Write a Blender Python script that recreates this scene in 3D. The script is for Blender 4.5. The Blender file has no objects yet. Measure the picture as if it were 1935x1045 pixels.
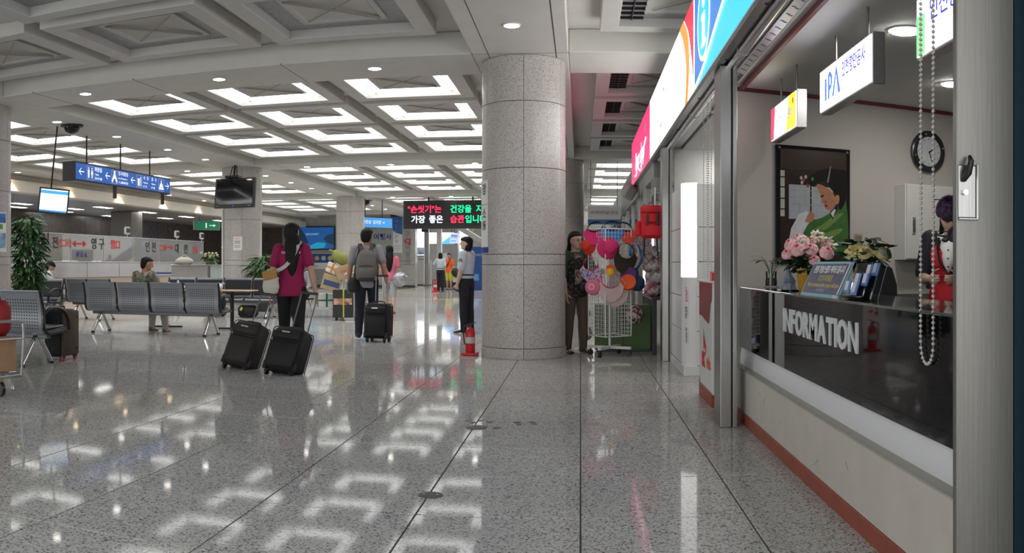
import bpy, bmesh, math, random
from mathutils import Matrix, Vector, Euler, Quaternion
from mathutils import noise as mnoise

random.seed(11)
PI = math.pi
R = math.radians
sc = bpy.context.scene
COL = sc.collection

# ------------------------------------------------------------------ camera
# The photograph is a stitched panorama: a cylindrical lens standing 1.14 m above the floor.
FPX, CXP, CYP, IW, IH = 1650.0, 1097.0, 502.0, 1935.0, 1045.0
cam_data = bpy.data.cameras.new('camera')
cam = bpy.data.objects.new('camera', cam_data)
COL.objects.link(cam)
cam.location = (0, 0, 1.14)
cam.rotation_euler = (PI / 2, 0, 0)
cam_data.type = 'PANO'
cam_data.panorama_type = 'CENTRAL_CYLINDRICAL'
cam_data.central_cylindrical_range_u_min = -CXP / FPX
cam_data.central_cylindrical_range_u_max = (IW - CXP) / FPX
cam_data.central_cylindrical_range_v_min = -(IH - CYP) / FPX
cam_data.central_cylindrical_range_v_max = CYP / FPX
cam_data.central_cylindrical_radius = 1.0
cam_data.clip_start = 0.02
cam_data.clip_end = 300
sc.camera = cam

# ------------------------------------------------------------------ world, exposure
world = bpy.data.worlds.new('daylight')
sc.world = world
world.use_nodes = True
bg = world.node_tree.nodes['Background']
bg.inputs[0].default_value = (0.97, 0.975, 0.97, 1)
bg.inputs[1].default_value = 1.85
vs = sc.view_settings
vs.view_transform = 'Standard'
vs.look = 'None'
vs.exposure = 0.2
vs.gamma = 1.0
vs.use_curve_mapping = False
LIGHT_PANEL = 6.0      # fluorescent coffers
LIGHT_SPOT = 30.0      # recessed downlights
try:
    sc.cycles.max_bounces = 6
    sc.cycles.diffuse_bounces = 4
    sc.cycles.glossy_bounces = 3
    sc.cycles.transmission_bounces = 4
    sc.cycles.transparent_max_bounces = 6
    sc.cycles.use_adaptive_sampling = True
    sc.cycles.adaptive_threshold = 0.04
    sc.cycles.caustics_reflective = False
    sc.cycles.caustics_refractive = False
    sc.cycles.use_denoising = True
    sc.cycles.sample_clamp_indirect = 6.0
except Exception:
    pass

# ------------------------------------------------------------------ materials
MATS = {}


def new_mat(name):
    m = bpy.data.materials.new(name)
    m.use_nodes = True
    nt = m.node_tree
    return m, nt, nt.nodes['Principled BSDF']


def mat(name, col, rough=0.5, metal=0.0, var=0.06, scale=30.0, bump=0.0, spec=None, alpha=None, trans=None, coat=0.0, stretch=None):
    """plain procedural surface: base colour broken up by noise, optional fine relief"""
    if name in MATS:
        return MATS[name]
    m, nt, b = new_mat(name)
    tc = nt.nodes.new('ShaderNodeTexCoord')
    nz = nt.nodes.new('ShaderNodeTexNoise')
    nz.inputs['Scale'].default_value = scale
    nz.inputs['Detail'].default_value = 3
    if stretch:
        mp = nt.nodes.new('ShaderNodeMapping')
        mp.inputs['Scale'].default_value = stretch
        nt.links.new(tc.outputs['Object'], mp.inputs['Vector'])
        nt.links.new(mp.outputs['Vector'], nz.inputs['Vector'])
    else:
        nt.links.new(tc.outputs['Object'], nz.inputs['Vector'])
    rp = nt.nodes.new('ShaderNodeValToRGB')
    rp.color_ramp.elements[0].position = 0.3
    rp.color_ramp.elements[1].position = 0.7
    lo = [max(0, c * (1 - var)) for c in col[:3]]
    hi = [min(1, c * (1 + var)) for c in col[:3]]
    rp.color_ramp.elements[0].color = (*lo, 1)
    rp.color_ramp.elements[1].color = (*hi, 1)
    nt.links.new(nz.outputs['Fac'], rp.inputs['Fac'])
    nt.links.new(rp.outputs['Color'], b.inputs['Base Color'])
    b.inputs['Roughness'].default_value = rough
    b.inputs['Metallic'].default_value = metal
    if spec is not None:
        b.inputs['Specular IOR Level'].default_value = spec
    if coat:
        b.inputs['Coat Weight'].default_value = coat
        b.inputs['Coat Roughness'].default_value = 0.05
    if alpha is not None:
        b.inputs['Alpha'].default_value = alpha
    if trans is not None:
        b.inputs['Transmission Weight'].default_value = trans
    if bump:
        bp = nt.nodes.new('ShaderNodeBump')
        bp.inputs['Strength'].default_value = bump
        bp.inputs['Distance'].default_value = 0.01
        nt.links.new(nz.outputs['Fac'], bp.inputs['Height'])
        nt.links.new(bp.outputs['Normal'], b.inputs['Normal'])
    MATS[name] = m
    return m


def emit(name, col, strength, base=None):
    if name in MATS:
        return MATS[name]
    m, nt, b = new_mat(name)
    b.inputs['Base Color'].default_value = (*(base or col), 1)
    b.inputs['Emission Color'].default_value = (*col, 1)
    b.inputs['Emission Strength'].default_value = strength
    b.inputs['Roughness'].default_value = 0.3
    if strength < 1.55:
        m.cycles.emission_sampling = 'NONE'     # dim lettering glows but is not sampled as a lamp
    MATS[name] = m
    return m


def granite(name, light, mid, dark, rough=0.35, sscale=110.0, tile_var=0.0, coat=0.0, gray=0.25, spec=0.5, ior=1.5):
    """speckled stone: coarse and fine grains, plus a per-slab tone"""
    if name in MATS:
        return MATS[name]
    m, nt, b = new_mat(name)
    L = nt.links
    tc = nt.nodes.new('ShaderNodeTexCoord')
    geo = nt.nodes.new('ShaderNodeNewGeometry')
    v = nt.nodes.new('ShaderNodeTexVoronoi')
    v.inputs['Scale'].default_value = sscale
    L.new(geo.outputs['Position'], v.inputs['Vector'])
    sep = nt.nodes.new('ShaderNodeSeparateColor')
    L.new(v.outputs['Color'], sep.inputs['Color'])
    rp = nt.nodes.new('ShaderNodeValToRGB')
    cr = rp.color_ramp
    cr.interpolation = 'LINEAR'
    cr.elements[0].position = 0.0
    cr.elements[0].color = (*dark, 1)
    cr.elements[1].position = 1.0
    cr.elements[1].color = (*light, 1)
    e = cr.elements.new(gray)
    e.color = (*mid, 1)
    L.new(sep.outputs['Red'], rp.inputs['Fac'])
    nz = nt.nodes.new('ShaderNodeTexNoise')
    nz.inputs['Scale'].default_value = 1.3
    nz.inputs['Detail'].default_value = 4
    L.new(geo.outputs['Position'], nz.inputs['Vector'])
    oi = nt.nodes.new('ShaderNodeObjectInfo')
    m1 = nt.nodes.new('ShaderNodeMath')
    m1.operation = 'MULTIPLY_ADD'
    m1.inputs[1].default_value = tile_var
    m1.inputs[2].default_value = 1.0 - tile_var * 0.5
    L.new(oi.outputs['Random'], m1.inputs[0])
    m2 = nt.nodes.new('ShaderNodeMath')
    m2.operation = 'MULTIPLY_ADD'
    m2.inputs[1].default_value = 0.16
    m2.inputs[2].default_value = 0.92
    L.new(nz.outputs['Fac'], m2.inputs[0])
    m3 = nt.nodes.new('ShaderNodeMath')
    m3.operation = 'MULTIPLY'
    L.new(m1.outputs[0], m3.inputs[0])
    L.new(m2.outputs[0], m3.inputs[1])
    vm = nt.nodes.new('ShaderNodeVectorMath')
    vm.operation = 'SCALE'
    L.new(rp.outputs['Color'], vm.inputs[0])
    L.new(m3.outputs[0], vm.inputs['Scale'])
    L.new(vm.outputs['Vector'], b.inputs['Base Color'])
    b.inputs['Roughness'].default_value = rough
    b.inputs['Specular IOR Level'].default_value = spec
    b.inputs['IOR'].default_value = ior
    if coat:
        b.inputs['Coat Weight'].default_value = coat
        b.inputs['Coat Roughness'].default_value = 0.03
    MATS[name] = m
    return m


def perforated(name, col, pitch=0.042, hole=0.30, rough=0.4, metal=0.5, mu=0.05, mv=0.05, w=0.5, h=0.45):
    """sheet metal with rows of punched holes, laid out in the sheet's own UV metres"""
    if name in MATS:
        return MATS[name]
    m, nt, b = new_mat(name)
    L = nt.links
    uv = nt.nodes.new('ShaderNodeUVMap')
    sx = nt.nodes.new('ShaderNodeSeparateXYZ')
    L.new(uv.outputs['UV'], sx.inputs[0])

    def M(op, a, bb=None, c=None):
        n = nt.nodes.new('ShaderNodeMath')
        n.operation = op
        for i, q in enumerate((a, bb, c)):
            if q is None:
                continue
            if isinstance(q, (int, float)):
                n.inputs[i].default_value = q
            else:
                L.new(q, n.inputs[i])
        return n.outputs[0]
    fu = M('SUBTRACT', M('FRACT', M('DIVIDE', sx.outputs['X'], pitch)), 0.5)
    fv = M('SUBTRACT', M('FRACT', M('DIVIDE', sx.outputs['Y'], pitch)), 0.5)
    d = M('SQRT', M('ADD', M('MULTIPLY', fu, fu), M('MULTIPLY', fv, fv)))
    inh = M('LESS_THAN', d, hole)
    inu = M('MULTIPLY', M('GREATER_THAN', sx.outputs['X'], mu), M('LESS_THAN', sx.outputs['X'], w - mu))
    inv = M('MULTIPLY', M('GREATER_THAN', sx.outputs['Y'], mv), M('LESS_THAN', sx.outputs['Y'], h - mv))
    fac = M('MULTIPLY', inh, M('MULTIPLY', inu, inv))
    mx = nt.nodes.new('ShaderNodeMix')
    mx.data_type = 'RGBA'
    L.new(fac, mx.inputs['Factor'])
    mx.inputs[6].default_value = (*col, 1)
    mx.inputs[7].default_value = (0.02, 0.02, 0.025, 1)
    L.new(mx.outputs[2], b.inputs['Base Color'])
    b.inputs['Roughness'].default_value = rough
    b.inputs['Metallic'].default_value = metal
    MATS[name] = m
    return m


# ------------------------------------------------------------------ mesh builder
def rotm(rot):
    return Euler(rot, 'XYZ').to_matrix()


class MB:
    """collects closed shapes and links them as one mesh object"""

    def __init__(s):
        s.v, s.f, s.m, s.uv = [], [], [], {}
        s.mi = 0

    def add(s, vs_, fs_, M=None):
        o = len(s.v)
        if M is not None:
            vs_ = [M @ Vector(p) for p in vs_]
        s.v.extend([tuple(p) for p in vs_])
        for f in fs_:
            s.f.append(tuple(i + o for i in f))
            s.m.append(s.mi)
        return s

    def box(s, c, d, rot=None, ch=0.0):
        hx, hy, hz = d[0] / 2, d[1] / 2, d[2] / 2
        Rm = rotm(rot) if rot else Matrix.Identity(3)
        c = Vector(c)
        if ch <= 0:
            vs_ = [(x, y, z) for x in (-hx, hx) for y in (-hy, hy) for z in (-hz, hz)]
            fs_ = [(0, 1, 3, 2), (4, 6, 7, 5), (0, 4, 5, 1), (2, 3, 7, 6), (0, 2, 6, 4), (1, 5, 7, 3)]
        else:
            ch = min(ch, hx * .98, hy * .98, hz * .98)
            vs_, idx = [], {}
            for a in (-1, 1):
                for b_ in (-1, 1):
                    for g in (-1, 1):
                        for k in range(3):
                            p = [a * (hx - ch), b_ * (hy - ch), g * (hz - ch)]
                            p[k] += (a, b_, g)[k] * ch
                            idx[(a, b_, g, k)] = len(vs_)
                            vs_.append(tuple(p))
            fs_ = []
            I = idx
            for k in range(3):
                u, w = [(1, 2), (2, 0), (0, 1)][k]
                for sgn in (-1, 1):
                    q = []
                    for (p1, p2) in ((-1, -1), (1, -1), (1, 1), (-1, 1)):
                        t = [0, 0, 0]
                        t[k] = sgn
                        t[u] = p1
                        t[w] = p2
                        q.append(I[(*t, k)])
                    fs_.append(tuple(q if sgn > 0 else q[::-1]))
            for k in range(3):
                u, w = [(1, 2), (2, 0), (0, 1)][k]
                for p1 in (-1, 1):
                    for p2 in (-1, 1):
                        t0 = [0, 0, 0]
                        t0[k] = -1
                        t0[u] = p1
                        t0[w] = p2
                        t1 = list(t0)
                        t1[k] = 1
                        q = [I[(*t0, u)], I[(*t1, u)], I[(*t1, w)], I[(*t0, w)]]
                        fs_.append(tuple(q if p1 * p2 < 0 else q[::-1]))
            for a in (-1, 1):
                for b_ in (-1, 1):
                    for g in (-1, 1):
                        q = [I[(a, b_, g, 0)], I[(a, b_, g, 1)], I[(a, b_, g, 2)]]
                        fs_.append(tuple(q if a * b_ * g > 0 else q[::-1]))
        s.add([c + Rm @ Vector(p) for p in vs_], fs_)
        return s

    def bx(s, x0, x1, y0, y1, z0, z1, ch=0.0):
        return s.box(((x0 + x1) / 2, (y0 + y1) / 2, (z0 + z1) / 2), (abs(x1 - x0), abs(y1 - y0), abs(z1 - z0)), None, ch)

    def ring(s, c, ax, ux, r, n, ry=None):
        ry = r if ry is None else ry
        vy = ax.cross(ux).normalized()
        return [c + ux * (r * math.cos(2 * PI * i / n)) + vy * (ry * math.sin(2 * PI * i / n)) for i in range(n)]

    def loft(s, rings, closed=False, caps=True):
        n = len(rings[0])
        vs_ = [p for r in rings for p in r]
        fs_ = []
        m = len(rings)
        for j in range(m if closed else m - 1):
            a, b_ = j * n, ((j + 1) % m) * n
            for i in range(n):
                k = (i + 1) % n
                fs_.append((a + i, a + k, b_ + k, b_ + i))
        if caps and not closed:
            fs_.append(tuple(range(n))[::-1])
            fs_.append(tuple((m - 1) * n + i for i in range(n)))
        return s.add(vs_, fs_)

    def cyl(s, p0, p1, r0, r1=None, n=12):
        p0, p1 = Vector(p0), Vector(p1)
        r1 = r0 if r1 is None else r1
        ax = (p1 - p0).normalized()
        ux = ax.orthogonal().normalized()
        return s.loft([s.ring(p0, ax, ux, r0, n), s.ring(p1, ax, ux, r1, n)])

    def tube(s, pts, r, n=8, closed=False):
        P = [Vector(p) for p in pts]
        m = len(P)
        rings = []
        prev = None
        for i in range(m):
            if closed:
                t = (P[(i + 1) % m] - P[i - 1]).normalized()
            else:
                t = (P[min(i + 1, m - 1)] - P[max(i - 1, 0)]).normalized()
            if prev is None:
                u = t.orthogonal().normalized()
            else:
                u = (prev - t * prev.dot(t))
                u = u.normalized() if u.length > 1e-6 else t.orthogonal().normalized()
            prev = u
            rr = r[i] if isinstance(r, (list, tuple)) else r
            rings.append(s.ring(P[i], t, u, rr, n))
        return s.loft(rings, closed=closed)

    def lathe(s, prof, c=(0, 0, 0), n=24, sx=1.0, sy=1.0):
        """prof: (radius, z) from bottom to top"""
        c = Vector(c)
        rings = [[c + Vector((sx * r * math.cos(2 * PI * i / n), sy * r * math.sin(2 * PI * i / n), z)) for i in range(n)] for r, z in prof]
        return s.loft(rings)

    def ell(s, c, r, n=12, m=8, rot=None):
        c = Vector(c)
        Rm = rotm(rot) if rot else Matrix.Identity(3)
        rings = []
        for j in range(m + 1):
            a = -PI / 2 + PI * j / m
            rr = max(math.cos(a), 0.02)
            rings.append([c + Rm @ Vector((r[0] * rr * math.cos(2 * PI * i / n), r[1] * rr * math.sin(2 * PI * i / n), r[2] * math.sin(a))) for i in range(n)])
        return s.loft(rings)

    def prism(s, poly, z0, z1, M=None):
        """poly in xy, extruded in z"""
        n = len(poly)
        a = sum(poly[i][0] * poly[(i + 1) % n][1] - poly[(i + 1) % n][0] * poly[i][1] for i in range(n))
        if a < 0:
            poly = poly[::-1]
        vs_ = [(x, y, z0) for x, y in poly] + [(x, y, z1) for x, y in poly]
        fs_ = [tuple(range(n))[::-1], tuple(range(n, 2 * n))] + [(i, (i + 1) % n, n + (i + 1) % n, n + i) for i in range(n)]
        return s.add(vs_, fs_, M)

    def build(s, name, mats, parent=None, smooth=False, loc=None, rot=None):
        me = bpy.data.meshes.new(name)
        me.from_pydata(s.v, [], s.f)
        if not isinstance(mats, (list, tuple)):
            mats = [mats]
        for m_ in mats:
            me.materials.append(m_)
        if len(mats) > 1:
            me.polygons.foreach_set('material_index', s.m)
        if smooth:
            smooth_mesh(me, smooth)
        me.update()
        return link(name, me, parent, loc, rot)


def smooth_mesh(me, ang=True):
    me.polygons.foreach_set('use_smooth', [True] * len(me.polygons))
    a = 0.7 if ang is True else ang
    try:
        me.set_sharp_from_angle(angle=a)
    except Exception:
        pass


def link(name, data, parent=None, loc=None, rot=None):
    o = bpy.data.objects.new(name, data)
    COL.objects.link(o)
    if parent is not None:
        o.parent = parent
    if loc is not None:
        o.location = loc
    if rot is not None:
        o.rotation_euler = rot
    return o


def tag(o, label=None, cat=None, group=None, kind=None):
    if label:
        o['label'] = label
    if cat:
        o['category'] = cat
    if group:
        o['group'] = group
    if kind:
        o['kind'] = kind
    return o


def thing(name, label, cat, loc=(0, 0, 0), rz=0.0, group=None, M=None):
    o = bpy.data.objects.new(name, None)
    COL.objects.link(o)
    o.empty_display_size = 0.1
    if M is not None:
        o.matrix_world = M
    else:
        o.location = loc
        o.rotation_euler = (0, 0, rz)
    return tag(o, label, cat, group)


def frame(o, u, v):
    """a flat thing's own axes: x to the reader's right, y up, z out of the face"""
    o, u, v = Vector(o), Vector(u).normalized(), Vector(v).normalized()
    w = u.cross(v).normalized()
    v = w.cross(u).normalized()
    return Matrix(((u.x, v.x, w.x, o.x), (u.y, v.y, w.y, o.y), (u.z, v.z, w.z, o.z), (0, 0, 0, 1)))


def copy_tree(root, loc=None, rz=None, label=None, group=None):
    r = root.copy()
    COL.objects.link(r)
    if loc is not None:
        r.location = loc
    if rz is not None:
        r.rotation_euler = (0, 0, rz)
    if label:
        r['label'] = label
    if group:
        r['group'] = group
    for ch in list(root.children):
        c = ch.copy()
        COL.objects.link(c)
        c.parent = r
        for g in list(ch.children):
            d = g.copy()
            COL.objects.link(d)
            d.parent = c
    return r


def structure(o):
    o['kind'] = 'structure'
    return o


TXT = None


def text(s, size, m, parent, x=0.0, y=0.0, z=0.002, align='LEFT', bold=0.0, name='lettering', sx=1.0, ext=0.001, shear=0.0, M=None):
    """flat lettering as a mesh, in the parent's own xy plane"""
    global TXT
    if TXT is None:
        TXT = bpy.data.objects.new('type_setter', bpy.data.curves.new('type_setter', 'FONT'))
    cu = TXT.data
    cu.body = s
    cu.size = size
    cu.align_x = align
    cu.align_y = 'CENTER'
    cu.offset = bold
    cu.extrude = ext
    cu.shear = shear
    cu.resolution_u = 3
    me = bpy.data.meshes.new_from_object(TXT)
    me.name = 'lettering'
    for p in me.vertices:
        p.co.x *= sx
    if M is not None:
        me.transform(M)
    me.materials.clear()
    me.materials.append(m)
    o = link(name, me, parent, (x, y, z))
    return o


def wbox(name, m, x0, x1, y0, y1, z0, z1, parent=None, ch=0.0):
    """a part given by its extents; with a parent the extents are in the parent's axes"""
    return MB().bx(x0, x1, y0, y1, z0, z1, ch).build(name, m, parent)


# common materials
M_white = mat('white_paint', (0.78, 0.78, 0.76), 0.5, var=0.03)
M_ceil = mat('ceiling_paint', (0.62, 0.61, 0.57), 0.55, var=0.03, scale=3)
M_rim = mat('coffer_paint', (0.56, 0.55, 0.52), 0.5, var=0.03, scale=4)
M_pan = mat('coffer_panel', (0.52, 0.51, 0.48), 0.6, var=0.03, scale=6)
M_dark = mat('dark_gap', (0.03, 0.03, 0.03), 0.8)
M_black = mat('black_plastic', (0.012, 0.012, 0.014), 0.35)
M_blackm = mat('black_metal', (0.02, 0.02, 0.022), 0.4, 0.4)
M_steel = mat('brushed_steel', (0.40, 0.40, 0.39), 0.28, 0.95, var=0.12, scale=6, stretch=(40, 40, 0.6))
M_steeld = mat('dull_steel', (0.26, 0.26, 0.26), 0.32, 0.9, var=0.12, scale=6, stretch=(40, 40, 0.6))
M_chrome = mat('chrome', (0.75, 0.75, 0.76), 0.12, 1.0, var=0.02)
M_alu = mat('aluminium', (0.55, 0.55, 0.56), 0.35, 0.9, var=0.04)
M_rubber = mat('rubber', (0.02, 0.02, 0.02), 0.7)
M_red = mat('red_paint', (0.62, 0.02, 0.03), 0.35)
M_paper = mat('paper', (0.82, 0.82, 0.80), 0.7, var=0.02)
M_glass = None


def glass(name, col=(0.9, 0.95, 0.95), alpha=0.12, rough=0.03, painted_sheen=0.0):
    """thin pane: mostly clear, keeps its mirror glint"""
    if name in MATS:
        return MATS[name]
    m, nt, b = new_mat(name)
    nt.nodes.remove(b)
    out = nt.nodes['Material Output']
    tr = nt.nodes.new('ShaderNodeBsdfTransparent')
    tr.inputs[0].default_value = (*col, 1)
    gl = nt.nodes.new('ShaderNodeBsdfGlossy')
    gl.inputs['Roughness'].default_value = rough
    fr = nt.nodes.new('ShaderNodeFresnel')
    fr.inputs[0].default_value = 1.45
    ad = nt.nodes.new('ShaderNodeMath')
    ad.operation = 'ADD'
    ad.inputs[1].default_value = alpha * 0.3
    nt.links.new(fr.outputs[0], ad.inputs[0])
    mx = nt.nodes.new('ShaderNodeMixShader')
    nt.links.new(ad.outputs[0], mx.inputs[0])
    nt.links.new(tr.outputs[0], mx.inputs[1])
    nt.links.new(gl.outputs[0], mx.inputs[2])
    last = mx
    if painted_sheen:
        df = nt.nodes.new('ShaderNodeBsdfDiffuse')
        df.inputs[0].default_value = (0.62, 0.62, 0.62, 1)
        m2 = nt.nodes.new('ShaderNodeMixShader')
        m2.inputs[0].default_value = painted_sheen
        nt.links.new(mx.outputs[0], m2.inputs[1])
        nt.links.new(df.outputs[0], m2.inputs[2])
        last = m2
    nt.links.new(last.outputs[0], out.inputs[0])
    MATS[name] = m
    return m


M_glass = glass('clear_glass')
# ================================================================== FLOOR
M_floor = granite('floor_granite', (0.66, 0.645, 0.625), (0.50, 0.485, 0.47), (0.10, 0.10, 0.10), rough=0.05, sscale=120, tile_var=0.08, gray=0.3, spec=0.5, ior=1.115)
M_grout = mat('grout', (0.07, 0.065, 0.06), 0.8)
TP, TX0, TY0 = 0.752, 0.0, 3.93
floor = structure(wbox('floor', M_grout, -20, 4.5, -4, 64, -0.12, -0.004))
tile_mb = MB().box((0, 0, -0.02), (TP - 0.008, TP - 0.008, 0.04), None, 0.0015)
tile_me = None
cells = []
for i in range(-27, 6):
    for j in range(-11, 80):
        cx_, cy_ = TX0 + (i + 0.5) * TP, TY0 + (j + 0.5) * TP
        if -20 < cx_ < 4.3 and -4 < cy_ < 63.5:
            cells.append((cx_, cy_))
near = []
for c in cells:
    r_ = math.hypot(*c)
    if c[1] < 1.5 or r_ < 2.9 or c[0] > 1.5:
        continue
    a = math.atan2(c[0], c[1]) * FPX + CXP
    if -60 < a < IW + 60:
        near.append((r_, c))
near.sort()
near = set(c for _, c in near[:300])
first_tile = None
for c in cells:
    if c in near:
        if first_tile is None:
            first_tile = tile_mb.build('tile', M_floor, floor, loc=(c[0], c[1], 0))
        else:
            link('tile', first_tile.data, floor, (c[0], c[1], 0))
fm = MB()
for c in cells:
    if c not in near:
        fm.bx(c[0] - TP / 2 + .003, c[0] + TP / 2 - .003, c[1] - TP / 2 + .003, c[1] + TP / 2 - .003, -0.04, 0)
tag(fm.build('far_tiles', M_floor, floor), kind='stuff')
M_yel = mat('yellow_tape', (0.75, 0.55, 0.12), 0.4)
for (a, b_) in (((-8.4, 33.0), (-7.9, 56.0)), ((-7.6, 29.9), (-1.6, 28.6))):
    ln = MB()
    d = (Vector(b_) - Vector(a)).normalized()
    n_ = Vector((-d.y, d.x)) * 0.05
    A, Bv = Vector(a), Vector(b_)
    ln.add([(A.x - n_.x, A.y - n_.y, .001), (Bv.x - n_.x, Bv.y - n_.y, .001), (Bv.x + n_.x, Bv.y + n_.y, .001), (A.x + n_.x, A.y + n_.y, .001)], [(0, 1, 2, 3)])
    ln.build('yellow_line', M_yel, floor)
# steel drain caps in the middle joint line, and footmarks beside one
M_drain = mat('drain_cap', (0.12, 0.11, 0.10), 0.6, 0.0, var=0.2, scale=60)
for k, (x, y, r_) in enumerate(((-0.74, 4.27, 0.062), (-0.73, 6.10, 0.075))):
    d = thing('drain_cap', ['round grey drain cap in the floor joint nearest the viewer', 'round grey drain cap in the floor joint in front of the column'][k], 'drain cap', (x, y, 0))
    MB().lathe([(r_, -0.01), (r_, 0.002), (r_ * 0.93, 0.0035), (r_ * 0.2, 0.004)], n=28).build('cap', M_drain, d, True)
    for s_ in (-1, 1):
        MB().lathe([(0.006, 0.003), (0.006, 0.006), (0.003, 0.0065)], (s_ * r_ * 0.55, 0, 0), 10).build('screw', M_steel, d)
M_wet = mat('damp_mark', (0.10, 0.085, 0.075), 0.5)
mb = MB()
for x, y, rr in ((-0.83, 6.36, .02), (-0.78, 6.30, .024), (-0.73, 6.38, .02), (-0.66, 6.32, .03), (-0.46, 6.33, .03), (-0.44, 6.25, .022), (-0.35, 6.34, .026), (-0.33, 6.27, .02), (-0.59, 6.1, .03)):
    mb.lathe([(rr, -0.001), (rr, 0.0008), (rr * .5, 0.001)], (x, y, 0), 14, 1.0, 1.5)
tag(mb.build('damp_marks', M_wet, floor), kind='stuff')

# ================================================================== CEILING
ZB, ZC = 3.70, 3.99
ceiling = structure(wbox('ceiling', M_ceil, -14.9, 4.5, -3, 62, ZC, ZC + 0.1))
XB = [-0.73, -8.75]
YB = [0.64, 11.06, 21.4, 31.7, 42.0, 52.3]
tn = [0]


def trim(m, *e, ch=0.012):
    tn[0] += 1
    return structure(wbox('trim_%d' % tn[0], m, *e, ch=ch))


for xb in XB:
    trim(M_ceil, xb - 0.585, xb + 0.585, -3, 60, ZB, ZC - 0.001)
for yb in YB:
    for x0, x1 in ((-13.95, -9.336), (-8.164, -1.316), (-0.144, 4.4)):
        trim(M_ceil, x0, x1, yb - 0.57, yb + 0.57, ZB + 0.004, ZC - 0.001)
# seams of the beam cladding
seam = MB()
for yb in YB[1:3]:
    for x in (-3.75, -5.9, -7.6):
        seam.bx(x - .004, x + .004, yb - .572, yb + .572, ZB + .0025, ZB + .02)
seam.bx(-1.12, -1.112, -3, 60, ZB - .0015, ZB + .01)
seam.bx(-0.302, -0.29, -3, 60, ZB - .0015, ZB + .01)
for yb in YB:
    seam.bx(-1.315, -0.145, yb - 0.562, yb - 0.556, ZB - .0015, ZB + .01)
tag(seam.build('panel_seams', M_dark, ceiling), kind='stuff')

# coffers: rim, light trough, middle panel, cross braces
E_panel = emit('fluorescent_panel', (0.98, 0.99, 0.975), LIGHT_PANEL)
M_unlit = mat('unlit_louvre', (0.33, 0.33, 0.33), 0.45, 0.2, var=0.25, scale=40)
M_brace = mat('brace_bar', (0.30, 0.28, 0.25), 0.6)


def coffer(lit, louvre=False):
    c = thing('ceiling_coffer', 'square ceiling coffer', 'ceiling light', (0, 0, 0))
    o, i_, zt, zb = 0.97, 0.76, ZC, ZC - 0.16
    rim = MB()
    rim.bx(-o, o, -o, -i_, zb, zt, .008).bx(-o, o, i_, o, zb, zt, .008).bx(-o, -i_, -i_, i_, zb, zt, .008).bx(i_, o, -i_, i_, zb, zt, .008)
    rim.build('rim', M_rim, c)
    p = 0.49
    zd = ZC - 0.055
    tr = MB()
    for x0, x1, y0, y1 in ((-i_, i_, -i_, -p), (-i_, i_, p, i_), (-i_, -p, -p, p), (p, i_, -p, p)):
        tr.bx(x0, x1, y0, y1, zd, zd + .03)
    tr.m = [1 if q % 6 == 4 else 0 for q in range(len(tr.f))]        # only the diffuser face below gives light
    t_ = tr.build('light_trough' if lit else 'trough', [M_rim, E_panel if lit else M_unlit], c)
    if louvre or lit:
        lv = MB()
        for s_ in (-1, 1):
            for k in range(9):
                y = -0.7 + k * 0.175
                lv.bx(s_ * 0.615 - 0.13, s_ * 0.615 + 0.13, y - .006, y + .006, zd - .03, zd)
            lv.bx(s_ * 0.615 - .005, s_ * 0.615 + .005, -i_, i_, zd - .03, zd)
        tag(lv.build('louvre', M_alu if lit else M_blackm, t_), kind='stuff')
    pn = MB()
    zp = ZC - 0.078
    pn.loft([[Vector((x, y, ZC)) for x, y in ((-p, -p), (p, -p), (p, p), (-p, p))][::-1],
             [Vector((x, y, zp)) for x, y in ((-p, -p), (p, -p), (p, p), (-p, p))][::-1],
             [Vector((x, y, zp)) for x, y in ((-.43, -.43), (.43, -.43), (.43, .43), (-.43, .43))][::-1],
             [Vector((x, y, zp + .015)) for x, y in ((-.41, -.41), (.41, -.41), (.41, .41), (-.41, .41))][::-1],
             [Vector((x, y, zp + .035)) for x, y in ((-.01, -.01), (.01, -.01), (.01, .01), (-.01, .01))][::-1]])
    pn.build('middle_panel', M_pan, c)
    br = MB()
    br.box((0, 0, zp - .004), (1.2, .03, .024), (0, 0, R(45)))
    br.build('brace', M_brace, c)
    br = MB()
    br.box((0, 0, zp + .004), (1.15, .008, .008), (0, 0, R(-45)))
    br.build('wire', M_brace, c)
    return c


XA, XL, XR = [-2.64, -4.81, -6.97], [-10.67, -12.84], [1.19, 3.36]
rows = lambda y0: [y0 + 1.83, y0 + 4.03, y0 + 6.23, y0 + 8.43]
lit0, dark0, grille0 = coffer(True), coffer(False), coffer(False, True)
used = {id(lit0): 0, id(dark0): 0, id(grille0): 0}


def put(proto, x, y, lab, grp):
    if not used[id(proto)]:
        used[id(proto)] = 1
        proto.location = (x, y, 0)
        proto['label'], proto['group'] = lab, grp
        return proto
    return copy_tree(proto, (x, y, 0), None, lab, grp)


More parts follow.
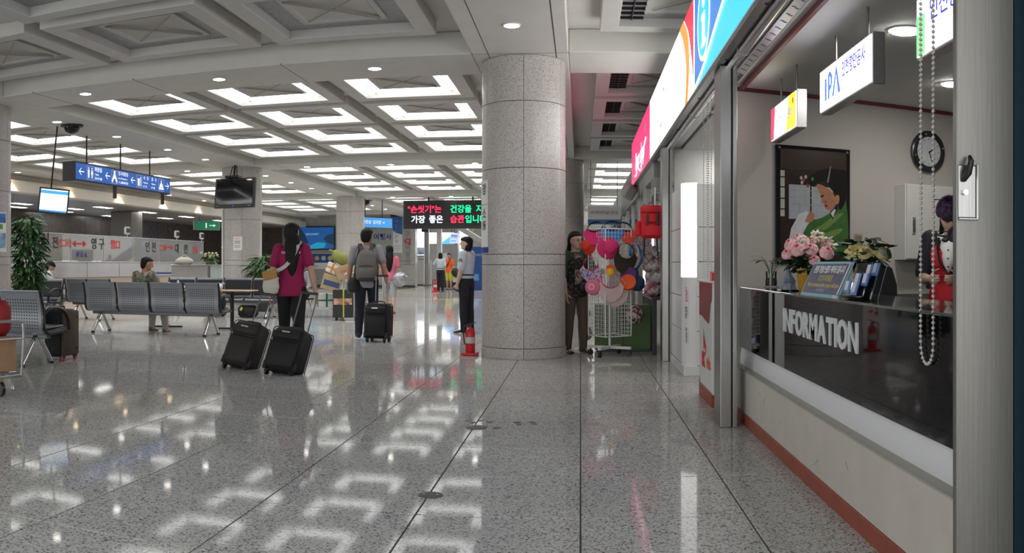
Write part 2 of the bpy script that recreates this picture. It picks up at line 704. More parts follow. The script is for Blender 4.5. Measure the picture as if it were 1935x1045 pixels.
ORD = ['first', 'second', 'third', 'fourth', 'fifth', 'sixth', 'seventh', 'eighth', 'ninth', 'tenth', 'eleventh', 'twelfth']
COLN = ['nearest the round column', 'in the middle', 'nearest the blue direction sign']
for r_i, y in enumerate(rows(0.64)[1:]):
    for c_i, x in enumerate(XA):
        if abs(math.atan2(x, y)) * FPX < 1180:
            put(dark0, x, y, 'unlit square ceiling coffer before the first beam, %s row, %s' % (ORD[2 - r_i], COLN[c_i]), 'unlit ceiling coffers')
for k, (x, y) in enumerate(((1.19, rows(.64)[3]), (3.36, rows(.64)[3]), (1.19, rows(.64)[2]))):
    put(grille0, x, y, 'unlit grille ceiling coffer above the blue sign, %s' % ['beside the first beam', 'farther over the shops', 'nearer the viewer'][k], 'grille ceiling coffers')
for bi, y0 in enumerate(YB[1:5]):
    for r_i, y in enumerate(rows(y0)):
        for c_i, x in enumerate(XA):
            put(lit0, x, y, 'glowing square ceiling light in the %s bay, %s row, %s' % (ORD[bi], ORD[r_i], COLN[c_i]), 'lit hall coffers')
        for c_i, x in enumerate(XL):
            if bi < 3:
                put(lit0, x, y, 'glowing square ceiling light left of the sign beam, %s bay, %s row, %s line' % (ORD[bi], ORD[r_i], ['inner', 'outer'][c_i]), 'lit coffers on the left')
        for c_i, x in enumerate(XR):
            if bi == 0:
                put(grille0, x, y, 'unlit grille ceiling coffer above the shop row, %s row, %s line' % (ORD[r_i], ['corridor', 'inner'][c_i]), 'grille ceiling coffers')
            elif x < 2 or bi < 2:
                put(lit0, x, y, 'glowing ceiling light far down the shop corridor, %s bay, %s row, %s line' % (ORD[bi], ORD[r_i], ['corridor', 'inner'][c_i]), 'lit corridor coffers')

# recessed downlights
E_spot = emit('downlight_bulb', (1.0, 0.95, 0.88), LIGHT_SPOT)
E_warm = emit('downlight_warm', (1.0, 0.78, 0.5), LIGHT_SPOT)


def downlight(x, y, z=ZB, warm=False, lab='', grp=None, s=1.0):
    d = thing('downlight', lab, 'downlight', (x, y, z), 0, grp)
    MB().lathe([(.095 * s, .0), (.098 * s, -.012), (.085 * s, -.014), (.075 * s, .0)], n=20).build('trim_ring', M_white, d, True)
    MB().lathe([(.074 * s, -.004), (.074 * s, -.008), (.03 * s, -.009)], n=20).build('bulb', E_warm if warm else E_spot, d, True)
    return d


d0 = downlight(-0.73, 9.25, lab='round downlight in the beam right above the granite column')
d1 = downlight(-2.64, 11.0, lab='round downlight in the first cross beam, first from the granite column', grp='downlights in the first cross beam')
for x in (-4.81, -6.97):
    copy_tree(d1, (x, 10.95, ZB), None, 'round downlight in the first cross beam, %s from the granite column' % ('second' if x > -5 else 'third'))
d2 = downlight(-8.75, 12.8, lab='round downlight in the long beam beside the blue sign, first from the dome camera', grp='downlights in the long beam')
for k, y in enumerate((14.9, 17.1, 19.1, 23.2, 25.4, 27.5, 29.6, 33.6, 36, 38.5)):
    copy_tree(d2, (-8.75, y, ZB), None, 'round downlight in the long beam beside the blue sign, %s from the dome camera' % ORD[k + 1])
d3 = downlight(-6.95, 21.45, lab='round downlight in the second cross beam, nearest the television column', grp='downlights in far cross beams')
for k, (x, y) in enumerate(((-4.75, 21.5), (-2.62, 21.6), (-10.25, 21.2), (-12.3, 21.2), (-2.62, 31.8), (-4.75, 31.8), (-6.95, 31.8))):
    copy_tree(d3, (x, y, ZB), None, 'round downlight in the %s cross beam, %s' % ('second' if y < 25 else 'third', ['in the middle', 'nearest the round column', 'just left of the television column', 'farther left of the television column', 'nearest the LED board end', 'above the LED board start', 'nearest the far column'][k]))
d4 = downlight(-14.35, 19.1, warm=True, lab='warm downlight in the soffit over the ticket counters, first along from the potted tree', grp='downlights over the ticket counters')
for k, y in enumerate((22.0, 25.0, 28.2, 31.2, 34.2, 37.2)):
    copy_tree(d4, (-14.35, y, ZB), None, 'downlight in the soffit over the ticket counters, %s along from the potted tree' % ORD[k + 1])
for y in (19.1, 22.0, 25.0, 28.2, 31.2, 34.2, 37.2):     # the light those lamps throw down the bulkhead
    sl_ = bpy.data.lights.new('downlight_beam', 'SPOT')
    sl_.energy, sl_.spot_size, sl_.spot_blend, sl_.shadow_soft_size = 110, R(110), .6, .05
    sl_.color = (1.0, .80, .55) if y < 26 else (1, .95, .9)
    so = link('downlight_beam', sl_, None, (-14.36, y, ZB - .03))
    so.rotation_euler = (0, R(-8), 0)

# ================================================================== COLUMNS
M_col = granite('column_granite', (0.62, 0.585, 0.555), (0.48, 0.45, 0.43), (0.16, 0.15, 0.145), rough=0.28, sscale=170, tile_var=0.06, gray=0.3)
M_band = granite('band_granite', (0.62, 0.60, 0.58), (0.50, 0.48, 0.465), (0.24, 0.23, 0.23), rough=0.3, sscale=170, tile_var=0.05, gray=0.35)


def arc_panel(z0, z1, a0, a1, r0, r1, n=8):
    mb = MB()
    ch = 0.004
    vs_, fs_ = [], []
    for k in range(n + 1):
        a = a0 + (a1 - a0) * k / n
        for rr, z in ((r0, z0), (r1 - ch, z0), (r1, z0 + ch), (r1, z1 - ch), (r1 - ch, z1), (r0, z1)):
            vs_.append((rr * math.cos(a), rr * math.sin(a), z))
    for k in range(n):
        for q in range(6):
            a, b_ = k * 6 + q, k * 6 + (q + 1) % 6
            fs_.append((a, a + 6, b_ + 6, b_))
    fs_.append(tuple(range(6)))
    fs_.append(tuple(n * 6 + q for q in range(6))[::-1])
    return mb.add(vs_, fs_)


def column(x, y, lab, cat='column', grp=None):
    c = thing('granite_column', lab, cat, (x, y, 0), 0, grp)
    MB().lathe([(.515, 0.002), (.515, 3.695)], n=32).build('core', M_grout, c, True)
    a00 = math.atan2(-y, -x)
    for z0, z1, m, r1 in ((0.0, .127, M_col, .54), (.133, 1.147, M_col, .53), (1.153, 1.277, M_band, .53), (1.283, 2.327, M_col, .53), (2.333, 3.137, M_col, .53), (3.143, 3.697, M_col, .53)):
        base = None
        for k in range(6):
            a = a00 + k * PI / 3
            if base is None:
                base = arc_panel(z0, z1, 0.005, PI / 3 - 0.005, .49, r1).build('stone_panel', m, c, True, rot=(0, 0, a))
            else:
                link('stone_panel', base.data, c, None, (0, 0, a))
    return c


col0 = column(-0.72, 11.06, 'massive round granite column beside the hat rack')
column(-9.07, 11.0, 'round granite column cut off by the left edge, beside the potted tree')
column(-8.72, 21.35, 'round granite column behind the dark hanging television, notice taped on')
column(-8.50, 31.5, 'round granite column behind the walking man with the backpack')
column(-0.45, 21.5, 'round granite column half hidden behind the big column, in the shop corridor')
column(-0.60, 31.7, 'distant round granite column deep in the shop corridor')

# ================================================================== WALLS OF THE HALL
M_wallstone = granite('wall_stone', (0.50, 0.48, 0.45), (0.40, 0.38, 0.36), (0.18, 0.17, 0.16), rough=0.25, sscale=70, tile_var=0.06)
M_brown = mat('brown_stone', (0.105, 0.085, 0.075), 0.22, var=0.2, scale=5)
M_cream = mat('bulkhead_paint', (0.66, 0.62, 0.55), 0.45, var=0.03, scale=2)
M_lowceil = mat('low_ceiling', (0.30, 0.265, 0.24), 0.5, var=0.05)
wl = structure(wbox('wall_left', M_brown, -19.5, -19.2, 6, 45, 0, 3.3))
for k in range(30):
    y = 8 + k * 1.23
    MB().bx(-19.2, -19.185, y, y + 1.22, 1.62, 3.2, .003).build('stone_slab', M_brown, wl)
trim(M_ceil, -14.9, -13.95, 3, 46, ZB - .002, ZC - 0.001)
bw = structure(wbox('wall_upper', M_cream, -15.0, -14.6, 3, 45.0, 3.2, 3.52, ch=.01))
for k in range(6):
    MB().bx(-14.95, -14.88, 3, 45, 3.53 + k * .03, 3.55 + k * .03).build('louvre_slat', M_cream, bw)
trim(M_lowceil, -19.2, -15.0, 6, 45, 3.2, 3.28, ch=0)
wb = structure(wbox('wall_back', M_wallstone, -16.0, -8.62, 45.0, 45.6, 0, 4.0))
pm = None
k = 0
for i in range(8):
    for z0, z1 in ((0.12, 1.18), (1.2, 1.36), (1.38, 2.5), (2.52, 3.7)):
        x0 = -14.9 + i * 0.785
        MB().bx(x0, x0 + .775, 44.97, 45.0, z0, z1, .004).build('stone_panel', M_wallstone, wb)
structure(wbox('baseboard_back', M_grout, -16, -8.62, 44.985, 45.0, 0.0, 0.1))
structure(wbox('wall_far', M_wallstone, -19.5, 4.4, 62, 62.3, 0, 4.0))
structure(wbox('wall_north', M_brown, -19.5, -16.0, 45, 45.4, 0, 3.3))

# strip lights in the low ceiling over the ticket counters
E_strip = emit('strip_lamp', (1.0, 0.97, 0.92), 7.0)
s0 = None
cnt = {0: 1}
for (x, y) in ((-16.0, 20.2), (-17.3, 20.0), (-18.4, 21.5), (-16.0, 23.2), (-17.3, 23.2), (-18.4, 24.4), (-16.0, 26.3), (-17.3, 26.4), (-18.5, 27.5), (-16.0, 29.6), (-17.3, 30.0), (-18.5, 31.0), (-16.0, 33.0), (-17.3, 33.6), (-16.0, 36.5), (-17.3, 37.2), (-16.0, 40.0)):
    if s0 is None:
        s0 = thing('strip_light', 'recessed strip light over the ticket counters, front line, first along from the tree', 'ceiling light', (x, y, 3.2), 0, 'strip lights over the ticket counters')
        MB().bx(-.2, .2, -.55, .55, -.012, 0, .004).build('frame', M_white, s0)
        MB().bx(-.13, .13, -.48, .48, -.016, -.012).build('lamp', E_strip, s0)
    else:
        ln_i = 0 if x > -16.5 else 1 if x > -18 else 2
        cnt[ln_i] = cnt.get(ln_i, 0) + 1
        copy_tree(s0, (x, y, 3.2), None, 'recessed strip light over the ticket counters, %s line, %s along from the tree' % (['front', 'middle', 'rear'][ln_i], ORD[cnt[ln_i] - 1]))
# ================================================================== INFORMATION BOOTH (right)
M_booth = mat('booth_wall', (0.52, 0.49, 0.455), 0.6, var=0.05, scale=120, bump=0.15)
M_boothceil = mat('booth_ceiling', (0.78, 0.77, 0.74), 0.7, var=0.10, scale=160)
M_maroon = mat('maroon_trim', (0.17, 0.03, 0.03), 0.45)
M_terra = mat('red_brown_plinth', (0.30, 0.065, 0.035), 0.45, var=0.1, scale=8)
M_lowwall = mat('scuffed_cream_board', (0.60, 0.565, 0.51), 0.5, var=0.05, scale=5)
M_cove = mat('white_cove', (0.80, 0.82, 0.84), 0.35, var=0.01)
M_blackglass = mat('black_glass', (0.005, 0.004, 0.005), 0.03, spec=0.14, var=0.02)
M_letter = mat('satin_letters', (0.72, 0.74, 0.75), 0.45, 0.0)
XW = 1.165
ZBO = 2.55
# shell: slanted rear wall, ceiling, side
wdir = Vector((2.17, 0.56, 0)).normalized()
wn = Vector((wdir.y, -wdir.x, 0))            # faces the viewer
MW = frame((1.22, 6.80, 0), wdir, (0, 0, 1))
wall_b = thing('wall_rear', None, None, M=MW)
structure(wall_b)
wallpart = wbox('wall_face', M_booth, 0.0, 3.6, 0, ZBO, -0.08, 0, wall_b)
wbox('ceiling_trim', M_maroon, 0.0, 3.6, ZBO - 0.028, ZBO, 0.0, 0.025, wall_b, ch=.004)
structure(wbox('wall_right', M_booth, 4.3, 4.45, 0.5, 7.9, 0, ZBO))
structure(wbox('wall_near', mat('teal_panel', (0.03, 0.06, 0.075), 0.35), 1.36, 4.3, 2.0, 2.12, 0, 3.4))
bc = structure(wbox('ceiling_1', M_boothceil, 1.20, 4.3, 2.12, 8.0, ZBO, ZBO + 0.06))
structure(wbox('floor_1', M_grout, 1.3, 4.3, 2.12, 6.9, -0.003, 0.0))
tn[0] += 1
structure(wbox('trim_%d' % tn[0], M_maroon, 1.24, 1.275, 2.3, 6.72, ZBO - 0.035, ZBO - .002, ch=.005))

# counter
ic = thing('information_counter', 'black glass information counter on a cream base with red-brown plinth', 'counter', (0, 0, 0))
Y0c, Y1c = 2.53, 6.60
wbox('plinth', M_terra, XW - 0.004, 1.6, Y0c, Y1c, 0.0, 0.085, ic, ch=.003)
wbox('lower_panel', M_lowwall, XW, 1.6, Y0c, Y1c, 0.085, 0.385, ic, ch=.004)
wbox('ledge', mat('ledge_stone', (0.42, 0.40, 0.35), 0.4), XW - .003, 1.3, Y0c, Y1c, 0.385, 0.392, ic)
cv = MB()
prof = [(1.222, 0.392), (1.222, 0.43), (1.224, 0.47), (1.232, 0.505), (1.245, 0.522), (1.4, 0.522), (1.4, 0.392)]
cv.loft([[Vector((x, Y0c, z)) for x, z in prof], [Vector((x, Y1c, z)) for x, z in prof]])
cv.build('light_cove', M_cove, ic, 0.9)
wbox('front_panel', M_blackglass, 1.212, 1.236, Y0c, Y1c, 0.522, 0.968, ic, ch=.002)
M_ctop = mat('counter_glass', (0.10, 0.11, 0.10), 0.05, spec=0.6)
wbox('top', M_ctop, 1.195, 1.62, Y0c, Y1c, 0.968, 0.98, ic, ch=.003)
wbox('rear_panel', M_black, 1.58, 1.6, Y0c, Y1c, 0.39, 0.968, ic)
sc_ = MB()   # scuffs on the cream base
for y, z, l, a in ((5.6, .30, .05, 20), (5.45, .27, .06, -60), (5.0, .22, .04, 10), (4.2, .16, .07, -30), (3.7, .25, .05, 40), (6.1, .2, .04, -70)):
    sc_.box((XW - .0008, y, z), (.001, l, .004), (R(a), 0, 0))
tag(sc_.build('scuff_marks', mat('scuff', (0.33, 0.31, 0.29), 0.6), ic), kind='stuff')
# INFORMATION: one letter per part, stretched like the fitted steel letters
ML = frame((1.211, 5.10, 0.81), (0, -1, 0), (0, 0, 1))
let = []
xcur = 0.0
for chh in 'INFORMATION':
    o = text(chh, 0.185, M_letter, ic, bold=0.006, ext=0.004, name='letter')
    xs = [v.co.x for v in o.data.vertices]
    let.append((o, min(xs), max(xs)))
tw = sum(b_ - a for _, a, b_ in let) + 0.014 * 10
sxl = 1.43 / tw
for o, a, b_ in let:
    Mx = ML @ Matrix.Translation((xcur - a * sxl, 0, 0.004)) @ Matrix.Diagonal((sxl, 1.0, 1, 1))
    o.data.transform(Mx)
    o.location = (0, 0, 0)
    xcur += (b_ - a) * sxl + 0.014 * sxl

# steel posts
def post(x0, x1, y0, y1, z1, lab):
    p = thing('steel_post', lab, 'post', ((x0 + x1) / 2, (y0 + y1) / 2, 0))
    w, d = (x1 - x0) / 2, (y1 - y0) / 2
    wbox('casing', M_steel, -w, w * 0.28, -d, d, 0, z1, p, ch=.004)
    wbox('guide_groove', M_black, w * 0.28, w * 0.50, -d * 0.7, d, 0, z1, p)
    wbox('jamb', M_steel, w * 0.50, w, -d, d, 0, z1, p, ch=.003)
    return p


pf = post(0.98, 1.10, 6.06, 6.35, 2.55, 'tall brushed steel post between the information counter and the red white counter')
pn_ = thing('steel_post', 'wide brushed steel post at the right edge with a lock plate', 'post', (1.20, 2.42, 0))
M_steel2 = mat('satin_steel', (0.24, 0.235, 0.22), 0.34, 0.55, var=0.10, scale=6, stretch=(40, 40, 0.6))
wbox('casing', M_steel2, -0.115, 0.078, -0.06, -0.045, 0, 2.55, pn_, ch=.003)
wbox('core', M_steeld, -0.055, 0.076, -0.045, 0.10, 0, 2.55, pn_)
wbox('side_cover', mat('teal_dark', (0.02, 0.05, 0.065), 0.3, 0.3), 0.08, 0.13, -0.06, 0.1, 0, 2.55, pn_)
lp = wbox('lock_plate', M_steel, -0.112, -0.055, -0.068, -0.06, 1.282, 1.44, pn_, ch=.003)
wbox('plate_rim', M_alu, -0.055, -0.048, -0.074, -0.06, 1.278, 1.444, pn_, ch=.002)
wbox('plate_foot', M_alu, -0.112, -0.048, -0.074, -0.06, 1.276, 1.283, pn_, ch=.002)
MB().cyl((-0.094, -0.067, 1.358), (-0.094, -0.079, 1.358), .0085, n=16).build('keyhole', M_chrome, pn_, True)
MB().tube([(-0.098, -0.07, 1.395), (-0.09, -0.088, 1.415), (-0.082, -0.09, 1.45), (-0.08, -0.075, 1.465)], [.009, .011, .009, .006], 8).build('latch', M_blackm, pn_, True)

# ------------------------------------------------------------------ lintel, shutter barrels, fascia boxes
ln_ = thing('shutter_lintel', 'long steel shutter lintel with ribbed barrels under the shop signs', 'shutter', (0, 0, 0))
wbox('soffit', M_steel, 0.955, 1.235, 2.0, 11.9, 2.59, 2.66, ln_)
wbox('lip', M_steeld, 0.945, 1.005, 2.0, 11.9, 2.552, 2.575, ln_, ch=.004)
for y0, y1 in ((2.0, 5.62), (5.66, 8.1), (8.14, 11.6)):
    MB().cyl((1.065, y0, 2.566), (1.065, y1, 2.566), .042, n=20).build('barrel', mat('satin_barrel', (0.5, 0.5, 0.51), 0.22, 0.9), ln_, True)
    MB().cyl((1.065, y0 - .03, 2.566), (1.065, y0, 2.566), .047, n=20).build('barrel_collar', M_alu, ln_, True)
wbox('warning_strip', mat('pale_strip', (0.62, 0.64, 0.68), 0.3, 0.3), 1.125, 1.205, 2.0, 6.35, 2.553, 2.576, ln_)
wm = MB()
k = 0
y = 2.1
M_navy = mat('navy_ink', (0.03, 0.04, 0.16), 0.5)
while y < 6.3:
    for dx, dy in ((-.012, 0), (.012, .03)):
        wm.box((1.165 + dx, y + dy, 2.5525), (.03, .012, .001), (0, 0, R(35)))
    y += .14
tag(wm.build('warning_marks', M_navy, ln_), kind='stuff')
for y in (3.4, 4.6, 5.9, 7.3, 9.0, 10.6):
    MB().cyl((0.985, y, 2.551), (1.02, y, 2.548), .004, n=6).build('bolt', M_blackm, ln_)

E_white = emit('lightbox_white', (1.0, 0.985, 0.985), 2.6)
E_pink = emit('lightbox_pink', (0.86, 0.05, 0.20), 0.85)
E_blue = emit('lightbox_blue', (0.035, 0.20, 0.62), 0.9)
E_cyan = emit('lightbox_cyan', (0.02, 0.52, 0.88), 1.0)
E_orange = emit('lightbox_orange', (1.0, 0.28, 0.03), 1.0)
E_crim = emit('lightbox_crimson', (0.72, 0.02, 0.06), 0.9)
E_yel = emit('lightbox_yellow', (1.0, 0.75, 0.05), 1.1)
E_ink = emit('lightbox_navy', (0.05, 0.06, 0.55), 0.8)


def smoothpts(P, n=8):
    out = []
    for i in range(len(P) - 1):
        p0, p1, p2, p3 = P[max(i - 1, 0)], P[i], P[i + 1], P[min(i + 2, len(P) - 1)]
        for k in range(n):
            t = k / n
            out.append(tuple(0.5 * ((2 * b_) + (-a + c) * t + (2 * a - 5 * b_ + 4 * c - d) * t * t + (-a + 3 * b_ - 3 * c + d) * t ** 3) for a, b_, c, d in zip(p0, p1, p2, p3)))
    out.append(P[-1])
    return out


def band(P, Q, z, m, name, parent, n=8):
    """flat printed band between two curves"""
    A, B_ = smoothpts(P, n), smoothpts(Q, n)
    mb = MB()
    L = len(A)
    mb.add([(x, y, z) for x, y in A] + [(x, y, z) for x, y in B_], [(i, i + 1, L + i + 1, L + i) for i in range(L - 1)])
    return mb.build(name, m, parent)


def lightbox(y_far, y_near, z0, z1, m, lab):
    """shop sign box on the fascia, read from the corridor: its x axis runs from the far end to the near end"""
    L = y_far - y_near
    t = thing('fascia_sign', lab, 'sign', M=frame((0.95, y_far, z0), (0, -1, 0), (0, 0, 1)))
    wbox('cabinet', M_alu, 0, L, 0, z1 - z0, -0.26, -0.012, t)
    wbox('face', m, 0.012, L - .012, 0.012, z1 - z0 - .012, -0.012, 0.0, t)
    wbox('lower_rim', M_alu, 0, L, -0.004, 0.012, -0.03, 0.006, t)
    return t, L, z1 - z0


t, L, Hh = lightbox(16.2, 11.94, 2.58, 3.40, E_pink, 'glowing pink shop sign box with white script, farthest of the fascia signs')
E_lw = emit('sign_white_ink', (1, 0.93, 0.95), 1.2)
text('Rose shop', 0.42, E_lw, t, 1.1, 0.32, .003, sx=1.2, shear=0.3)
pts = smoothpts([(1.0, .12), (1.4, .1), (1.7, .22), (2.1, .12), (2.5, .07), (3.0, .3), (3.6, .42)], 6)
mb = MB()
mb.tube([(x, y, .004) for x, y in pts], .012, 5)
mb.build('flourish', E_lw, t)
text('pretty', 0.14, emit('sign_grey_ink', (.35, .25, .35), .6), t, 3.2, 0.62, .003)
t, L, Hh = lightbox(11.94, 7.25, 2.58, 3.40, E_white, 'glowing white shop sign box with orange and red swoosh')
E_mag = emit('sign_magenta', (0.85, 0.1, 0.35), 0.9)
text('T', 0.22, E_mag, t, 1.95, 0.5, .003, bold=.004)
text('world', 0.12, E_mag, t, 1.6, 0.22, .003)
band([(3.62, .81), (3.95, .6), (4.15, .3), (4.05, .012)], [(3.95, .81), (4.28, .6), (4.38, .3), (4.25, .012)], .003, E_orange, 'orange_swoosh', t)
band([(3.98, .81), (4.32, .6), (4.55, .3), (4.6, .2)], [(4.67, .81), (4.67, .6), (4.67, .3), (4.67, .1)], .003, E_crim, 'red_swoosh', t)
t, L, Hh = lightbox(7.25, 2.0, 2.58, 3.40, E_blue, 'glowing blue information sign box with a white letter i in an oval')
band([(0.012, .012), (.6, .09), (1.3, .26), (2.4, .5), (3.6, .8)], [(0.4, .012), (1.1, .012), (1.9, .012), (3.5, .012), (5.2, .012)], .003, E_cyan, 'cyan_sweep', t)
mb = MB()
pa = smoothpts([(0.012, .018), (.6, .1), (1.3, .27), (2.4, .51), (3.6, .81)], 6)
mb.tube([(x, y, .005) for x, y in pa], .011, 5)
mb.build('sweep_line', emit('pale_yellow', (.9, .95, .5), 1.0), t)
mb = MB()
mb.loft([[Vector((.56 + (a + w_) * math.cos(q), .47 + (b_ + w_) * math.sin(q), .004)) for q in [2 * PI * i / 40 for i in range(40)]] for a, b_, w_ in ((.30, .285, 0), (.30, .285, .035))], caps=False)
mb.build('oval_ring', E_lw, t)
mb = MB()
mb.prism([(.56 + .3 * math.cos(2 * PI * i / 40), .47 + .285 * math.sin(2 * PI * i / 40)) for i in range(40)], .001, .003)
mb.build('oval_field', E_cyan, t)
mb = MB()
mb.prism([(.50, .26), (.64, .26), (.64, .52), (.50, .52)], .004, .006)
mb.prism([(.45, .26), (.69, .26), (.69, .30), (.45, .30)], .004, .006)
mb.prism([(.45, .48), (.56, .48), (.56, .52), (.45, .52)], .004, .006)
mb.build('letter_i_stem', E_lw, t)
mb = MB()
mb.prism([(.57 + .065 * math.cos(2 * PI * i / 20), .62 + .065 * math.sin(2 * PI * i / 20)) for i in range(20)], .004, .006)
mb.build('letter_i_dot', E_lw, t)

# ------------------------------------------------------------------ hanging light boxes inside the booth
def hang_sign(yf, yn, z0, z1, x, lab):
    L = yf - yn
    t = thing('hanging_sign', lab, 'sign', M=frame((x, yf, z0), (0, -1, 0), (0, 0, 1)))
    h = z1 - z0
    wbox('cabinet', M_alu, -.012, L + .012, -.014, h + .014, -.075, -.004, t, ch=.004)
    wbox('face', E_white, 0, L, 0, h, -.004, 0, t)
    for xx in (L * .22, L * .83):
        MB().cyl((xx, h + .01, -.04), (xx, ZBO - z0, -.04), .0075, n=8).build('rod', M_steeld, t, True)
    return t, L, h


E_rb = emit('sign_royal', (0.10, 0.22, 0.75), 0.9)
t, L, h = hang_sign(6.58, 5.80, 2.10, 2.34, 1.46, 'small hanging light box with red and yellow ends above the poster')
band([(0.001, h), (.001, 0)], [(.15, h), (.10, 0)], .002, emit('sign_rose', (.9, .07, .16), 1.0), 'red_end', t, 1)
band([(L - .2, h), (L - .24, h * .5), (L - .28, 0)], [(L - .001, h), (L - .001, h * .5), (L - .001, 0)], .002, E_yel, 'yellow_end', t, 4)
text("KT's 로밍센터", .085, emit('sign_steel_ink', (.30, .38, .52), .7), t, .2, h * .47, .003)
text('n', .07, E_crim, t, L - .09, h * .8, .004, bold=.002)
t, L, h = hang_sign(5.33, 4.34, 2.11, 2.36, 1.50, 'white hanging light box with blue initials, in the middle of the three')
mbp = [[(.12, .05), (.155, .05), (.155, .185), (.12, .185)]]
mb = MB()
mb.prism(mbp[0], .001, .003)
mb.build('letter', E_rb, t)
mb = MB()
mb.prism([(.185, .05), (.22, .05), (.22, .2), (.185, .2)], .001, .003)
mb.loft([[Vector((.215 + (rr) * math.cos(q), .155 + rr * .85 * math.sin(q), .003)) for q in [-PI / 2 + PI * 1.05 * i / 14 for i in range(15)]] for rr in (.035, .068)], caps=False)
mb.build('letter', E_rb, t)
mb = MB()
mb.prism([(.275, .05), (.31, .05), (.37, .2), (.35, .2)], .001, .003)
mb.prism([(.35, .21), (.37, .21), (.445, .05), (.40, .05)], .001, .003)
mb.build('letter', E_rb, t)
text('인천항만공사', .10, E_ink, t, .47, h * .66, .003, sx=.78, bold=.0008)
t, L, h = hang_sign(3.70, 2.62, 2.09, 2.35, 1.50, 'white hanging light box with green patch, nearest the steel post')
band([(.001, h * .7), (.001, 0)], [(.10, h * .7), (.10, 0)], .002, emit('sign_green', (.25, .75, .30), 1.0), 'green_patch', t, 1)
text('인천항만공사', .12, E_ink, t, .15, h * .66, .003, sx=.95, bold=.0008)

# booth ceiling lamps
E_booth = emit('booth_lamp', (1.0, 0.97, 0.92), 115.0)
for k, (x, y) in enumerate(((1.90, 4.87), (2.80, 6.15))):
    d = thing('booth_downlight', ['round booth ceiling lamp beside the green-patched light box', 'round booth ceiling lamp nearest the clock'][k], 'downlight', (x, y, ZBO))
    MB().lathe([(.105, 0), (.105, -.006), (.09, -.008)], n=24).build('trim_ring', M_white, d, True)
    MB().lathe([(.088, -.007), (.088, -.012), (.04, -.016)], n=24).build('bulb', E_booth, d, True)

# ------------------------------------------------------------------ things on the booth's rear wall (axes of the wall)
def on_wall(u, z, w=0.0):
    return MW @ Matrix.Translation((u, z, w))


def wall_u(x, y):
    return (Vector((x, y, 0)) - Vector((1.22, 6.80, 0))).dot(wdir)


# poster
u0, u1 = wall_u(1.555, 6.886), wall_u(2.24, 7.063)
PW, PH = u1 - u0, 0.965
po = thing('poster', 'framed poster of a woman in a green robe leaning over her work', 'poster', M=on_wall(u0, 1.155, .004))
wbox('board', mat('poster_black', (0.01, 0.01, 0.012), 0.08), 0, PW, 0, PH, 0, .018, po, ch=.002)
ink = lambda n, c, r=0.25: mat('ink_' + n, c, r, var=0.08, scale=18)


def shape(pts, z, m, name='print', sm=0):
    P = [(x * PW, y * PH) for x, y in pts]
    if sm:
        P = smoothpts(P + [P[0]], sm)[:-1]
    mb = MB()
    mb.add([(x, y, z) for x, y in P], [tuple(range(len(P)))])
    n_ = len(P)
    a = sum(P[i][0] * P[(i + 1) % n_][1] - P[(i + 1) % n_][0] * P[i][1] for i in range(n_))
    if a < 0:
        mb.f[0] = mb.f[0][::-1]
    return mb.build(name, m, po)


shape([(.06, .03), (.95, .03), (.95, .97), (.06, .97)], .0185, ink('wood', (.035, .022, .018)))
shape([(.06, .80), (.95, .80), (.95, .955), (.06, .955)], .0188, ink('beam', (.05, .032, .026)))
shape([(.17, .38), (.45, .38), (.45, .67), (.17, .67)], .0189, ink('window', (.40, .42, .45)))
shape([(.47, .38), (.76, .38), (.76, .66), (.47, .66)], .0189, ink('window', (.40, .42, .45)))
for x in (.24, .31, .38, .53, .60):
    shape([(x, .38), (x + .006, .38), (x + .006, .67), (x, .67)], .0191, ink('lattice', (.35, .36, .38)))
for y in (.44, .50, .56, .62):
    shape([(.17, y), (.7, y), (.7, y + .006), (.17, y + .006)], .0191, ink('lattice', (.35, .36, .38)))
for y0, y1 in ((.735, .785), (.65, .725), (.555, .64), (.465, .545), (.40, .455)):
    shape([(.06, y0), (.115, y0), (.115, y1), (.06, y1)], .0191, ink('pane', (.5, .5, .46)))
shape([(.17, .2), (.4, .2), (.47, .42), (.40, .45), (.30, .42), (.2, .30)], .0193, ink('cloth', (.62, .64, .68)))
shape([(.38, .36), (.44, .44), (.50, .43), (.50, .38), (.44, .35)], .0195, ink('skin', (.42, .20, .12)), sm=4)
shape([(.35, .25), (.45, .36), (.62, .40), (.80, .48), (.94, .55), (.94, .12), (.5, .1), (.38, .16)], .0194, ink('robe', (.055, .15, .04)), sm=3)
shape([(.50, .30), (.62, .34), (.78, .42), (.9, .44), (.78, .36), (.64, .29)], .0196, ink('robe_light', (.17, .27, .08)), sm=3)
shape([(.45, .22), (.6, .25), (.8, .30), (.9, .30), (.75, .22), (.6, .18)], .0196, ink('robe_light', (.17, .27, .08)), sm=3)
shape([(.53, .665), (.57, .685), (.72, .64), (.80, .56), (.80, .47), (.74, .455), (.66, .475), (.64, .50), (.63, .52), (.60, .53), (.605, .555), (.59, .575), (.57, .62)], .0197, ink('skin', (.42, .20, .12)), 'portrait', sm=3)
shape([(.50, .665), (.56, .70), (.66, .71), (.72, .655), (.78, .62), (.84, .58), (.84, .47), (.90, .50), (.945, .60), (.945, .80), (.85, .82), (.65, .82), (.45, .75), (.44, .69)], .0198, ink('hair', (.012, .010, .010)), 'portrait', sm=3)
shape([(.79, .585), (.83, .60), (.85, .57), (.83, .52), (.795, .53)], .0199, ink('ear', (.50, .22, .12)), 'portrait', sm=4)
shape([(.585, .575), (.62, .595), (.64, .588), (.61, .57)], .0199, ink('hair', (.012, .010, .010)), 'portrait')
shape([(.645, .543), (.67, .55), (.672, .53), (.65, .528)], .0199, ink('rouge', (.6, .05, .07)), 'portrait', sm=4)
shape([(.645, .508), (.675, .51), (.69, .495), (.66, .49)], .0199, ink('lip', (.22, .03, .06)), 'portrait', sm=4)
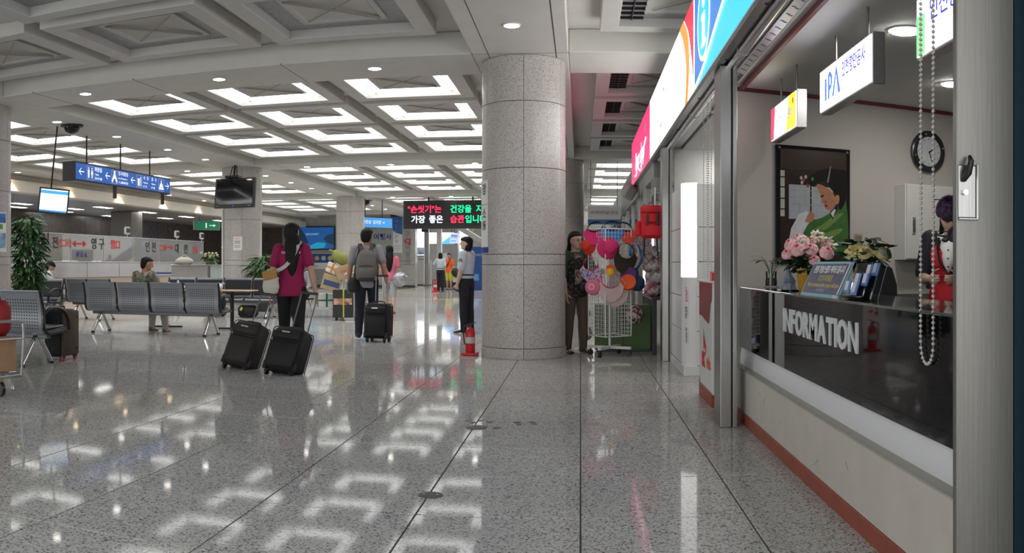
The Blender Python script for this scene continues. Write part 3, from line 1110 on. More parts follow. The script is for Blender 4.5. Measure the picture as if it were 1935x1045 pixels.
shape([(.72, .45), (.76, .47), (.86, .57), (.82, .47), (.75, .38)], .01985, ink('collar', (.015, .02, .05)), 'portrait')
shape([(.73, .44), (.78, .475), (.80, .47), (.76, .40)], .0199, ink('cloth', (.62, .64, .68)), 'portrait')
for x, y, c in ((.33, .73, (.45, .42, .4)), (.36, .71, (.5, .03, .04)), (.39, .74, (.5, .46, .42)), (.34, .69, (.5, .48, .45)), (.48, .725, (.05, .25, .08)), (.42, .665, (.45, .05, .03))):
    shape([(x - .02, y), (x, y + .018), (x + .02, y), (x, y - .018)], .02, ink('orn%.2f%.2f' % (x, y), c), sm=3)
shape([(.675, .70), (.70, .70), (.735, .84), (.72, .845)], .02, ink('pin', (.22, .2, .2)))
for x, y in ((.045, .975), (.955, .972), (.045, .022), (.955, .022)):
    MB().cyl((x * PW, y * PH, .018), (x * PW, y * PH, .026), .011, n=14).build('standoff', M_chrome, po, True)

# clock
ck = thing('wall_clock', 'round silver wall clock with dark rim on the booth wall', 'clock', M=on_wall(wall_u(3.04, 7.27), 2.165, .002))
MB().lathe([(.15, 0), (.185, .012), (.188, .03), (.175, .042), (.135, .044), (.132, .034)], n=40).build('rim', mat('clock_rim', (.06, .06, .075), .25, .7), ck, True)
MB().lathe([(.133, .02), (.133, .035), (.05, .0355)], n=40).build('dial', mat('clock_dial', (.62, .63, .65), .4), ck, True)
MB().box((.018, -.042, .039), (.009, .10, .002), (0, 0, R(22))).build('minute_hand', M_black, ck)
MB().box((.03, .012, .0385), (.08, .012, .002), (0, 0, R(35))).build('hour_hand', M_black, ck)
for k in range(4):
    a = k * PI / 2 + .25
    MB().ell((.158 * math.cos(a), .158 * math.sin(a), .046), (.009, .009, .004)).build('stud', M_chrome, ck, True)
for k in range(12):
    a = k * PI / 6
    MB().box((.112 * math.cos(a), .112 * math.sin(a), .0365), (.02, .004, .001), (0, 0, a)).build('hour_mark', M_black, ck)

# wall cabinet and socket plate
uc = wall_u(2.70, 7.18)
cb = thing('wall_cabinet', 'white wall cabinet with recessed steel pull below the clock', 'cabinet', M=on_wall(uc, 1.19, 0))
M_cab = mat('cabinet_white', (.66, .655, .63), .45, var=.02)
wbox('body', M_cab, 0, 1.3, 0, .66, 0, .16, cb, ch=.003)
wbox('door', M_cab, .01, .645, .01, .65, .16, .176, cb, ch=.002)
wbox('door', M_cab, .655, 1.29, .01, .65, .16, .176, cb, ch=.002)
hd = wbox('pull', M_alu, .06, .10, .22, .37, .176, .182, cb, ch=.002)
wbox('pull_slot', M_steeld, .068, .092, .24, .35, .182, .184, cb)
sk = thing('switch_plate', 'small beige switch plate on the booth wall beside the poster', 'switch', M=on_wall(wall_u(2.33, 7.085), 1.345, 0))
wbox('plate', mat('beige_plate', (.42, .36, .28), .5), -.04, .04, 0, .07, 0, .008, sk, ch=.002)
for k in range(3):
    wbox('rocker', mat('beige_rocker', (.30, .24, .17), .5), -.032 + k * .023, -.014 + k * .023, .012, .058, .008, .012, sk, ch=.002)
text('유량', .03, mat('ochre_ink', (.35, .2, .08), .6), sk, -.03, .035, .013)

# back desk, chair
dk = thing('black_desk', 'low black desk behind the information counter', 'desk', (3.2, 6.32, 0))
wbox('top', M_black, -.7, 1.05, -.5, .6, .86, .90, dk, ch=.006)
wbox('front', M_black, -.68, 1.03, -.48, -.45, 0.0, .86, dk)
wbox('side', M_black, -.68, -.65, -.45, .58, 0.0, .86, dk)
mon = thing('computer_monitor', 'black computer monitor seen from behind on the black desk', 'monitor', (2.85, 6.15, .90), R(-25))
wbox('screen', M_black, -.26, .26, -.03, .02, .06, .36, mon, ch=.01)
MB().cyl((0, .0, .012), (0, .0, .10), .02, n=10).build('neck', M_black, mon)
MB().lathe([(.11, 0), (.11, .012), (.03, .016)], n=20).build('foot', M_black, mon, True)
ch = thing('office_chair', 'black office chair with rounded back behind the brochure stand', 'chair', (2.0, 5.95, 0), R(165))
mb = MB()
mb.loft([[Vector((x * w, -.03 + d, z)) for x, d in ((-1, .05), (-.6, 0), (0, -.02), (.6, 0), (1, .05), (1, .09), (.6, .05), (0, .03), (-.6, .05), (-1, .09))] for z, w in ((.62, .2), (.75, .24), (1.0, .235), (1.12, .2), (1.20, .10), (1.215, .05))])
mb.build('backrest', mat('black_mesh_fabric', (.01, .01, .011), .8, bump=.2, scale=300), ch, True)
wbox('seat', MATS['black_mesh_fabric'], -.24, .24, -.48, .0, .44, .52, ch, ch=.03)
MB().cyl((0, -.24, .08), (0, -.24, .45), .03, n=12).build('gas_lift', M_blackm, ch, True)
wbox('back_bar', M_blackm, -.03, .03, -.05, .02, .46, .8, ch, ch=.005)
for k in range(5):
    a = 2 * PI * k / 5 + .3
    o = MB().box((math.cos(a) * .16, -.24 + math.sin(a) * .16, .08), (.30, .04, .035), (0, 0, a), .006).build('foot_spoke', M_blackm, ch)
    MB().ell((math.cos(a) * .31, -.24 + math.sin(a) * .31, .032), (.032, .032, .032)).build('caster', M_black, ch, True)
# ================================================================== WHITE AND RED PHONE SHOP (between the posts)
M_tilew = mat('white_tile', (0.74, 0.74, 0.74), 0.25, var=0.015)
M_skwhite = mat('gloss_white', (0.80, 0.80, 0.80), 0.25, var=0.01)
M_skred = mat('brick_red_gloss', (0.27, 0.035, 0.03), 0.3)
M_logo = mat('logo_red', (0.72, 0.03, 0.05), 0.4)
M_logo2 = mat('logo_orange_red', (0.80, 0.16, 0.05), 0.4)
structure(wbox('wall_inner', M_white, 3.2, 3.3, 7.42, 11.0, 0, 2.6))
structure(wbox('ceiling_2', mat('shop_ceiling', (.62, .62, .63), .6), 1.24, 3.3, 6.95, 11.0, 2.56, 2.62))
structure(wbox('wall_east', M_white, 1.15, 3.2, 10.62, 10.7, 0, 2.6))
for k, (x, y) in enumerate(((2.0, 8.4), (2.0, 10.2))):
    d = thing('shop_downlight', ['round phone shop ceiling lamp on the side of the steel post', 'round phone shop ceiling lamp above the tiled pier'][k], 'downlight', (x, y, 2.56), 0, 'phone shop lamps')
    MB().lathe([(.105, 0), (.105, -.006), (.09, -.008)], n=24).build('trim_ring', M_white, d, True)
    MB().lathe([(.088, -.007), (.088, -.012), (.04, -.016)], n=24).build('bulb', E_booth, d, True)
# tiled pier with rounded glowing corner
pr = thing('tiled_pier', 'white tiled pier with a glowing rounded corner column inside the phone shop', 'pier', (0, 0, 0))
wbox('core', M_grout, 1.09, 1.40, 9.115, 10.30, 0.0, 1.985, pr)
wbox('corner_core', M_grout, 1.205, 1.40, 8.98, 9.115, 0.0, 1.985, pr)
wbox('plinth', M_tilew, 1.06, 1.42, 8.93, 10.31, 0.0, .10, pr, ch=.004)
zs = [.103, .46, .82, 1.18, 1.54, 1.99]
for a, b_ in zip(zs, zs[1:]):
    for y0, y1 in ((9.12, 9.70), (9.705, 10.31)):
        wbox('wall_tile', M_tilew, 1.07, 1.09, y0, y1, a + .003, b_ - .003, pr, ch=.002)
    wbox('wall_tile', M_tilew, 1.20, 1.40, 8.955, 8.98, a + .003, b_ - .003, pr, ch=.002)
E_col = emit('glow_column', (1.0, 0.99, 0.98), 2.2)


def quarter(z0, z1, r):
    c = Vector((1.20, 9.11, 0))
    P = [(1.2, 9.11)] + [(1.205 + r * math.cos(a), 9.11 + r * math.sin(a)) for a in [PI + (PI / 2) * i / 10 for i in range(11)]]
    return MB().prism(P, z0, z1)


quarter(.10, 1.02, .15).build('lower_shaft', M_tilew, pr, .5)
quarter(1.02, 2.0, .152).build('lit_shaft', E_col, pr, .5)
M_txt = mat('grey_ink', (.12, .12, .13), .5)
sf = frame((1.094, 9.0, 0.95), (0, 0, -1), (0.75, -0.66, 0))
for i, (s_, z) in enumerate((('T Roaming', .92), ('로밍센터', .72), ('SK telecom', .50))):
    o = text(s_, .035, M_txt if i else M_logo, pr, bold=.0003)
    o.data.transform(frame((1.092, 8.985, z), (0, 0, -1), (-0.70, 0.70, 0)))
    o.location = (0, 0, 0)
# counter with the winged red logo
skc = thing('phone_shop_counter', 'low red and white counter with a red winged logo', 'counter', (0, 0, 0))
wbox('body', M_skwhite, 1.05, 1.45, 6.92, 7.66, .10, 1.0, skc, ch=.004)
wbox('plinth', M_terra, 1.046, 1.45, 6.92, 7.664, 0.0, .10, skc, ch=.003)
wbox('top', M_skwhite, 1.035, 1.47, 6.90, 7.68, 1.0, 1.015, skc, ch=.003)
FS = frame((1.049, 7.66, 0), (0, -1, 0), (0, 0, 1))
mb = MB()
mb.prism([(0, 1.0), (0, .70), (.1, .715), (.55, .66), (.60, .68), (.66, .82), (.74, .86), (.74, 1.0)], 0, .0015, FS)
mb.build('red_band', M_skred, skc)
mb = MB()
mb.prism([(0, .10), (0, .17), (.06, .12), (.6, .115), (.74, .115), (.74, .10)], 0, .0015, FS)
mb.build('red_foot_band', M_skred, skc)
mb = MB()
mb.prism(smoothpts([(.27, .60), (.30, .55), (.40, .47), (.42, .44), (.36, .46), (.30, .445), (.28, .42), (.265, .50), (.27, .60)], 4)[:-1], .0012, .0025, FS)
mb.build('logo_wing', M_logo, skc)
mb = MB()
mb.prism(smoothpts([(.33, .455), (.43, .45), (.40, .40), (.335, .375), (.36, .415), (.33, .455)], 4)[:-1], .0012, .0025, FS)
mb.build('logo_wing', M_logo2, skc)
for s_, x, sz, m_ in (('SK', .17, .17, M_logo), ('tele', .45, .15, M_logo2)):
    o = text(s_, sz, m_, skc, bold=.006 if s_ == 'SK' else .002, sx=.95)
    o.data.transform(FS @ Matrix.Translation((x, .335, .002)))
    o.location = (0, 0, 0)
# devices on it
for k, (x, y, c, lab) in enumerate(((1.20, 7.45, M_skwhite, 'white card terminal on the red and white counter'), (1.18, 7.18, M_logo, 'red leaflet box on the red and white counter'), (1.28, 7.02, M_skwhite, 'white desk phone on the red and white counter'))):
    d = thing(['card_terminal', 'leaflet_box', 'desk_phone'][k], lab, ['terminal', 'box', 'phone'][k], (x, y, 1.015), R(20 * k))
    mb = MB()
    mb.loft([[Vector((sx * .07, sy * .09, z + (.03 if sy > 0 and z > .01 else 0))) for sx, sy in ((-1, -1), (1, -1), (1, 1), (-1, 1))] for z in (0, .045)])
    mb.build('body', c, d)
    MB().box((0, .0, .066), (.10, .12, .004), (R(9.5), 0, 0)).build('panel', M_black if k == 0 else M_skwhite, d)
    for q in range(3):
        MB().box((-.03 + .03 * q, -.055, .052), (.02, .02, .006), (R(9.5), 0, 0)).build('key', M_alu, d)
bs = thing('acrylic_leaflet_holder', 'tilted clear leaflet holder with blue leaflet on the red and white counter', 'leaflet holder', (1.25, 7.32, 1.015), R(-60))
MB().box((0, 0, .13), (.16, .006, .26), (R(-18), 0, 0)).build('back_plate', M_glass, bs)
MB().box((0, -.012, .12), (.13, .004, .2), (R(-18), 0, 0)).build('leaflet', mat('leaflet_blue', (.15, .3, .55), .4), bs)
MB().box((0, -.03, .004), (.16, .09, .008)).build('foot', M_glass, bs)

# steel jamb between phone shop and bag shop
pj = post(0.97, 1.09, 10.34, 10.60, 2.55, 'steel door jamb between the white tiled pier and the bag shop')

# ================================================================== BALL CHAINS
M_bead = mat('bead_plastic', (.62, .61, .56), .3, .2)


def chain(x, y, ztop, zlow, dy, pitch, r_, lab):
    c = thing('ball_chain', lab, 'chain', (x, y, 0))
    path = []
    hw = dy / 2
    z = ztop
    while z > zlow + hw * 1.3:
        path.append((0, hw, z))
        z -= pitch
    zc = zlow + hw * 1.3
    n = max(3, int(PI * hw * 1.15 / pitch))
    for i in range(1, n):
        a = PI * i / n
        path.append((0, hw * math.cos(a), zc - hw * 1.3 * math.sin(a)))
    up = [(0, -hw, q[2]) for q in path[:int((ztop - zc) / pitch) + 1]][::-1]
    path += up
    mb = MB()
    for p in path:
        mb.ell(p, (r_, r_, r_ * .92), 8, 6)
    tag(mb.build('beads', M_bead, c, True), kind='stuff')
    MB().tube([Vector(p) for p in path], r_ * .18, 4).build('cord', M_paper, c)
    return c


chain(1.20, 2.865, 2.55, .79, .115, .0185, .0072, 'long pale ball chain loop hanging in front of the dark counter')
chain(1.08, 7.50, 2.53, .80, .22, .02, .006, 'pale ball chain loop in front of the brick-red counter top')
chain(1.09, 7.30, 2.53, .84, .16, .02, .006, 'second, shorter ball chain loop beside the steel post')

# ================================================================== BAG AND HAT SHOP
M_wire = mat('white_wire', (.74, .74, .73), .35)
HR = thing('hat_rack', 'white wire grid hat rack on a four-castor base beside the column', 'display rack', (0.37, 11.08, 0), R(32))
hw = .195
zb_, zt_ = .255, 1.60
for k in range(4):
    a = k * PI / 2
    g = MB()
    Mx = Matrix.Rotation(a, 4, 'Z') @ Matrix.Translation((0, -hw, 0))
    # one side of the square tower
    for i in range(2):
        x = -hw + i * 2 * hw
        g.cyl((x, 0, zb_), (x, 0, zt_), .0085, n=6)
    for z in (zb_, zt_):
        g.cyl((-hw, 0, z), (hw, 0, z), .0085, n=6)
    for i in range(1, 8):
        x = -hw + i * 2 * hw / 8
        g.cyl((x, 0, zb_), (x, 0, zt_), .0028, n=4)
    nz_ = 27
    for j in range(1, nz_):
        z = zb_ + (zt_ - zb_) * j / nz_
        g.cyl((-hw, 0, z), (hw, 0, z), .0028, n=4)
    g.v = [tuple(Mx @ Vector(p)) for p in g.v]
    tag(g.build('grid_side', M_wire, HR), kind='stuff')
MB().cyl((0, 0, .1), (0, 0, zt_ - .02), .016, n=12).build('pole', M_wire, HR, True)
for k in range(4):
    a = k * PI / 2 + R(30)
    MB().box((math.cos(a) * .15, math.sin(a) * .15, .105), (.30, .045, .035), (0, 0, a), .004).build('base_arm', M_wire, HR)
    cs = MB().cyl((math.cos(a) * .27, math.sin(a) * .27, .045), (math.cos(a) * .27, math.sin(a) * .27, .09), .01, n=8).build('castor', M_black, HR)
    Mq = Matrix.Rotation(a, 3, 'Z')
    p = Vector((math.cos(a) * .27, math.sin(a) * .27, .032))
    q = Mq @ Vector((0, .014, 0))
    MB().cyl(p - q, p + q, .032, n=16).build('castor_wheel', M_black, HR, True)


def fabric(n, c, r=0.85):
    return mat('fabric_' + n, c, r, var=.12, scale=200, bump=.15)


def hat(name, lab, cat, loc, rot, m, kind='bucket', s=1.0, m2=None, grp='hats and visors on the wire rack'):
    h = thing(name, lab, cat, loc, 0, grp)
    h.rotation_euler = rot
    if kind == 'cap':
        h.scale = (s, s, s)
    n = 28
    if kind == 'bucket':
        prof = [(.165, -.02), (.16, -.012), (.115, .035), (.105, .04), (.102, .075), (.092, .115), (.07, .135), (.02, .14)]
        MB().lathe([(r_ * s, z * s) for r_, z in prof], n=n).build('crown', m, h, True)
        MB().tube([(.106 * s * math.cos(2 * PI * i / n), .106 * s * math.sin(2 * PI * i / n), .042 * s) for i in range(n)], .004, 5, True).build('hat_band', m2 or m, h, True)
    elif kind == 'visor':
        mb = MB()
        top, bot = [], []
        for i in range(17):
            a = PI * (0.02 + .96 * i / 16)
            top.append(Vector((.10 * math.cos(a), .09 * math.sin(a), .0)) * s)
            q = math.sin(a)
            bot.append(Vector((.145 * math.cos(a), .06 + .17 * q, -.035 - .045 * q + .03 * math.cos(a) ** 2)) * s)
        th_ = Vector((0, 0, .004))
        V = top + bot + [p - th_ for p in top] + [p - th_ for p in bot]
        N = 17
        F_ = []
        for i in range(N - 1):
            F_ += [(i, N + i, N + i + 1, i + 1), (2 * N + i, 2 * N + i + 1, 3 * N + i + 1, 3 * N + i), (N + i, 3 * N + i, 3 * N + i + 1, N + i + 1), (i, i + 1, 2 * N + i + 1, 2 * N + i)]
        mb.add(V, F_)
        mb.build('brim', m, h, True)
        bm_ = MB()
        R1, R2 = [], []
        for i in range(n):
            a = 2 * PI * i / n
            R1.append(Vector((.10 * math.cos(a), .09 * math.sin(a), -.004)) * s)
            R2.append(Vector((.098 * math.cos(a), .088 * math.sin(a), .024)) * s)
        bm_.loft([R1, R2, [p * .97 for p in R2], [p * .97 for p in R1]], closed=True)
        bm_.build('head_band', m2 or m, h, True)
    elif kind == 'cap':
        MB().lathe([(.098, 0), (.102, .03), (.095, .075), (.07, .105), (.02, .118)], n=n).build('crown', m, h, True)
        mb = MB()
        V, N = [], 13
        for i in range(N):
            a = PI * (.1 + .8 * i / (N - 1))
            V.append(Vector((.1 * math.cos(a), .1 * math.sin(a), .006)))
        for i in range(N):
            a = PI * (.1 + .8 * i / (N - 1))
            V.append(Vector((.105 * math.cos(a), .1 + .09 * math.sin(a), -.012)))
        V += [p - Vector((0, 0, .005)) for p in V]
        F_ = []
        for i in range(N - 1):
            F_ += [(i, N + i, N + i + 1, i + 1), (2 * N + i, 2 * N + i + 1, 3 * N + i + 1, 3 * N + i), (N + i, 3 * N + i, 3 * N + i + 1, N + i + 1)]
        mb.add(V, F_)
        mb.build('peak', m2 or m, h, True)
        MB().ell((0, 0, .12), (.01, .01, .006)).build('button', m, h, True)
    return h


def rk(x, z, d=-.26):
    """a spot on the viewer's side of the rack: x sideways, d in front"""
    return (0.37 + x, 11.08 + d, z)


def stripes(name, c1, c2, sc=60):
    if name in MATS:
        return MATS[name]
    m, nt, b = new_mat(name)
    tc = nt.nodes.new('ShaderNodeTexCoord')
    w = nt.nodes.new('ShaderNodeTexWave')
    w.bands_direction = 'Z'
    w.inputs['Scale'].default_value = sc
    w.inputs['Distortion'].default_value = 0.6
    nt.links.new(tc.outputs['Object'], w.inputs['Vector'])
    rp = nt.nodes.new('ShaderNodeValToRGB')
    rp.color_ramp.elements[0].position = .45
    rp.color_ramp.elements[1].position = .55
    rp.color_ramp.elements[0].color = (*c1, 1)
    rp.color_ramp.elements[1].color = (*c2, 1)
    nt.links.new(w.outputs['Fac'], rp.inputs['Fac'])
    nt.links.new(rp.outputs['Color'], b.inputs['Base Color'])
    b.inputs['Roughness'].default_value = .8
    MATS[name] = m
    return m


def blotch(name, cols, sc=40, rough=.8):
    """printed cloth: random patches of a few colours"""
    if name in MATS:
        return MATS[name]
    m, nt, b = new_mat(name)
    tc = nt.nodes.new('ShaderNodeTexCoord')
    v = nt.nodes.new('ShaderNodeTexVoronoi')
    v.inputs['Scale'].default_value = sc
    nt.links.new(tc.outputs['Object'], v.inputs['Vector'])
    sp = nt.nodes.new('ShaderNodeSeparateColor')
    nt.links.new(v.outputs['Color'], sp.inputs['Color'])
    rp = nt.nodes.new('ShaderNodeValToRGB')
    cr = rp.color_ramp
    cr.interpolation = 'CONSTANT'
    while len(cr.elements) < len(cols):
        cr.elements.new(.5)
    for i, c in enumerate(cols):
        cr.elements[i].position = i / len(cols)
        cr.elements[i].color = (*c, 1)
    nt.links.new(sp.outputs['Red'], rp.inputs['Fac'])
    nt.links.new(rp.outputs['Color'], b.inputs['Base Color'])
    b.inputs['Roughness'].default_value = rough
    MATS[name] = m
    return m


F_pinkhot, F_cyan_, F_coral = fabric('hot_pink', (.70, .03, .17)), fabric('sky_blue', (.02, .25, .62)), fabric('coral', (.80, .09, .06))
F_brown, F_orange, F_whitef = fabric('dark_brown', (.045, .03, .02)), fabric('orange', (.80, .12, .03)), fabric('off_white', (.75, .72, .64))
F_pale = fabric('pale_pink', (.72, .52, .52))
hat('sun_visor', 'hot pink sun visor lying on top of the rack', 'visor', (0.19, 11.06, 1.625), (R(-46), 0, R(160)), F_pinkhot, 'visor', 1.0, M_black)
hat('sun_visor', 'sky blue sun visor on top of the rack', 'visor', (0.40, 11.02, 1.635), (R(-42), 0, R(178)), F_cyan_, 'visor', 1.0, M_black)
hat('sun_visor', 'coral red sun visor on top of the rack, nearest the shop', 'visor', (0.56, 11.06, 1.625), (R(-44), 0, R(205)), F_coral, 'visor', .95, M_black)
hat('bucket_hat', 'hot pink bucket hat hung high on the rack', 'hat', rk(-.02, 1.36, -.22), (R(80), R(0), R(10)), F_pinkhot, 'bucket', .88)
hat('sun_visor', 'dark brown sun visor hung at the rack corner', 'visor', rk(.19, 1.32, -.20), (R(-80), 0, R(205)), F_brown, 'visor', 1.15, F_brown)
hat('sun_visor', 'cream sun visor behind the dark brown one', 'visor', rk(.27, 1.33, -.10), (R(-80), 0, R(220)), F_whitef, 'visor', 1.1, F_whitef)
hat('sun_visor', 'blue sun visor behind the cream one', 'visor', rk(.32, 1.31, -.02), (R(-80), 0, R(230)), F_cyan_, 'visor', 1.1, F_cyan_)
hat('sun_visor', 'patterned child visor with hot pink band, by the shop woman', 'visor', rk(-.24, 1.16, -.20), (R(-75), 0, R(165)), blotch('print_visor', [(.45, .5, .62), (.12, .15, .4), (.6, .2, .25), (.5, .55, .6)], 60), 'visor', .95, F_pinkhot)
hat('baseball_cap', 'pink striped cap low on the left of the rack', 'cap', rk(-.20, .87, -.20), (R(85), 0, R(-20)), stripes('pink_stripe', (.78, .35, .42), (.70, .12, .25), 22), 'cap')
hat('sun_visor', 'pale pink sheer visor with rose edge in the middle of the rack', 'visor', rk(.0, .96, -.27), (R(-78), 0, R(185)), F_pale, 'visor', 1.15, F_pinkhot)
hat('sun_visor', 'second pale pink visor hung below the first', 'visor', rk(.07, .90, -.21), (R(-78), 0, R(195)), F_pale, 'visor', 1.15, F_pale)
hat('baseball_cap', 'orange cap with purple peak on the right of the rack', 'cap', rk(.22, .94, -.2), (R(110), 0, R(170)), F_orange, 'cap', 1.0, fabric('purple', (.10, .04, .18)))
hat('baseball_cap', 'dark blue cap beside the orange one', 'cap', rk(.32, .92, -.06), (R(95), 0, R(60)), fabric('navy', (.03, .05, .12)), 'cap')
hat('bucket_hat', 'red cap hung inside the rack near the woman', 'hat', rk(-.27, 1.39, -.02), (R(80), 0, R(-40)), fabric('red', (.68, .04, .03)), 'bucket', .7)
hat('bucket_hat', 'printed white and maroon sun hat hung low beside the table', 'hat', (0.70, 11.22, .52), (R(80), 0, R(25)), blotch('print_hat', [(.62, .55, .50), (.25, .06, .07), (.55, .5, .46), (.12, .05, .08)], 30), 'bucket', .78)
hat('paper_flower', 'yellow and orange bow above the sheer visor', 'bow', rk(.0, 1.06, -.25), (R(90), 0, 0), fabric('yellow', (.85, .5, .03)), 'cap', .5, F_orange)
# green cabinet behind the rack, dark sales table
M_green = mat('moss_green_laminate', (.085, .16, .045), .5)
gc = thing('green_cabinet', 'low moss green cabinet behind the hat rack', 'cabinet', (.56, 11.72, 0))
wbox('carcass', M_green, -.37, .37, -.22, .22, .03, .62, gc, ch=.005)
wbox('door', M_green, -.365, -.005, -.235, -.22, .05, .60, gc, ch=.003)
wbox('door', M_green, .005, .365, -.235, -.22, .05, .60, gc, ch=.003)
wbox('plinth', M_black, -.35, .35, -.2, .2, 0, .03, gc)
tb = thing('sales_table', 'dark sales table with goods at the bag shop opening', 'table', (1.22, 11.9, 0))
wbox('top', M_black, -.32, .5, -.85, .9, .70, .74, tb, ch=.006)
for x in (-.28, .46):
    for y in (-.8, .85):
        wbox('leg', M_black, x - .03, x + .03, y - .03, y + .03, 0, .70, tb)
wbox('skirt', mat('dark_cloth', (.02, .022, .028), .9), -.30, -.29, -.77, .82, .02, .70, tb)
# red backpack hung in the shop opening
M_redb = fabric('backpack_red', (.72, .015, .03), .6)
bp_ = thing('backpack', 'bright red backpack hanging in the bag shop opening', 'backpack', (.885, 10.88, 1.48))
wbox('body', M_redb, -.135, .135, -.09, .09, 0, .36, bp_, ch=.035)
wbox('lid', M_redb, -.14, .14, -.11, .10, .30, .41, bp_, ch=.03)
wbox('front_pocket', M_redb, -.115, .115, -.145, -.09, .02, .17, bp_, ch=.02)
wbox('upper_pocket', M_redb, -.08, .08, -.13, -.09, .19, .30, bp_, ch=.015)
for s_ in (-1, 1):
    wbox('side_pocket', M_redb, s_ * .165 - .03, s_ * .165 + .03, -.06, .05, .03, .22, bp_, ch=.018)
    wbox('buckle_strap', M_black, s_ * .06 - .012, s_ * .06 + .012, -.15, -.13, .16, .32, bp_, ch=.004)
    MB().tube([(s_ * .07, .09, .36), (s_ * .08, .15, .2), (s_ * .08, .12, -.05), (s_ * .09, .08, -.22)], .012, 6).build('shoulder_strap', M_black, bp_, True)
MB().tube([(-.03, .03, .41), (-.025, .03, .45), (.025, .03, .45), (.03, .03, .41)], .006, 6).build('grab_loop', M_black, bp_, True)
MB().cyl((-.0, .03, .45), (0, .03, 1.07), .003, n=5).build('hook_wire', M_steel, bp_)
# wrapped goods heaped on the table
random.seed(5)
wrapcols = [(.62, .25, .30), (.55, .42, .42), (.72, .45, .48), (.40, .12, .16), (.60, .55, .52), (.30, .20, .24), (.70, .62, .60)]
for k in range(16):
    row = k // 4
    x = .93 + (k % 4) * .11 + random.uniform(-.03, .03)
    y = 11.35 + (k % 4) * .12 + random.uniform(-.05, .05) + row * .03
    z = .74 + row * .16
    c = wrapcols[k % 7]
    o = MB()
    o.ell((0, 0, .085), (.12, .10, .095), 10, 7)
    for i, p in enumerate(o.v):
        nn = mnoise.noise(Vector(p) * 14 + Vector((k * 3.1, 0, 0)))
        f = 1 + .28 * nn
        o.v[i] = (p[0] * f, p[1] * f, max(0.0, p[2] * f))
    ob = o.build('wrapped_bag', blotch('wrap_%d' % (k % 7), [c, tuple(q * .6 for q in c), tuple(min(1, q * 1.25) for q in c), (.7, .7, .68)], 26, .25), None, True, loc=(x, y, z))
    tag(ob, 'crumpled film-wrapped pouch on the sales table, %s tier, %s from the corridor' % (['bottom', 'second', 'third', 'top'][row], ORD[k % 4]), 'pouch', 'wrapped pouches on the sales table')
# printed cloth bag under the backpack
o = MB()
o.loft([[Vector((w * math.cos(2 * PI * i / 18), .05 * math.sin(2 * PI * i / 18), z)) for i in range(18)] for z, w in ((0, .10), (.05, .15), (.2, .16), (.32, .12), (.36, .05))])
ob = thing('cloth_bag', 'speckled printed cloth bag hung beside the red backpack', 'bag', (.78, 11.3, 1.17))
o.build('body', blotch('print_cloth', [(.55, .50, .50), (.3, .2, .22), (.6, .56, .55), (.4, .3, .33)], 55), ob, True)
MB().tube([(-.06, 0, .35), (-.04, 0, .5), (.04, 0, .5), (.06, 0, .35)], .006, 6).build('handle', M_black, ob, True)
MB().cyl((0, 0, .49), (0, 0, 1.25), .003, n=5).build('hook_wire', M_steel, ob)
# goods hung low beside the woman
for k, (x, z, c) in enumerate(((.02, .60, (.55, .06, .05)), (.07, .42, (.6, .3, .25)), (.03, .25, (.5, .08, .06)), (.10, .15, (.65, .45, .4)), (.0, .86, (.6, .12, .12)))):
    o = MB()
    o.ell((0, 0, .08), (.06, .04, .09), 10, 7)
    ob = tag(o.build('trinket_pouch', blotch('trk%d' % k, [c, tuple(q * .5 for q in c), (.7, .65, .6)], 40, .4), None, True, loc=(x, 11.72, z)), 'small red wrapped trinket on the stand beside the shop woman, number %s from the top' % ['two', 'three', 'four', 'five', 'one'][k], 'trinket', 'trinkets on the wire stand')
st_ = thing('trinket_stand', 'thin wire trinket stand between the shop woman and the hat rack', 'display rack', (.02, 11.80, 0))
MB().cyl((0, 0, 0), (0, 0, 1.25), .012, n=8).build('pole', M_wire, st_)
MB().lathe([(.11, 0), (.11, .02), (.02, .03)], n=20).build('foot', M_wire, st_, True)
for z in (.30, .47, .65, .80, 1.0):
    MB().cyl((-.1, 0, z), (.1, 0, z), .004, n=5).build('arm', M_wire, st_)

# ------------------------------------------------------------------ shop row beyond: steel and glass storefront
sw = structure(wbox('wall_outer', mat('shop_rear', (.42, .40, .38), .6), 3.4, 3.5, 11.0, 40, 0, 3.9))
lin = thing('storefront_lintel', 'long steel lintel over the glass storefronts down the corridor', 'lintel', (0, 0, 0))
wbox('beam', M_steeld, 1.0, 1.25, 11.9, 40, 2.35, 2.58, lin)
wbox('upper_panel', mat('fascia_gray', (.33, .33, .33), .4, .2), 1.05, 1.2, 16.3, 40, 2.58, 3.1, lin)
for k in range(10):
    y = 13.6 + k * 1.9
    pz = thing('storefront_post', 'slim steel storefront post down the shop corridor, %s from the bag shop' % ORD[k], 'post', (1.06, y, 0), 0, 'storefront posts')
    wbox('shaft', M_steel, -.045, .045, -.06, .06, 0, 2.35, pz, ch=.004)
    wbox('base_shoe', M_steeld, -.055, .055, -.07, .07, 0, .08, pz, ch=.003)
    if k > 0:
        wn_ = structure(wbox('window_%d' % k, M_glass, 1.05, 1.06, y + .06, y + 1.84, .1, 2.35))
E_shopl = emit('shop_tube', (1.0, .98, .96), 22.0)
for k, (x, y) in enumerate(((1.9, 12.4), (2.6, 13.2), (1.9, 14.6), (2.2, 17.5), (2.2, 21), (2.2, 25), (2.2, 30))):
    t = thing('shop_tube_light', 'bright tube light inside the shops, %s from the red backpack' % ORD[k], 'lamp', (x, y, 2.552), R(0), 'shop tube lights')
    MB().bx(-.06, .06, -.62, .62, 0, .05, .006).build('housing', M_white, t)
    MB().cyl((0, -.6, -.02), (0, .6, -.02), .018, n=10).build('tube', E_shopl, t, True)
structure(wbox('ceiling_3', mat('shop_ceiling2', (.6, .6, .6), .6), 1.25, 3.4, 11.05, 40, 2.6, 2.66))
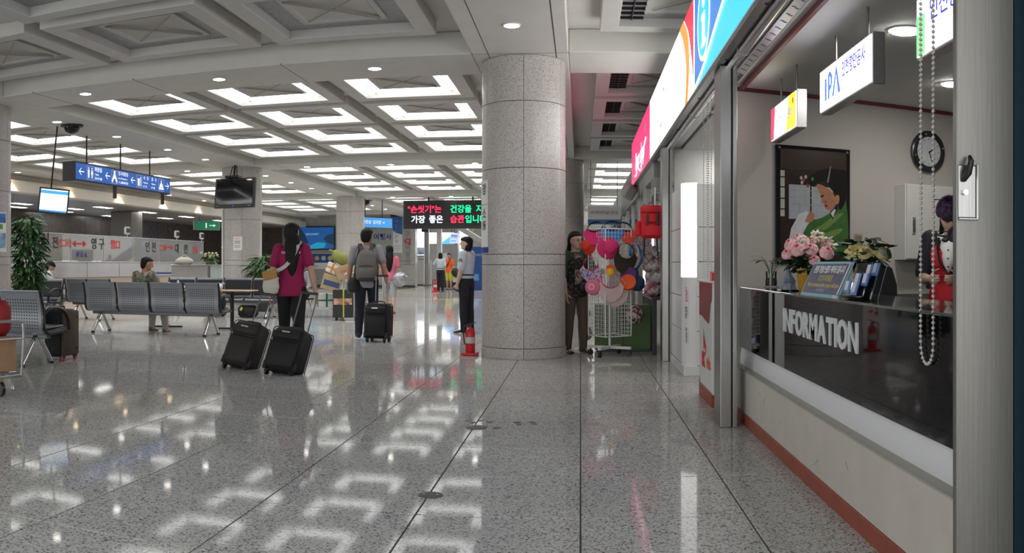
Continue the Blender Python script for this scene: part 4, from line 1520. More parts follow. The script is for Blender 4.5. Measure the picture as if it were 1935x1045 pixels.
# white goods grid inside the bag shop
gw = thing('wire_grid_panel', 'white wire grid panel at the back of the bag shop', 'display rack', (1.5, 12.9, 0))
g = MB()
for i in range(13):
    g.cyl((-.4 + i * .066, 0, .9), (-.4 + i * .066, 0, 2.3), .003, n=4)
for i in range(22):
    g.cyl((-.4, 0, .9 + i * .066), (.4, 0, .9 + i * .066), .003, n=4)
tag(g.build('grid', M_wire, gw), kind='stuff')
MB().cyl((-.4, 0, 0), (-.4, 0, 2.3), .012, n=8).build('upright', M_wire, gw)
MB().cyl((.4, 0, 0), (.4, 0, 2.3), .012, n=8).build('upright', M_wire, gw)
# loudspeaker on the corridor lintel
sp_ = thing('corridor_speaker', 'grey box speaker bracketed to the storefront lintel above the visors', 'speaker', (.86, 15.4, 2.40))
MB().box((0, 0, .05), (.20, .24, .26), (R(20), R(25), R(20)), .03).build('box', mat('grey_speaker', (.30, .30, .30), .5), sp_)
MB().tube([(.03, .05, .08), (.1, .05, .16), (.16, .05, .14)], .02, 8).build('bracket', M_blackm, sp_)
# hanging white and blue notice far down the corridor
hn = thing('corridor_notice', 'small white hanging notice with blue lower band down the corridor', 'sign', (.60, 21.4, 2.15))
wbox('panel', M_paper, -.42, .38, -.02, .02, .12, .45, hn)
wbox('blue_band', mat('notice_blue', (.04, .18, .45), .4), -.42, .38, -.022, .02, 0, .12, hn)
text('여객터미널 안내', .1, M_txt, hn, M=Matrix.Rotation(R(90), 4, 'X') @ Matrix.Translation((-.36, .28, .025)))
for x in (-.35, .3):
    MB().cyl((x, 0, .45), (x, 0, 1.55), .006, n=5).build('rod', M_blackm, hn)
# ================================================================== BENCHES
M_seatgrey = perforated('perforated_seat_steel', (.27, .29, .32), pitch=.036, hole=.24, rough=.38, metal=.35, mu=.055, mv=.06, w=.56, h=.50)
M_seatblk = mat('black_vinyl', (.012, .012, .014), .38, var=.1, scale=60)
M_armblk = mat('black_frame', (.010, .010, .012), .35)


def sheet_back(w, side_profile, m, name, parent, x0, th=.014):
    """curved sheet: profile (y, z) extruded along x, with UVs in metres for the perforation"""
    P = smoothpts(side_profile, 5)
    n = len(P)
    vs_, fs_, uvs = [], [], []
    s_ = [0]
    for i in range(1, n):
        s_.append(s_[-1] + math.hypot(P[i][0] - P[i - 1][0], P[i][1] - P[i - 1][1]))
    nor = []
    for i in range(n):
        a, b_ = P[max(i - 1, 0)], P[min(i + 1, n - 1)]
        d = Vector((b_[0] - a[0], b_[1] - a[1])).normalized()
        nor.append((-d.y, d.x))
    for off in (-th / 2, th / 2):
        for x in (x0, x0 + w):
            for i in range(n):
                vs_.append((x, P[i][0] + nor[i][0] * off, P[i][1] + nor[i][1] * off))
    A, B_, C_, D_ = 0, n, 2 * n, 3 * n
    for i in range(n - 1):
        fs_ += [(A + i, B_ + i, B_ + i + 1, A + i + 1), (C_ + i, C_ + i + 1, D_ + i + 1, D_ + i), (A + i, A + i + 1, C_ + i + 1, C_ + i), (B_ + i, D_ + i, D_ + i + 1, B_ + i + 1)]
    fs_ += [(A, C_, D_, B_), (A + n - 1, B_ + n - 1, D_ + n - 1, C_ + n - 1)]
    me = bpy.data.meshes.new(name)
    me.from_pydata(vs_, [], fs_)
    uvl = me.uv_layers.new(name='UVMap')
    for lp_ in me.loops:
        v = vs_[lp_.vertex_index]
        i = lp_.vertex_index % n
        uvl.data[lp_.index].uv = (v[0] - x0, s_[i])
    me.materials.append(m)
    smooth_mesh(me, .6)
    return link(name, me, parent)


def bench(n, lab, loc, rz, pitch=.62, padded=False, arms=(0,), grp='waiting benches', feet=True):
    """seats look along +y; backs at y=0, x runs along the bench from 0"""
    b = thing('waiting_bench', lab, 'bench', loc, rz, grp)
    L = n * pitch
    back = [(.02, .37), (-.02, .40), (-.045, .48), (-.05, .62), (-.075, .75), (-.10, .845), (-.118, .858)]
    seat = [(.47, .385), (.45, .41), (.40, .425), (.25, .41), (.10, .395), (.03, .40)]
    for k in range(n):
        x0 = k * pitch + .03
        sb = sheet_back(pitch - .06, back, M_seatgrey, 'backrest', b, x0)
        ss = sheet_back(pitch - .06, seat, M_seatgrey, 'seat', b, x0)
        MB().box((x0 + pitch / 2 - .03, .24, .432), (pitch - .10, .40, .035), (R(2), 0, 0), .014).build('seat_pad', M_seatblk, b, .6)
        if padded:
            MB().box((x0 + pitch / 2 - .03, -.045, .66), (pitch - .075, .04, .34), (R(11), 0, 0), .016).build('back_pad', M_seatblk, b, .6)
    for k in range(n + 1):
        x = k * pitch
        pts = [(x, .46, .395), (x, .25, .385), (x, .05, .375), (x, -.035, .45), (x, -.05, .62), (x, -.085, .76), (x, -.122, .865)]
        MB().tube(smoothpts(pts, 4), .018, 6).build('side_frame', M_armblk, b, True)
    for x in ([0, L] if arms == 'ends' else [a * pitch for a in arms]):
        pts = [(x, -.04, .60), (x, .06, .655), (x, .22, .66), (x, .36, .615), (x, .44, .52), (x, .465, .40)]
        MB().tube(smoothpts(pts, 4), .021, 8).build('armrest', M_armblk, b, True)
    MB().bx(.06, L - .06, .10, .18, .31, .37, .008).build('beam', M_seatgrey if False else mat('beam_grey', (.13, .135, .14), .4, .5), b)
    for x in (.22, L - .22):
        for y0, y1 in ((.10, -.16), (.17, .42)):
            sx = -.0
            MB().cyl((x, y0, .33), (x + sx, y1, .022), .030, .027, n=10).build('leg', M_chrome, b, True)
            MB().cyl((x, y1 + (.005 if y1 < 0 else -.005), .028), (x, y1, 0.0), .031, n=10).build('foot', M_rubber, b, True)
    return b


bench(4, 'four-seat perforated grey steel bench seen from behind, in the middle of the seating', (-8.10, 12.76, 0), R(1.5), .625, arms=(0, 4))
bench(3, 'nearest grey steel bench, cut off by the left edge, brown suitcase beside it', (-7.40, 7.98, 0), R(0), .60, arms=(3,))
bench(2, 'dark padded two-seat bench half hidden by the potted tree', (-10.12, 14.95, 0), R(180), .60, padded=True, arms=(0,))
bench(2, 'grey steel bench carrying the woman in white, behind the padded bench', (-11.75, 15.55, 0), R(0), .60, arms=(0,))
bench(2, 'grey steel two-seat bench with curved armrest, left of the person in camouflage', (-10.36, 15.55, 0), R(0), .56, arms=(0,))
bench(4, 'long black padded bench behind the walking woman', (-6.42, 18.0, 0), R(180), .70, padded=True, arms=(0, 4))

# low tables between the benches
def side_table(loc, lab, w=.9):
    t = thing('cafe_table', lab, 'table', loc)
    MB().box((0, 0, .695), (w, .55, .022), None, .008).build('top', mat('beech_top', (.50, .33, .22), .35), t)
    MB().cyl((0, 0, .03), (0, 0, .69), .035, n=12).build('pillar', M_blackm, t, True)
    for a in (0, PI / 2):
        MB().box((0, 0, .022), (.62, .06, .03), (0, 0, a + R(20)), .01).build('foot_bar', M_blackm, t)
    return t


side_table((-7.35, 14.3, 0), 'beech-topped table in front of the seated person in camouflage')
side_table((-6.05, 14.35, 0), 'beech-topped table behind the right end of the four-seat bench', .8)
# small things on the table
bt = thing('water_bottle', 'clear bottle with green cap on the table behind the four-seat bench', 'bottle', (-7.10, 14.3, .706))
MB().lathe([(.03, 0), (.032, .02), (.032, .12), (.014, .16), (.013, .18)], n=14).build('bottle', mat('milky_plastic', (.7, .74, .76), .2), bt, True)
MB().lathe([(.015, .175), (.015, .2), (.008, .203)], n=12).build('cap', mat('green_cap', (.02, .25, .12), .4), bt, True)
MB().lathe([(.0325, .05), (.0325, .10)], n=14).build('wrap_label', M_paper, bt, True)
cp = thing('paper_cup', 'light blue paper cup beside the green-capped bottle', 'cup', (-7.28, 14.25, .706))
MB().lathe([(.028, 0), (.036, .09), (.038, .092), (.036, .095)], n=16).build('cup', mat('blue_cup', (.18, .38, .55), .5), cp, True)
MB().lathe([(.030, .035), (.0335, .06)], n=16).build('band', M_paper, cp, True)
pb = thing('plastic_bag', 'crumpled white plastic bag on the table beside the bottle', 'bag', (-6.30, 14.3, .706))
o = MB().ell((0, 0, .055), (.09, .07, .06), 12, 8)
for i, p in enumerate(o.v):
    f = 1 + .35 * mnoise.noise(Vector(p) * 25)
    o.v[i] = (p[0] * f, p[1] * f, max(0, p[2] * f))
o.build('bag', M_paper, pb, .9)
MB().tube([(.05, 0, .1), (.09, .01, .13), (.12, 0, .11)], .008, 5).build('handle', M_paper, pb)
# black handbag at the bench end
hb = thing('black_bag', 'black bag slumped on the right end of the four-seat bench', 'bag', (-5.85, 13.08, .45))
o = MB()
o.loft([[Vector((w * math.cos(2 * PI * i / 16), d * math.sin(2 * PI * i / 16), z)) for i in range(16)] for z, w, d in ((0, .20, .13), (.08, .23, .15), (.2, .20, .12), (.28, .14, .07), (.31, .06, .03))])
o.build('body', fabric('black_bag', (.015, .014, .016), .6), hb, True)
MB().tube(smoothpts([(-.12, 0, .27), (-.08, -.02, .37), (.06, .0, .36), (.12, 0, .26)], 4), .012, 6).build('handle', M_black, hb, True)

# bags stowed under the long bench
for k, (x, w) in enumerate(((-7.9, .5), (-7.1, .42))):
    d = thing('stowed_bag', ['black duffel bag under the left of the long padded bench', 'black bag with yellow tag under the long padded bench'][k], 'bag', (x, 17.75, 0))
    MB().box((0, 0, .14), (w, .28, .26), None, .06).build('body', fabric('black_bag', (.015, .014, .016), .6), d, .8)
    MB().tube(smoothpts([(-.12, -.145, .18), (-.08, -.16, .06), (.08, -.16, .06), (.12, -.145, .18)], 4), .012, 6).build('strap', M_black, d)
    if k:
        MB().box((-.1, -.16, .2), (.05, .01, .08), (0, R(30), 0)).build('tag', mat('tag_yellow', (.6, .6, .05), .5), d)

# ================================================================== LUGGAGE
def suitcase(name, lab, loc, rz, tilt, w, h, d, m, handle=.42, m_trim=None, logo=True, roll=0.0, hdir=1, wheels=4):
    """case standing on wheels at the origin; tilt leans the top towards +y"""
    s_ = thing(name, lab, 'suitcase', loc)
    s_.rotation_euler = Euler((-tilt, roll, rz), 'XYZ')
    mt = m_trim or M_black
    wr = .032
    z0 = wr * 2 - .004
    MB().box((0, d / 2, z0 + h / 2), (w, d, h), None, min(.045, d * .22)).build('shell', m, s_, .8)
    MB().box((0, -.012, z0 + h * .36), (w * .88, .05, h * .60), None, .024).build('front_pocket', m, s_, .8)
    MB().box((0, -.008, z0 + h * .80), (w * .86, .04, h * .2), None, .018).build('top_pocket', m, s_, .8)
    pz = [(-w * .43, -.036, z0 + h * .63), (w * .43, -.036, z0 + h * .63)]
    MB().tube(pz, .004, 5).build('zip', mt, s_)
    pr_ = [(sx * (w / 2 - .02) + 0, d * .5 + 0, z0 + h * 0 + .0) for sx in (-1, 1)]
    for yy in (.02, d - .02):
        hw_, hh = w / 2 - .004, h / 2 - .004
        loop = []
        for cx_, cz_, a0 in ((1, 1, 0), (-1, 1, 90), (-1, -1, 180), (1, -1, 270)):
            for q in range(4):
                a = R(a0 + 30 * q)
                loop.append((cx_ * (hw_ - .04) + .04 * math.cos(a), yy, z0 + h / 2 + cz_ * (hh - .04) + .04 * math.sin(a)))
        MB().tube(loop, .006, 5, True).build('piping', mt, s_)
    if logo:
        MB().box((0, -.034, z0 + h * .86), (.10, .008, .016), None, .003).build('badge', mat('badge_silver', (.62, .6, .55), .25, .8), s_)
    MB().tube(smoothpts([(-.09, d * .5, z0 + h - .004), (-.08, d * .5, z0 + h + .025), (.08, d * .5, z0 + h + .025), (.09, d * .5, z0 + h - .004)], 4), .010, 6).build('carry_handle', mt, s_, True)
    if handle:
        hx = w * .26
        for sx in (-1, 1):
            MB().cyl((sx * hx, d - .02, z0 + h - .03), (sx * hx, d - .02, z0 + h + handle), .008, n=8).build('handle_tube', M_steeld, s_)
        MB().tube([(-hx, d - .02, z0 + h + handle), (hx, d - .02, z0 + h + handle)], .015, 8).build('handle_grip', mt, s_, True)
    for sx in (-1, 1):
        for yy in ((.035, d - .035) if wheels == 4 else (.05,)):
            MB().cyl((sx * (w / 2 - .05) - .012, yy, wr), (sx * (w / 2 - .05) + .012, yy, wr), wr, n=14).build('wheel', M_black, s_, True)
            MB().box((sx * (w / 2 - .05), yy, wr + .022), (.045, .05, .03), None, .006).build('wheel_housing', mt, s_)
    for sx in (-1, 1):
        MB().box((sx * (w / 2 - .02), .02, z0 + .05), (.05, .04, .10), None, .012).build('corner_guard', mt, s_)
    return s_


F_caseA = fabric('case_charcoal_brown', (.030, .024, .023), .7)
F_caseB = fabric('case_black', (.010, .010, .012), .7)
suitcase('rolling_suitcase', 'dark brown soft suitcase leaning over, left of the pair behind the walking woman', (-3.72, 8.82, 0), R(-14), R(22), .38, .51, .24, F_caseA, handle=.40, roll=R(7))
suitcase('rolling_suitcase', 'black soft suitcase leaning over, right of the pair behind the walking woman', (-3.10, 8.52, 0), R(-14), R(22), .40, .475, .24, F_caseB, handle=.46, roll=R(4))
suitcase('rolling_suitcase', 'black upright suitcase rolled by the man with the backpack', (-3.03, 12.62, 0), R(-10), R(3), .38, .52, .25, F_caseB, handle=.42, roll=R(0))
M_tweed = mat('tweed', (.085, .062, .045), .85, var=.5, scale=120)
ts = thing('tweed_suitcase', 'brown tweed suitcase standing beside the nearest bench', 'suitcase', (-5.90, 8.78, 0), R(5))
MB().box((-.05, 0, .33), (.24, .40, .56), None, .03).build('shell', mat('case_side_black', (.014, .013, .014), .7), ts, .8)
MB().box((.085, 0, .33), (.05, .39, .54), None, .02).build('front_panel', M_tweed, ts, .8)
for z in (.14, .52):
    for y in (-.12, .12):
        MB().ell((.112, y, z), (.008, .018, .018)).build('stud', M_blackm, ts, True)
MB().tube(smoothpts([(-.05, -.1, .61), (-.05, -.08, .645), (-.05, .08, .645), (-.05, .1, .61)], 4), .011, 6).build('carry_handle', M_black, ts, True)
for x, y in ((-.12, -.15), (-.12, .15), (.07, -.15), (.07, .15)):
    MB().cyl((x - .012, y, .028), (x + .012, y, .028), .028, n=12).build('wheel', M_red if x > 0 else M_black, ts, True)
    MB().box((x, y, .05), (.04, .05, .03)).build('wheel_housing', M_black, ts)

# ------------------------------------------------------------------ luggage carts
def cart(lab, loc, rz, board=True, guard=False):
    """airport trolley: handle end at y=0, nose towards +y"""
    c = thing('luggage_cart', lab, 'luggage cart', loc, rz)
    w = .27
    up = smoothpts([(-w, .02, .18), (-w, .0, .6), (-w, -.02, .88), (-w + .05, -.03, .97), (0, -.035, .985), (w - .05, -.03, .97), (w, -.02, .88), (w, 0, .6), (w, .02, .18)], 5)
    MB().tube(up, .017, 8).build('upright_frame', M_alu, c, True)
    for z in (.80, .62, .42):
        MB().cyl((-w, -.012, z), (w, -.012, z), .009, n=8).build('cross_bar', M_alu, c)
    MB().tube([(-w, .02, .2), (-w * .8, .75, .17), (w * .8, .75, .17), (w, .02, .2)], .014, 8).build('deck_rail', M_alu, c, True)
    g = MB()
    for i in range(7):
        x = -w * .85 + i * w * 1.7 / 6
        g.cyl((x, .02, .2), (x * .85, .75, .175), .006, n=5)
    tag(g.build('deck_rods', M_alu, c), kind='stuff')
    for i in range(3):
        y = .12 + i * .25
        MB().cyl((-w * .95, y, .19), (w * .95, y, .19), .007, n=6).build('deck_bar', M_alu, c)
    MB().tube([(-w, .0, .30), (-w, .10, .34), (w, .10, .34), (w, 0, .30)], .008, 6).build('basket_rail', M_alu, c)
    if guard:
        MB().tube(smoothpts([(-w * .8, .75, .17), (-w * .82, .77, .4), (-w * .8, .78, .60), (-w * .62, .78, .65), (w * .62, .78, .65), (w * .8, .78, .60), (w * .82, .77, .4), (w * .8, .75, .17)], 4), .014, 8).build('nose_guard', M_alu, c, True)
        MB().cyl((-w * .81, .775, .50), (w * .81, .775, .50), .010, n=8).build('guard_bar', M_alu, c, True)
    if board:
        MB().bx(-w + .03, w - .03, -.022, -.014, .40, .78, .002).build('ad_board', mat('ad_sky', (.16, .38, .62), .4, var=.3, scale=6), c)
    for x, y in ((-w, .05), (w, .05), (0, .72)):
        MB().cyl((x - .018, y, .065), (x + .018, y, .065), .065, n=18).build('wheel', M_black, c, True)
        MB().cyl((x - .021, y, .065), (x + .021, y, .065), .028, n=12).build('hub', M_alu, c, True)
        MB().cyl((x, y, .09), (x, y, .2), .012, n=6).build('fork', M_alu, c)
    return c


cart('chrome luggage cart loaded with taped boxes beside the walking man', (-4.82, 18.25, 0), R(42))
nc = cart('chrome luggage cart cut off by the left edge, holding a cardboard box', (-5.39, 6.17, 0), R(-105), False, True)
M_card = mat('cardboard', (.42, .25, .14), .8, var=.08, scale=12)
M_card2 = mat('cardboard_tan', (.50, .36, .20), .8, var=.06, scale=12)


def parcel(lab, loc, rot, dims, m, tape=None, art=None, txt=None):
    p = thing('parcel_box', lab, 'box', loc)
    p.rotation_euler = rot
    w, d, h = dims
    MB().box((0, 0, h / 2), dims, None, .006).build('carton', m, p)
    MB().box((0, 0, h + .0005), (w * .12, d * 1.0, .001)).build('flap_tape', mat('clear_tape', (.55, .42, .26), .3), p)
    if tape:
        MB().box((0, 0, h / 2), (.045, d + .004, h + .004)).build('tape', tape, p)
        MB().box((0, 0, h / 2), (w + .004, .045, h + .004)).build('tape', tape, p)
        MB().box((0, 0, h / 2), (w + .004, d + .004, .035)).build('tape', tape, p)
    if art:
        MB().box((0, -d / 2 - .001, h * .45), (w * .8, .002, h * .36)).build('printed_panel', art, p)
    if txt:
        text(txt, h * .25, M_logo, p, M=Matrix.Translation((-w * .25, -d / 2 - .003, h * .55)) @ Matrix.Rotation(R(90), 4, 'X'))
    return p


T_or, T_gr = mat('orange_tape', (.75, .30, .03), .5), mat('green_tape', (.02, .24, .12), .5)
parcel('white box with green tape cross on the lower deck of the loaded cart', (-5.62, 18.72, .22), (0, 0, R(25)), (.36, .3, .30), M_paper, T_gr)
parcel('tan carton with blue printed band, tilted against the cart handle', (-5.44, 18.42, .60), (R(0), R(16), R(15)), (.44, .32, .33), M_card2, None, mat('blue_print', (.04, .09, .22), .5))
parcel('small white box with orange tape cross near the top of the cart load', (-5.45, 18.55, .98), (R(0), R(22), R(10)), (.26, .24, .22), M_paper, T_or)
parcel('tan carton with small red print leaning at the top of the cart load', (-5.08, 18.50, .86), (0, R(-20), R(20)), (.40, .3, .30), M_card2, None, None, '사과')
sk_ = thing('green_sack', 'olive green sack on top of the cart load', 'sack', (-5.22, 18.52, 1.20))
o = MB()
o.ell((0, 0, .10), (.24, .16, .13), 16, 10, (0, R(28), 0))
for i, p in enumerate(o.v):
    f = 1 + .22 * mnoise.noise(Vector(p) * 9)
    o.v[i] = (p[0] * f, p[1] * f, p[2] * f)
o.build('sack', fabric('olive', (.25, .27, .06), .7), sk_, True)
MB().tube([(-.14, -.04, .21), (-.2, -.05, .28), (-.24, -.02, .27)], [.03, .02, .035], 6).build('tied_end', fabric('olive', (.25, .27, .06), .7), sk_, True)
# black box with yellow strap on a hand trolley
bb = thing('strapped_box', 'tall black printed box tied with yellow strap beside the cart', 'box', (-4.86, 17.62, 0), R(10))
MB().bx(-.25, .17, -.18, .18, .06, .64, .006).build('carton', M_black, bb)
MB().bx(-.23, .15, -.183, -.18, .33, .46).build('printed_panel', mat('fruit_print', (.5, .28, .2), .5, var=.8, scale=14), bb)
MB().bx(-.04, -.01, -.186, -.18, .06, .645).build('strap', mat('yellow_strap', (.55, .55, .05), .5), bb)
MB().bx(-.04, -.01, -.18, .18, .64, .646).build('strap', MATS['yellow_strap'], bb)
MB().tube(smoothpts([(-.03, -.05, .64), (.0, -.02, .71), (.06, 0, .71), (.1, .02, .64)], 4), .008, 6).build('strap_handle', MATS['yellow_strap'], bb)
MB().bx(.175, .30, -.2, .2, .06, .62, .02).build('grey_side_case', mat('grey_hardcase', (.32, .32, .33), .4), bb)
for x in (-.2, .2):
    MB().cyl((x, -.12, .03), (x + .03, -.12, .03), .03, n=12).build('wheel', M_black, bb)
    MB().cyl((x, .12, .03), (x + .03, .12, .03), .03, n=12).build('wheel', M_black, bb)
parcel('brown cardboard box with red sticker on the cart at the left edge', (-4.91, 6.05, .205), (0, 0, R(-15)), (.40, .40, .30), M_card)
rb = thing('red_backpack', 'dark red backpack on top of the cardboard box at the left edge', 'backpack', (-4.95, 6.12, .507), R(-15))
MB().box((0, .1, .16), (.32, .2, .32), None, .06).build('body', fabric('dark_red', (.30, .012, .015), .6), rb, .8)
MB().box((0, -.03, .11), (.24, .08, .18), None, .03).build('pocket', MATS['fabric_dark_red'], rb, .8)
MB().tube([(-.05, .1, .31), (-.04, .1, .36), (.04, .1, .36), (.05, .1, .31)], .009, 6).build('grab_loop', M_black, rb)

# ================================================================== PLANTS
M_leaf = mat('leaf_green', (.025, .09, .022), .45, var=.5, scale=9)
M_leaf2 = mat('leaf_light', (.06, .16, .04), .45, var=.4, scale=9)
M_stem = mat('stem_brown', (.09, .06, .035), .7)


def leaf_mesh(L_, w, m, droop=.3):
    mb = MB()
    n = 6
    V, F_ = [], []
    for i in range(n + 1):
        t_ = i / n
        ww = w * math.sin(PI * min(1, t_ * .92 + .06)) ** .8
        z = -droop * L_ * t_ * t_
        V += [(-ww, t_ * L_, z), (0, t_ * L_, z - .12 * w), (ww, t_ * L_, z)]
    for i in range(n):
        a = i * 3
        F_ += [(a, a + 1, a + 4, a + 3), (a + 1, a + 2, a + 5, a + 4)]
    return V, F_


def leafy(parent, n, zr_, rad, L_, w, m, seed, name='foliage', up=.2, bare=.0, rmin=.0, droop=.5):
    rnd = random.Random(seed)
    mb = MB()
    V, F_ = leaf_mesh(L_, w, m, droop)
    for k in range(n):
        z = zr_[0] + (zr_[1] - zr_[0]) * rnd.random()
        a = rnd.uniform(0, 2 * PI)
        env = rad * (0.55 + .45 * math.sin(PI * (z - zr_[0]) / (zr_[1] - zr_[0])))
        rr = env * math.sqrt(rnd.uniform(rmin, 1)) * .8
        Mx = Matrix.Translation((rr * math.cos(a), rr * math.sin(a), z)) @ Matrix.Rotation(a - PI / 2 + rnd.uniform(-.7, .7), 4, 'Z') @ Matrix.Rotation(rnd.uniform(-.5, up + .3), 4, 'X') @ Matrix.Rotation(rnd.uniform(-.5, .5), 4, 'Y') @ Matrix.Scale(rnd.uniform(.7, 1.2), 4)
        mb.add(V, F_, Mx)
    return tag(mb.build(name, m, parent, .9), kind='stuff')


def potted(name, lab, loc, h, rad, n, seed, potc, cat='plant', leafL=.26, leafw=.035):
    p = thing(name, lab, cat, loc)
    MB().lathe([(.16, 0), (.2, .02), (.23, .36), (.245, .38), (.22, .385), (.20, .34)], n=24).build('pot', mat('pot_' + name, potc, .5), p, True)
    rnd = random.Random(seed)
    for k in range(5):
        a = rnd.uniform(0, 6.28)
        pts = [(.05 * math.cos(a), .05 * math.sin(a), .3)]
        for j in range(1, 5):
            pts.append((pts[-1][0] + rnd.uniform(-.1, .1), pts[-1][1] + rnd.uniform(-.1, .1), .3 + (h - .5) * j / 4))
        MB().tube(smoothpts(pts, 3), .011, 5).build('stem', M_stem, p)
    leafy(p, n, (.55, h - .1), rad, leafL, leafw, M_leaf, seed)
    leafy(p, n // 3, (.7, h), rad, leafL, leafw, M_leaf2, seed + 7, 'young_foliage')
    return p


potted('potted_tree', 'tall leafy potted tree beside the left column', (-9.98, 13.6, 0), 2.15, .40, 620, 3, (.06, .05, .045), leafL=.2, leafw=.03)
potted('potted_palm', 'small potted palm between the second column and the walking woman', (-7.72, 20.45, 0), 1.42, .42, 260, 9, (.05, .05, .055), leafL=.34, leafw=.028)

# ================================================================== HANGING SIGNS, SCREENS
M_signblue = emit('sign_blue', (.012, .10, .42), .45)
E_sw = emit('sign_glyph_white', (.80, .84, .9), .75)
sg = thing('hanging_direction_sign', 'long blue hanging direction sign with arrows and pictograms', 'sign', M=frame((-9.1, 13.95, 2.80), (0, 1, 0), (0, 0, 1)))
SL, SH = 3.95, .31
wbox('housing', M_black, -.02, SL + .02, -.03, SH + .03, -.30, -.004, sg, ch=.01)
wbox('face', M_signblue, .0, SL, 0, SH, -.004, 0, sg)
for x in (.62, 1.95, 3.25):
    MB().cyl((x, SH + .02, -.15), (x, ZB - 2.80, -.15), .016, n=8).build('rod', M_blackm, sg)
for x in (1.7, 3.85):
    MB().bx(x - .03, x + .03, -.26, -.02, -.17, -.11).build('lower_bracket', M_black, sg)


def arrow(x, y, sgn, s_=.09):
    mb = MB()
    mb.prism([(x - s_, y - .009), (x + s_, y - .009), (x + s_, y + .009), (x - s_, y + .009)], .001, .003)
    for q in (-1, 1):
        tip = (x + sgn * s_, y)
        mb.prism([(tip[0], tip[1]), (tip[0] - sgn * .02, tip[1]), (tip[0] - sgn * (.02 + s_ * .8), tip[1] + q * s_ * .75), (tip[0] - sgn * s_ * .8, tip[1] + q * s_ * .75)], .001, .003)
    mb.build('arrow', E_sw, sg)


def frame_sq(x, y, w, h):
    for a in (((x - w, y - h), (x + w, y - h + .006)), ((x - w, y + h - .006), (x + w, y + h)), ((x - w, y - h), (x - w + .006, y + h)), ((x + w - .006, y - h), (x + w, y + h))):
        MB().bx(a[0][0], a[1][0], a[0][1], a[1][1], .001, .003).build('pictogram_frame', emit('sign_frame', (.45, .35, .25), .6), sg)


def glyph(polys):
    mb = MB()
    for P in polys:
        mb.prism(P, .001, .003)
    mb.build('pictogram', E_sw, sg)


def disc(x, y, r_, n=12):
    return [(x + r_ * math.cos(2 * PI * i / n), y + r_ * math.sin(2 * PI * i / n)) for i in range(n)]


ym = SH / 2
arrow(.20, ym, -1)
frame_sq(.52, ym, .13, .135)
glyph([disc(.46, ym + .09, .018), [(.43, ym + .06), (.49, ym + .06), (.48, ym - .10), (.44, ym - .10)], disc(.58, ym + .09, .018), [(.565, ym + .06), (.595, ym + .06), (.62, ym - .03), (.595, ym - .03), (.595, ym - .10), (.565, ym - .10), (.565, ym - .03), (.54, ym - .03)]])
text('화장실', .10, E_sw, sg, .68, ym + .08, .002, bold=.001)
text('Toilet', .055, E_sw, sg, .70, ym - .015, .002)
text('洗手間', .055, E_sw, sg, .68, ym - .095, .002, sx=1.7)
arrow(1.18, ym, -1)
frame_sq(1.45, ym, .12, .135)
glyph([[(1.41, ym + .12), (1.49, ym + .12), (1.47, ym + .06), (1.43, ym + .06)], [(1.42, ym + .06), (1.48, ym + .06), (1.56, ym - .08), (1.53, ym - .12), (1.47, ym - .03), (1.43, ym - .03), (1.37, ym - .12), (1.34, ym - .08)]])
text('입국대합실', .09, E_sw, sg, 1.60, ym + .085, .002)
text('Arrival Waiting Room', .042, E_sw, sg, 1.60, ym - .01, .002)
text('入國候室', .055, E_sw, sg, 1.60, ym - .095, .002, sx=1.9)
arrow(2.22, ym, -1)
frame_sq(2.50, ym, .12, .135)
glyph([[(2.44, ym - .1), (2.50, ym - .1), (2.51, ym + .06), (2.43, ym + .06)], [(2.55, ym - .1), (2.575, ym - .1), (2.575, ym + .1), (2.55, ym + .1)]])
text('식   당', .09, E_sw, sg, 2.68, ym + .085, .002)
text('Restaurant', .045, E_sw, sg, 2.68, ym - .01, .002)
text('食   堂', .055, E_sw, sg, 2.68, ym - .095, .002)
text('출   국', .09, E_sw, sg, 3.05, ym + .085, .002)
text('Departure', .045, E_sw, sg, 3.05, ym - .01, .002)
text('出   國', .055, E_sw, sg, 3.05, ym - .095, .002)
frame_sq(3.52, ym, .13, .135)
glyph([[(3.42, ym - .1), (3.62, ym - .1), (3.64, ym - .06), (3.40, ym - .06)], [(3.43, ym - .05), (3.61, ym - .05), (3.57, ym + .03), (3.54, ym + .03), (3.53, ym + .11), (3.51, ym + .11), (3.50, ym + .03), (3.47, ym + .03)]])
arrow(3.80, ym, 1)

# flight-style information monitor
iM = frame((-9.32, 13.05, 2.15), (math.cos(.62), math.sin(.62), -.10), (.05, .02, 1))
im = thing('information_monitor', 'hanging monitor with white and blue timetable beside the blue sign', 'monitor', M=iM)
wbox('case', M_black, -.03, .53, -.03, .44, -.07, -.004, im, ch=.008)
wbox('screen', emit('screen_white', (.92, .95, 1.0), 1.25), 0, .50, .03, .41, -.004, 0, im)
wbox('header', emit('screen_blue', (.05, .33, .72), .9), 0, .50, .33, .39, 0, .002, im)
wbox('footer', emit('screen_navy', (.03, .20, .55), .8), 0, .50, .0, .03, -.003, .001, im)
for x, y, s_ in ((.05, .285, '인천'), (.05, .225, '단동'), (.22, .30, '17:00 18:00'), (.22, .26, '17:30'), (.22, .21, '18:30 20:00'), (.40, .29, '운항'), (.40, .24, '운항')):
    text(s_, .032, emit('screen_ink', (.1, .2, .6), .6), im, x, y, .002)
MB().cyl((.18, .43, -.04), (.18, 1.60, -.04), .016, n=8).build('rod', M_blackm, im)

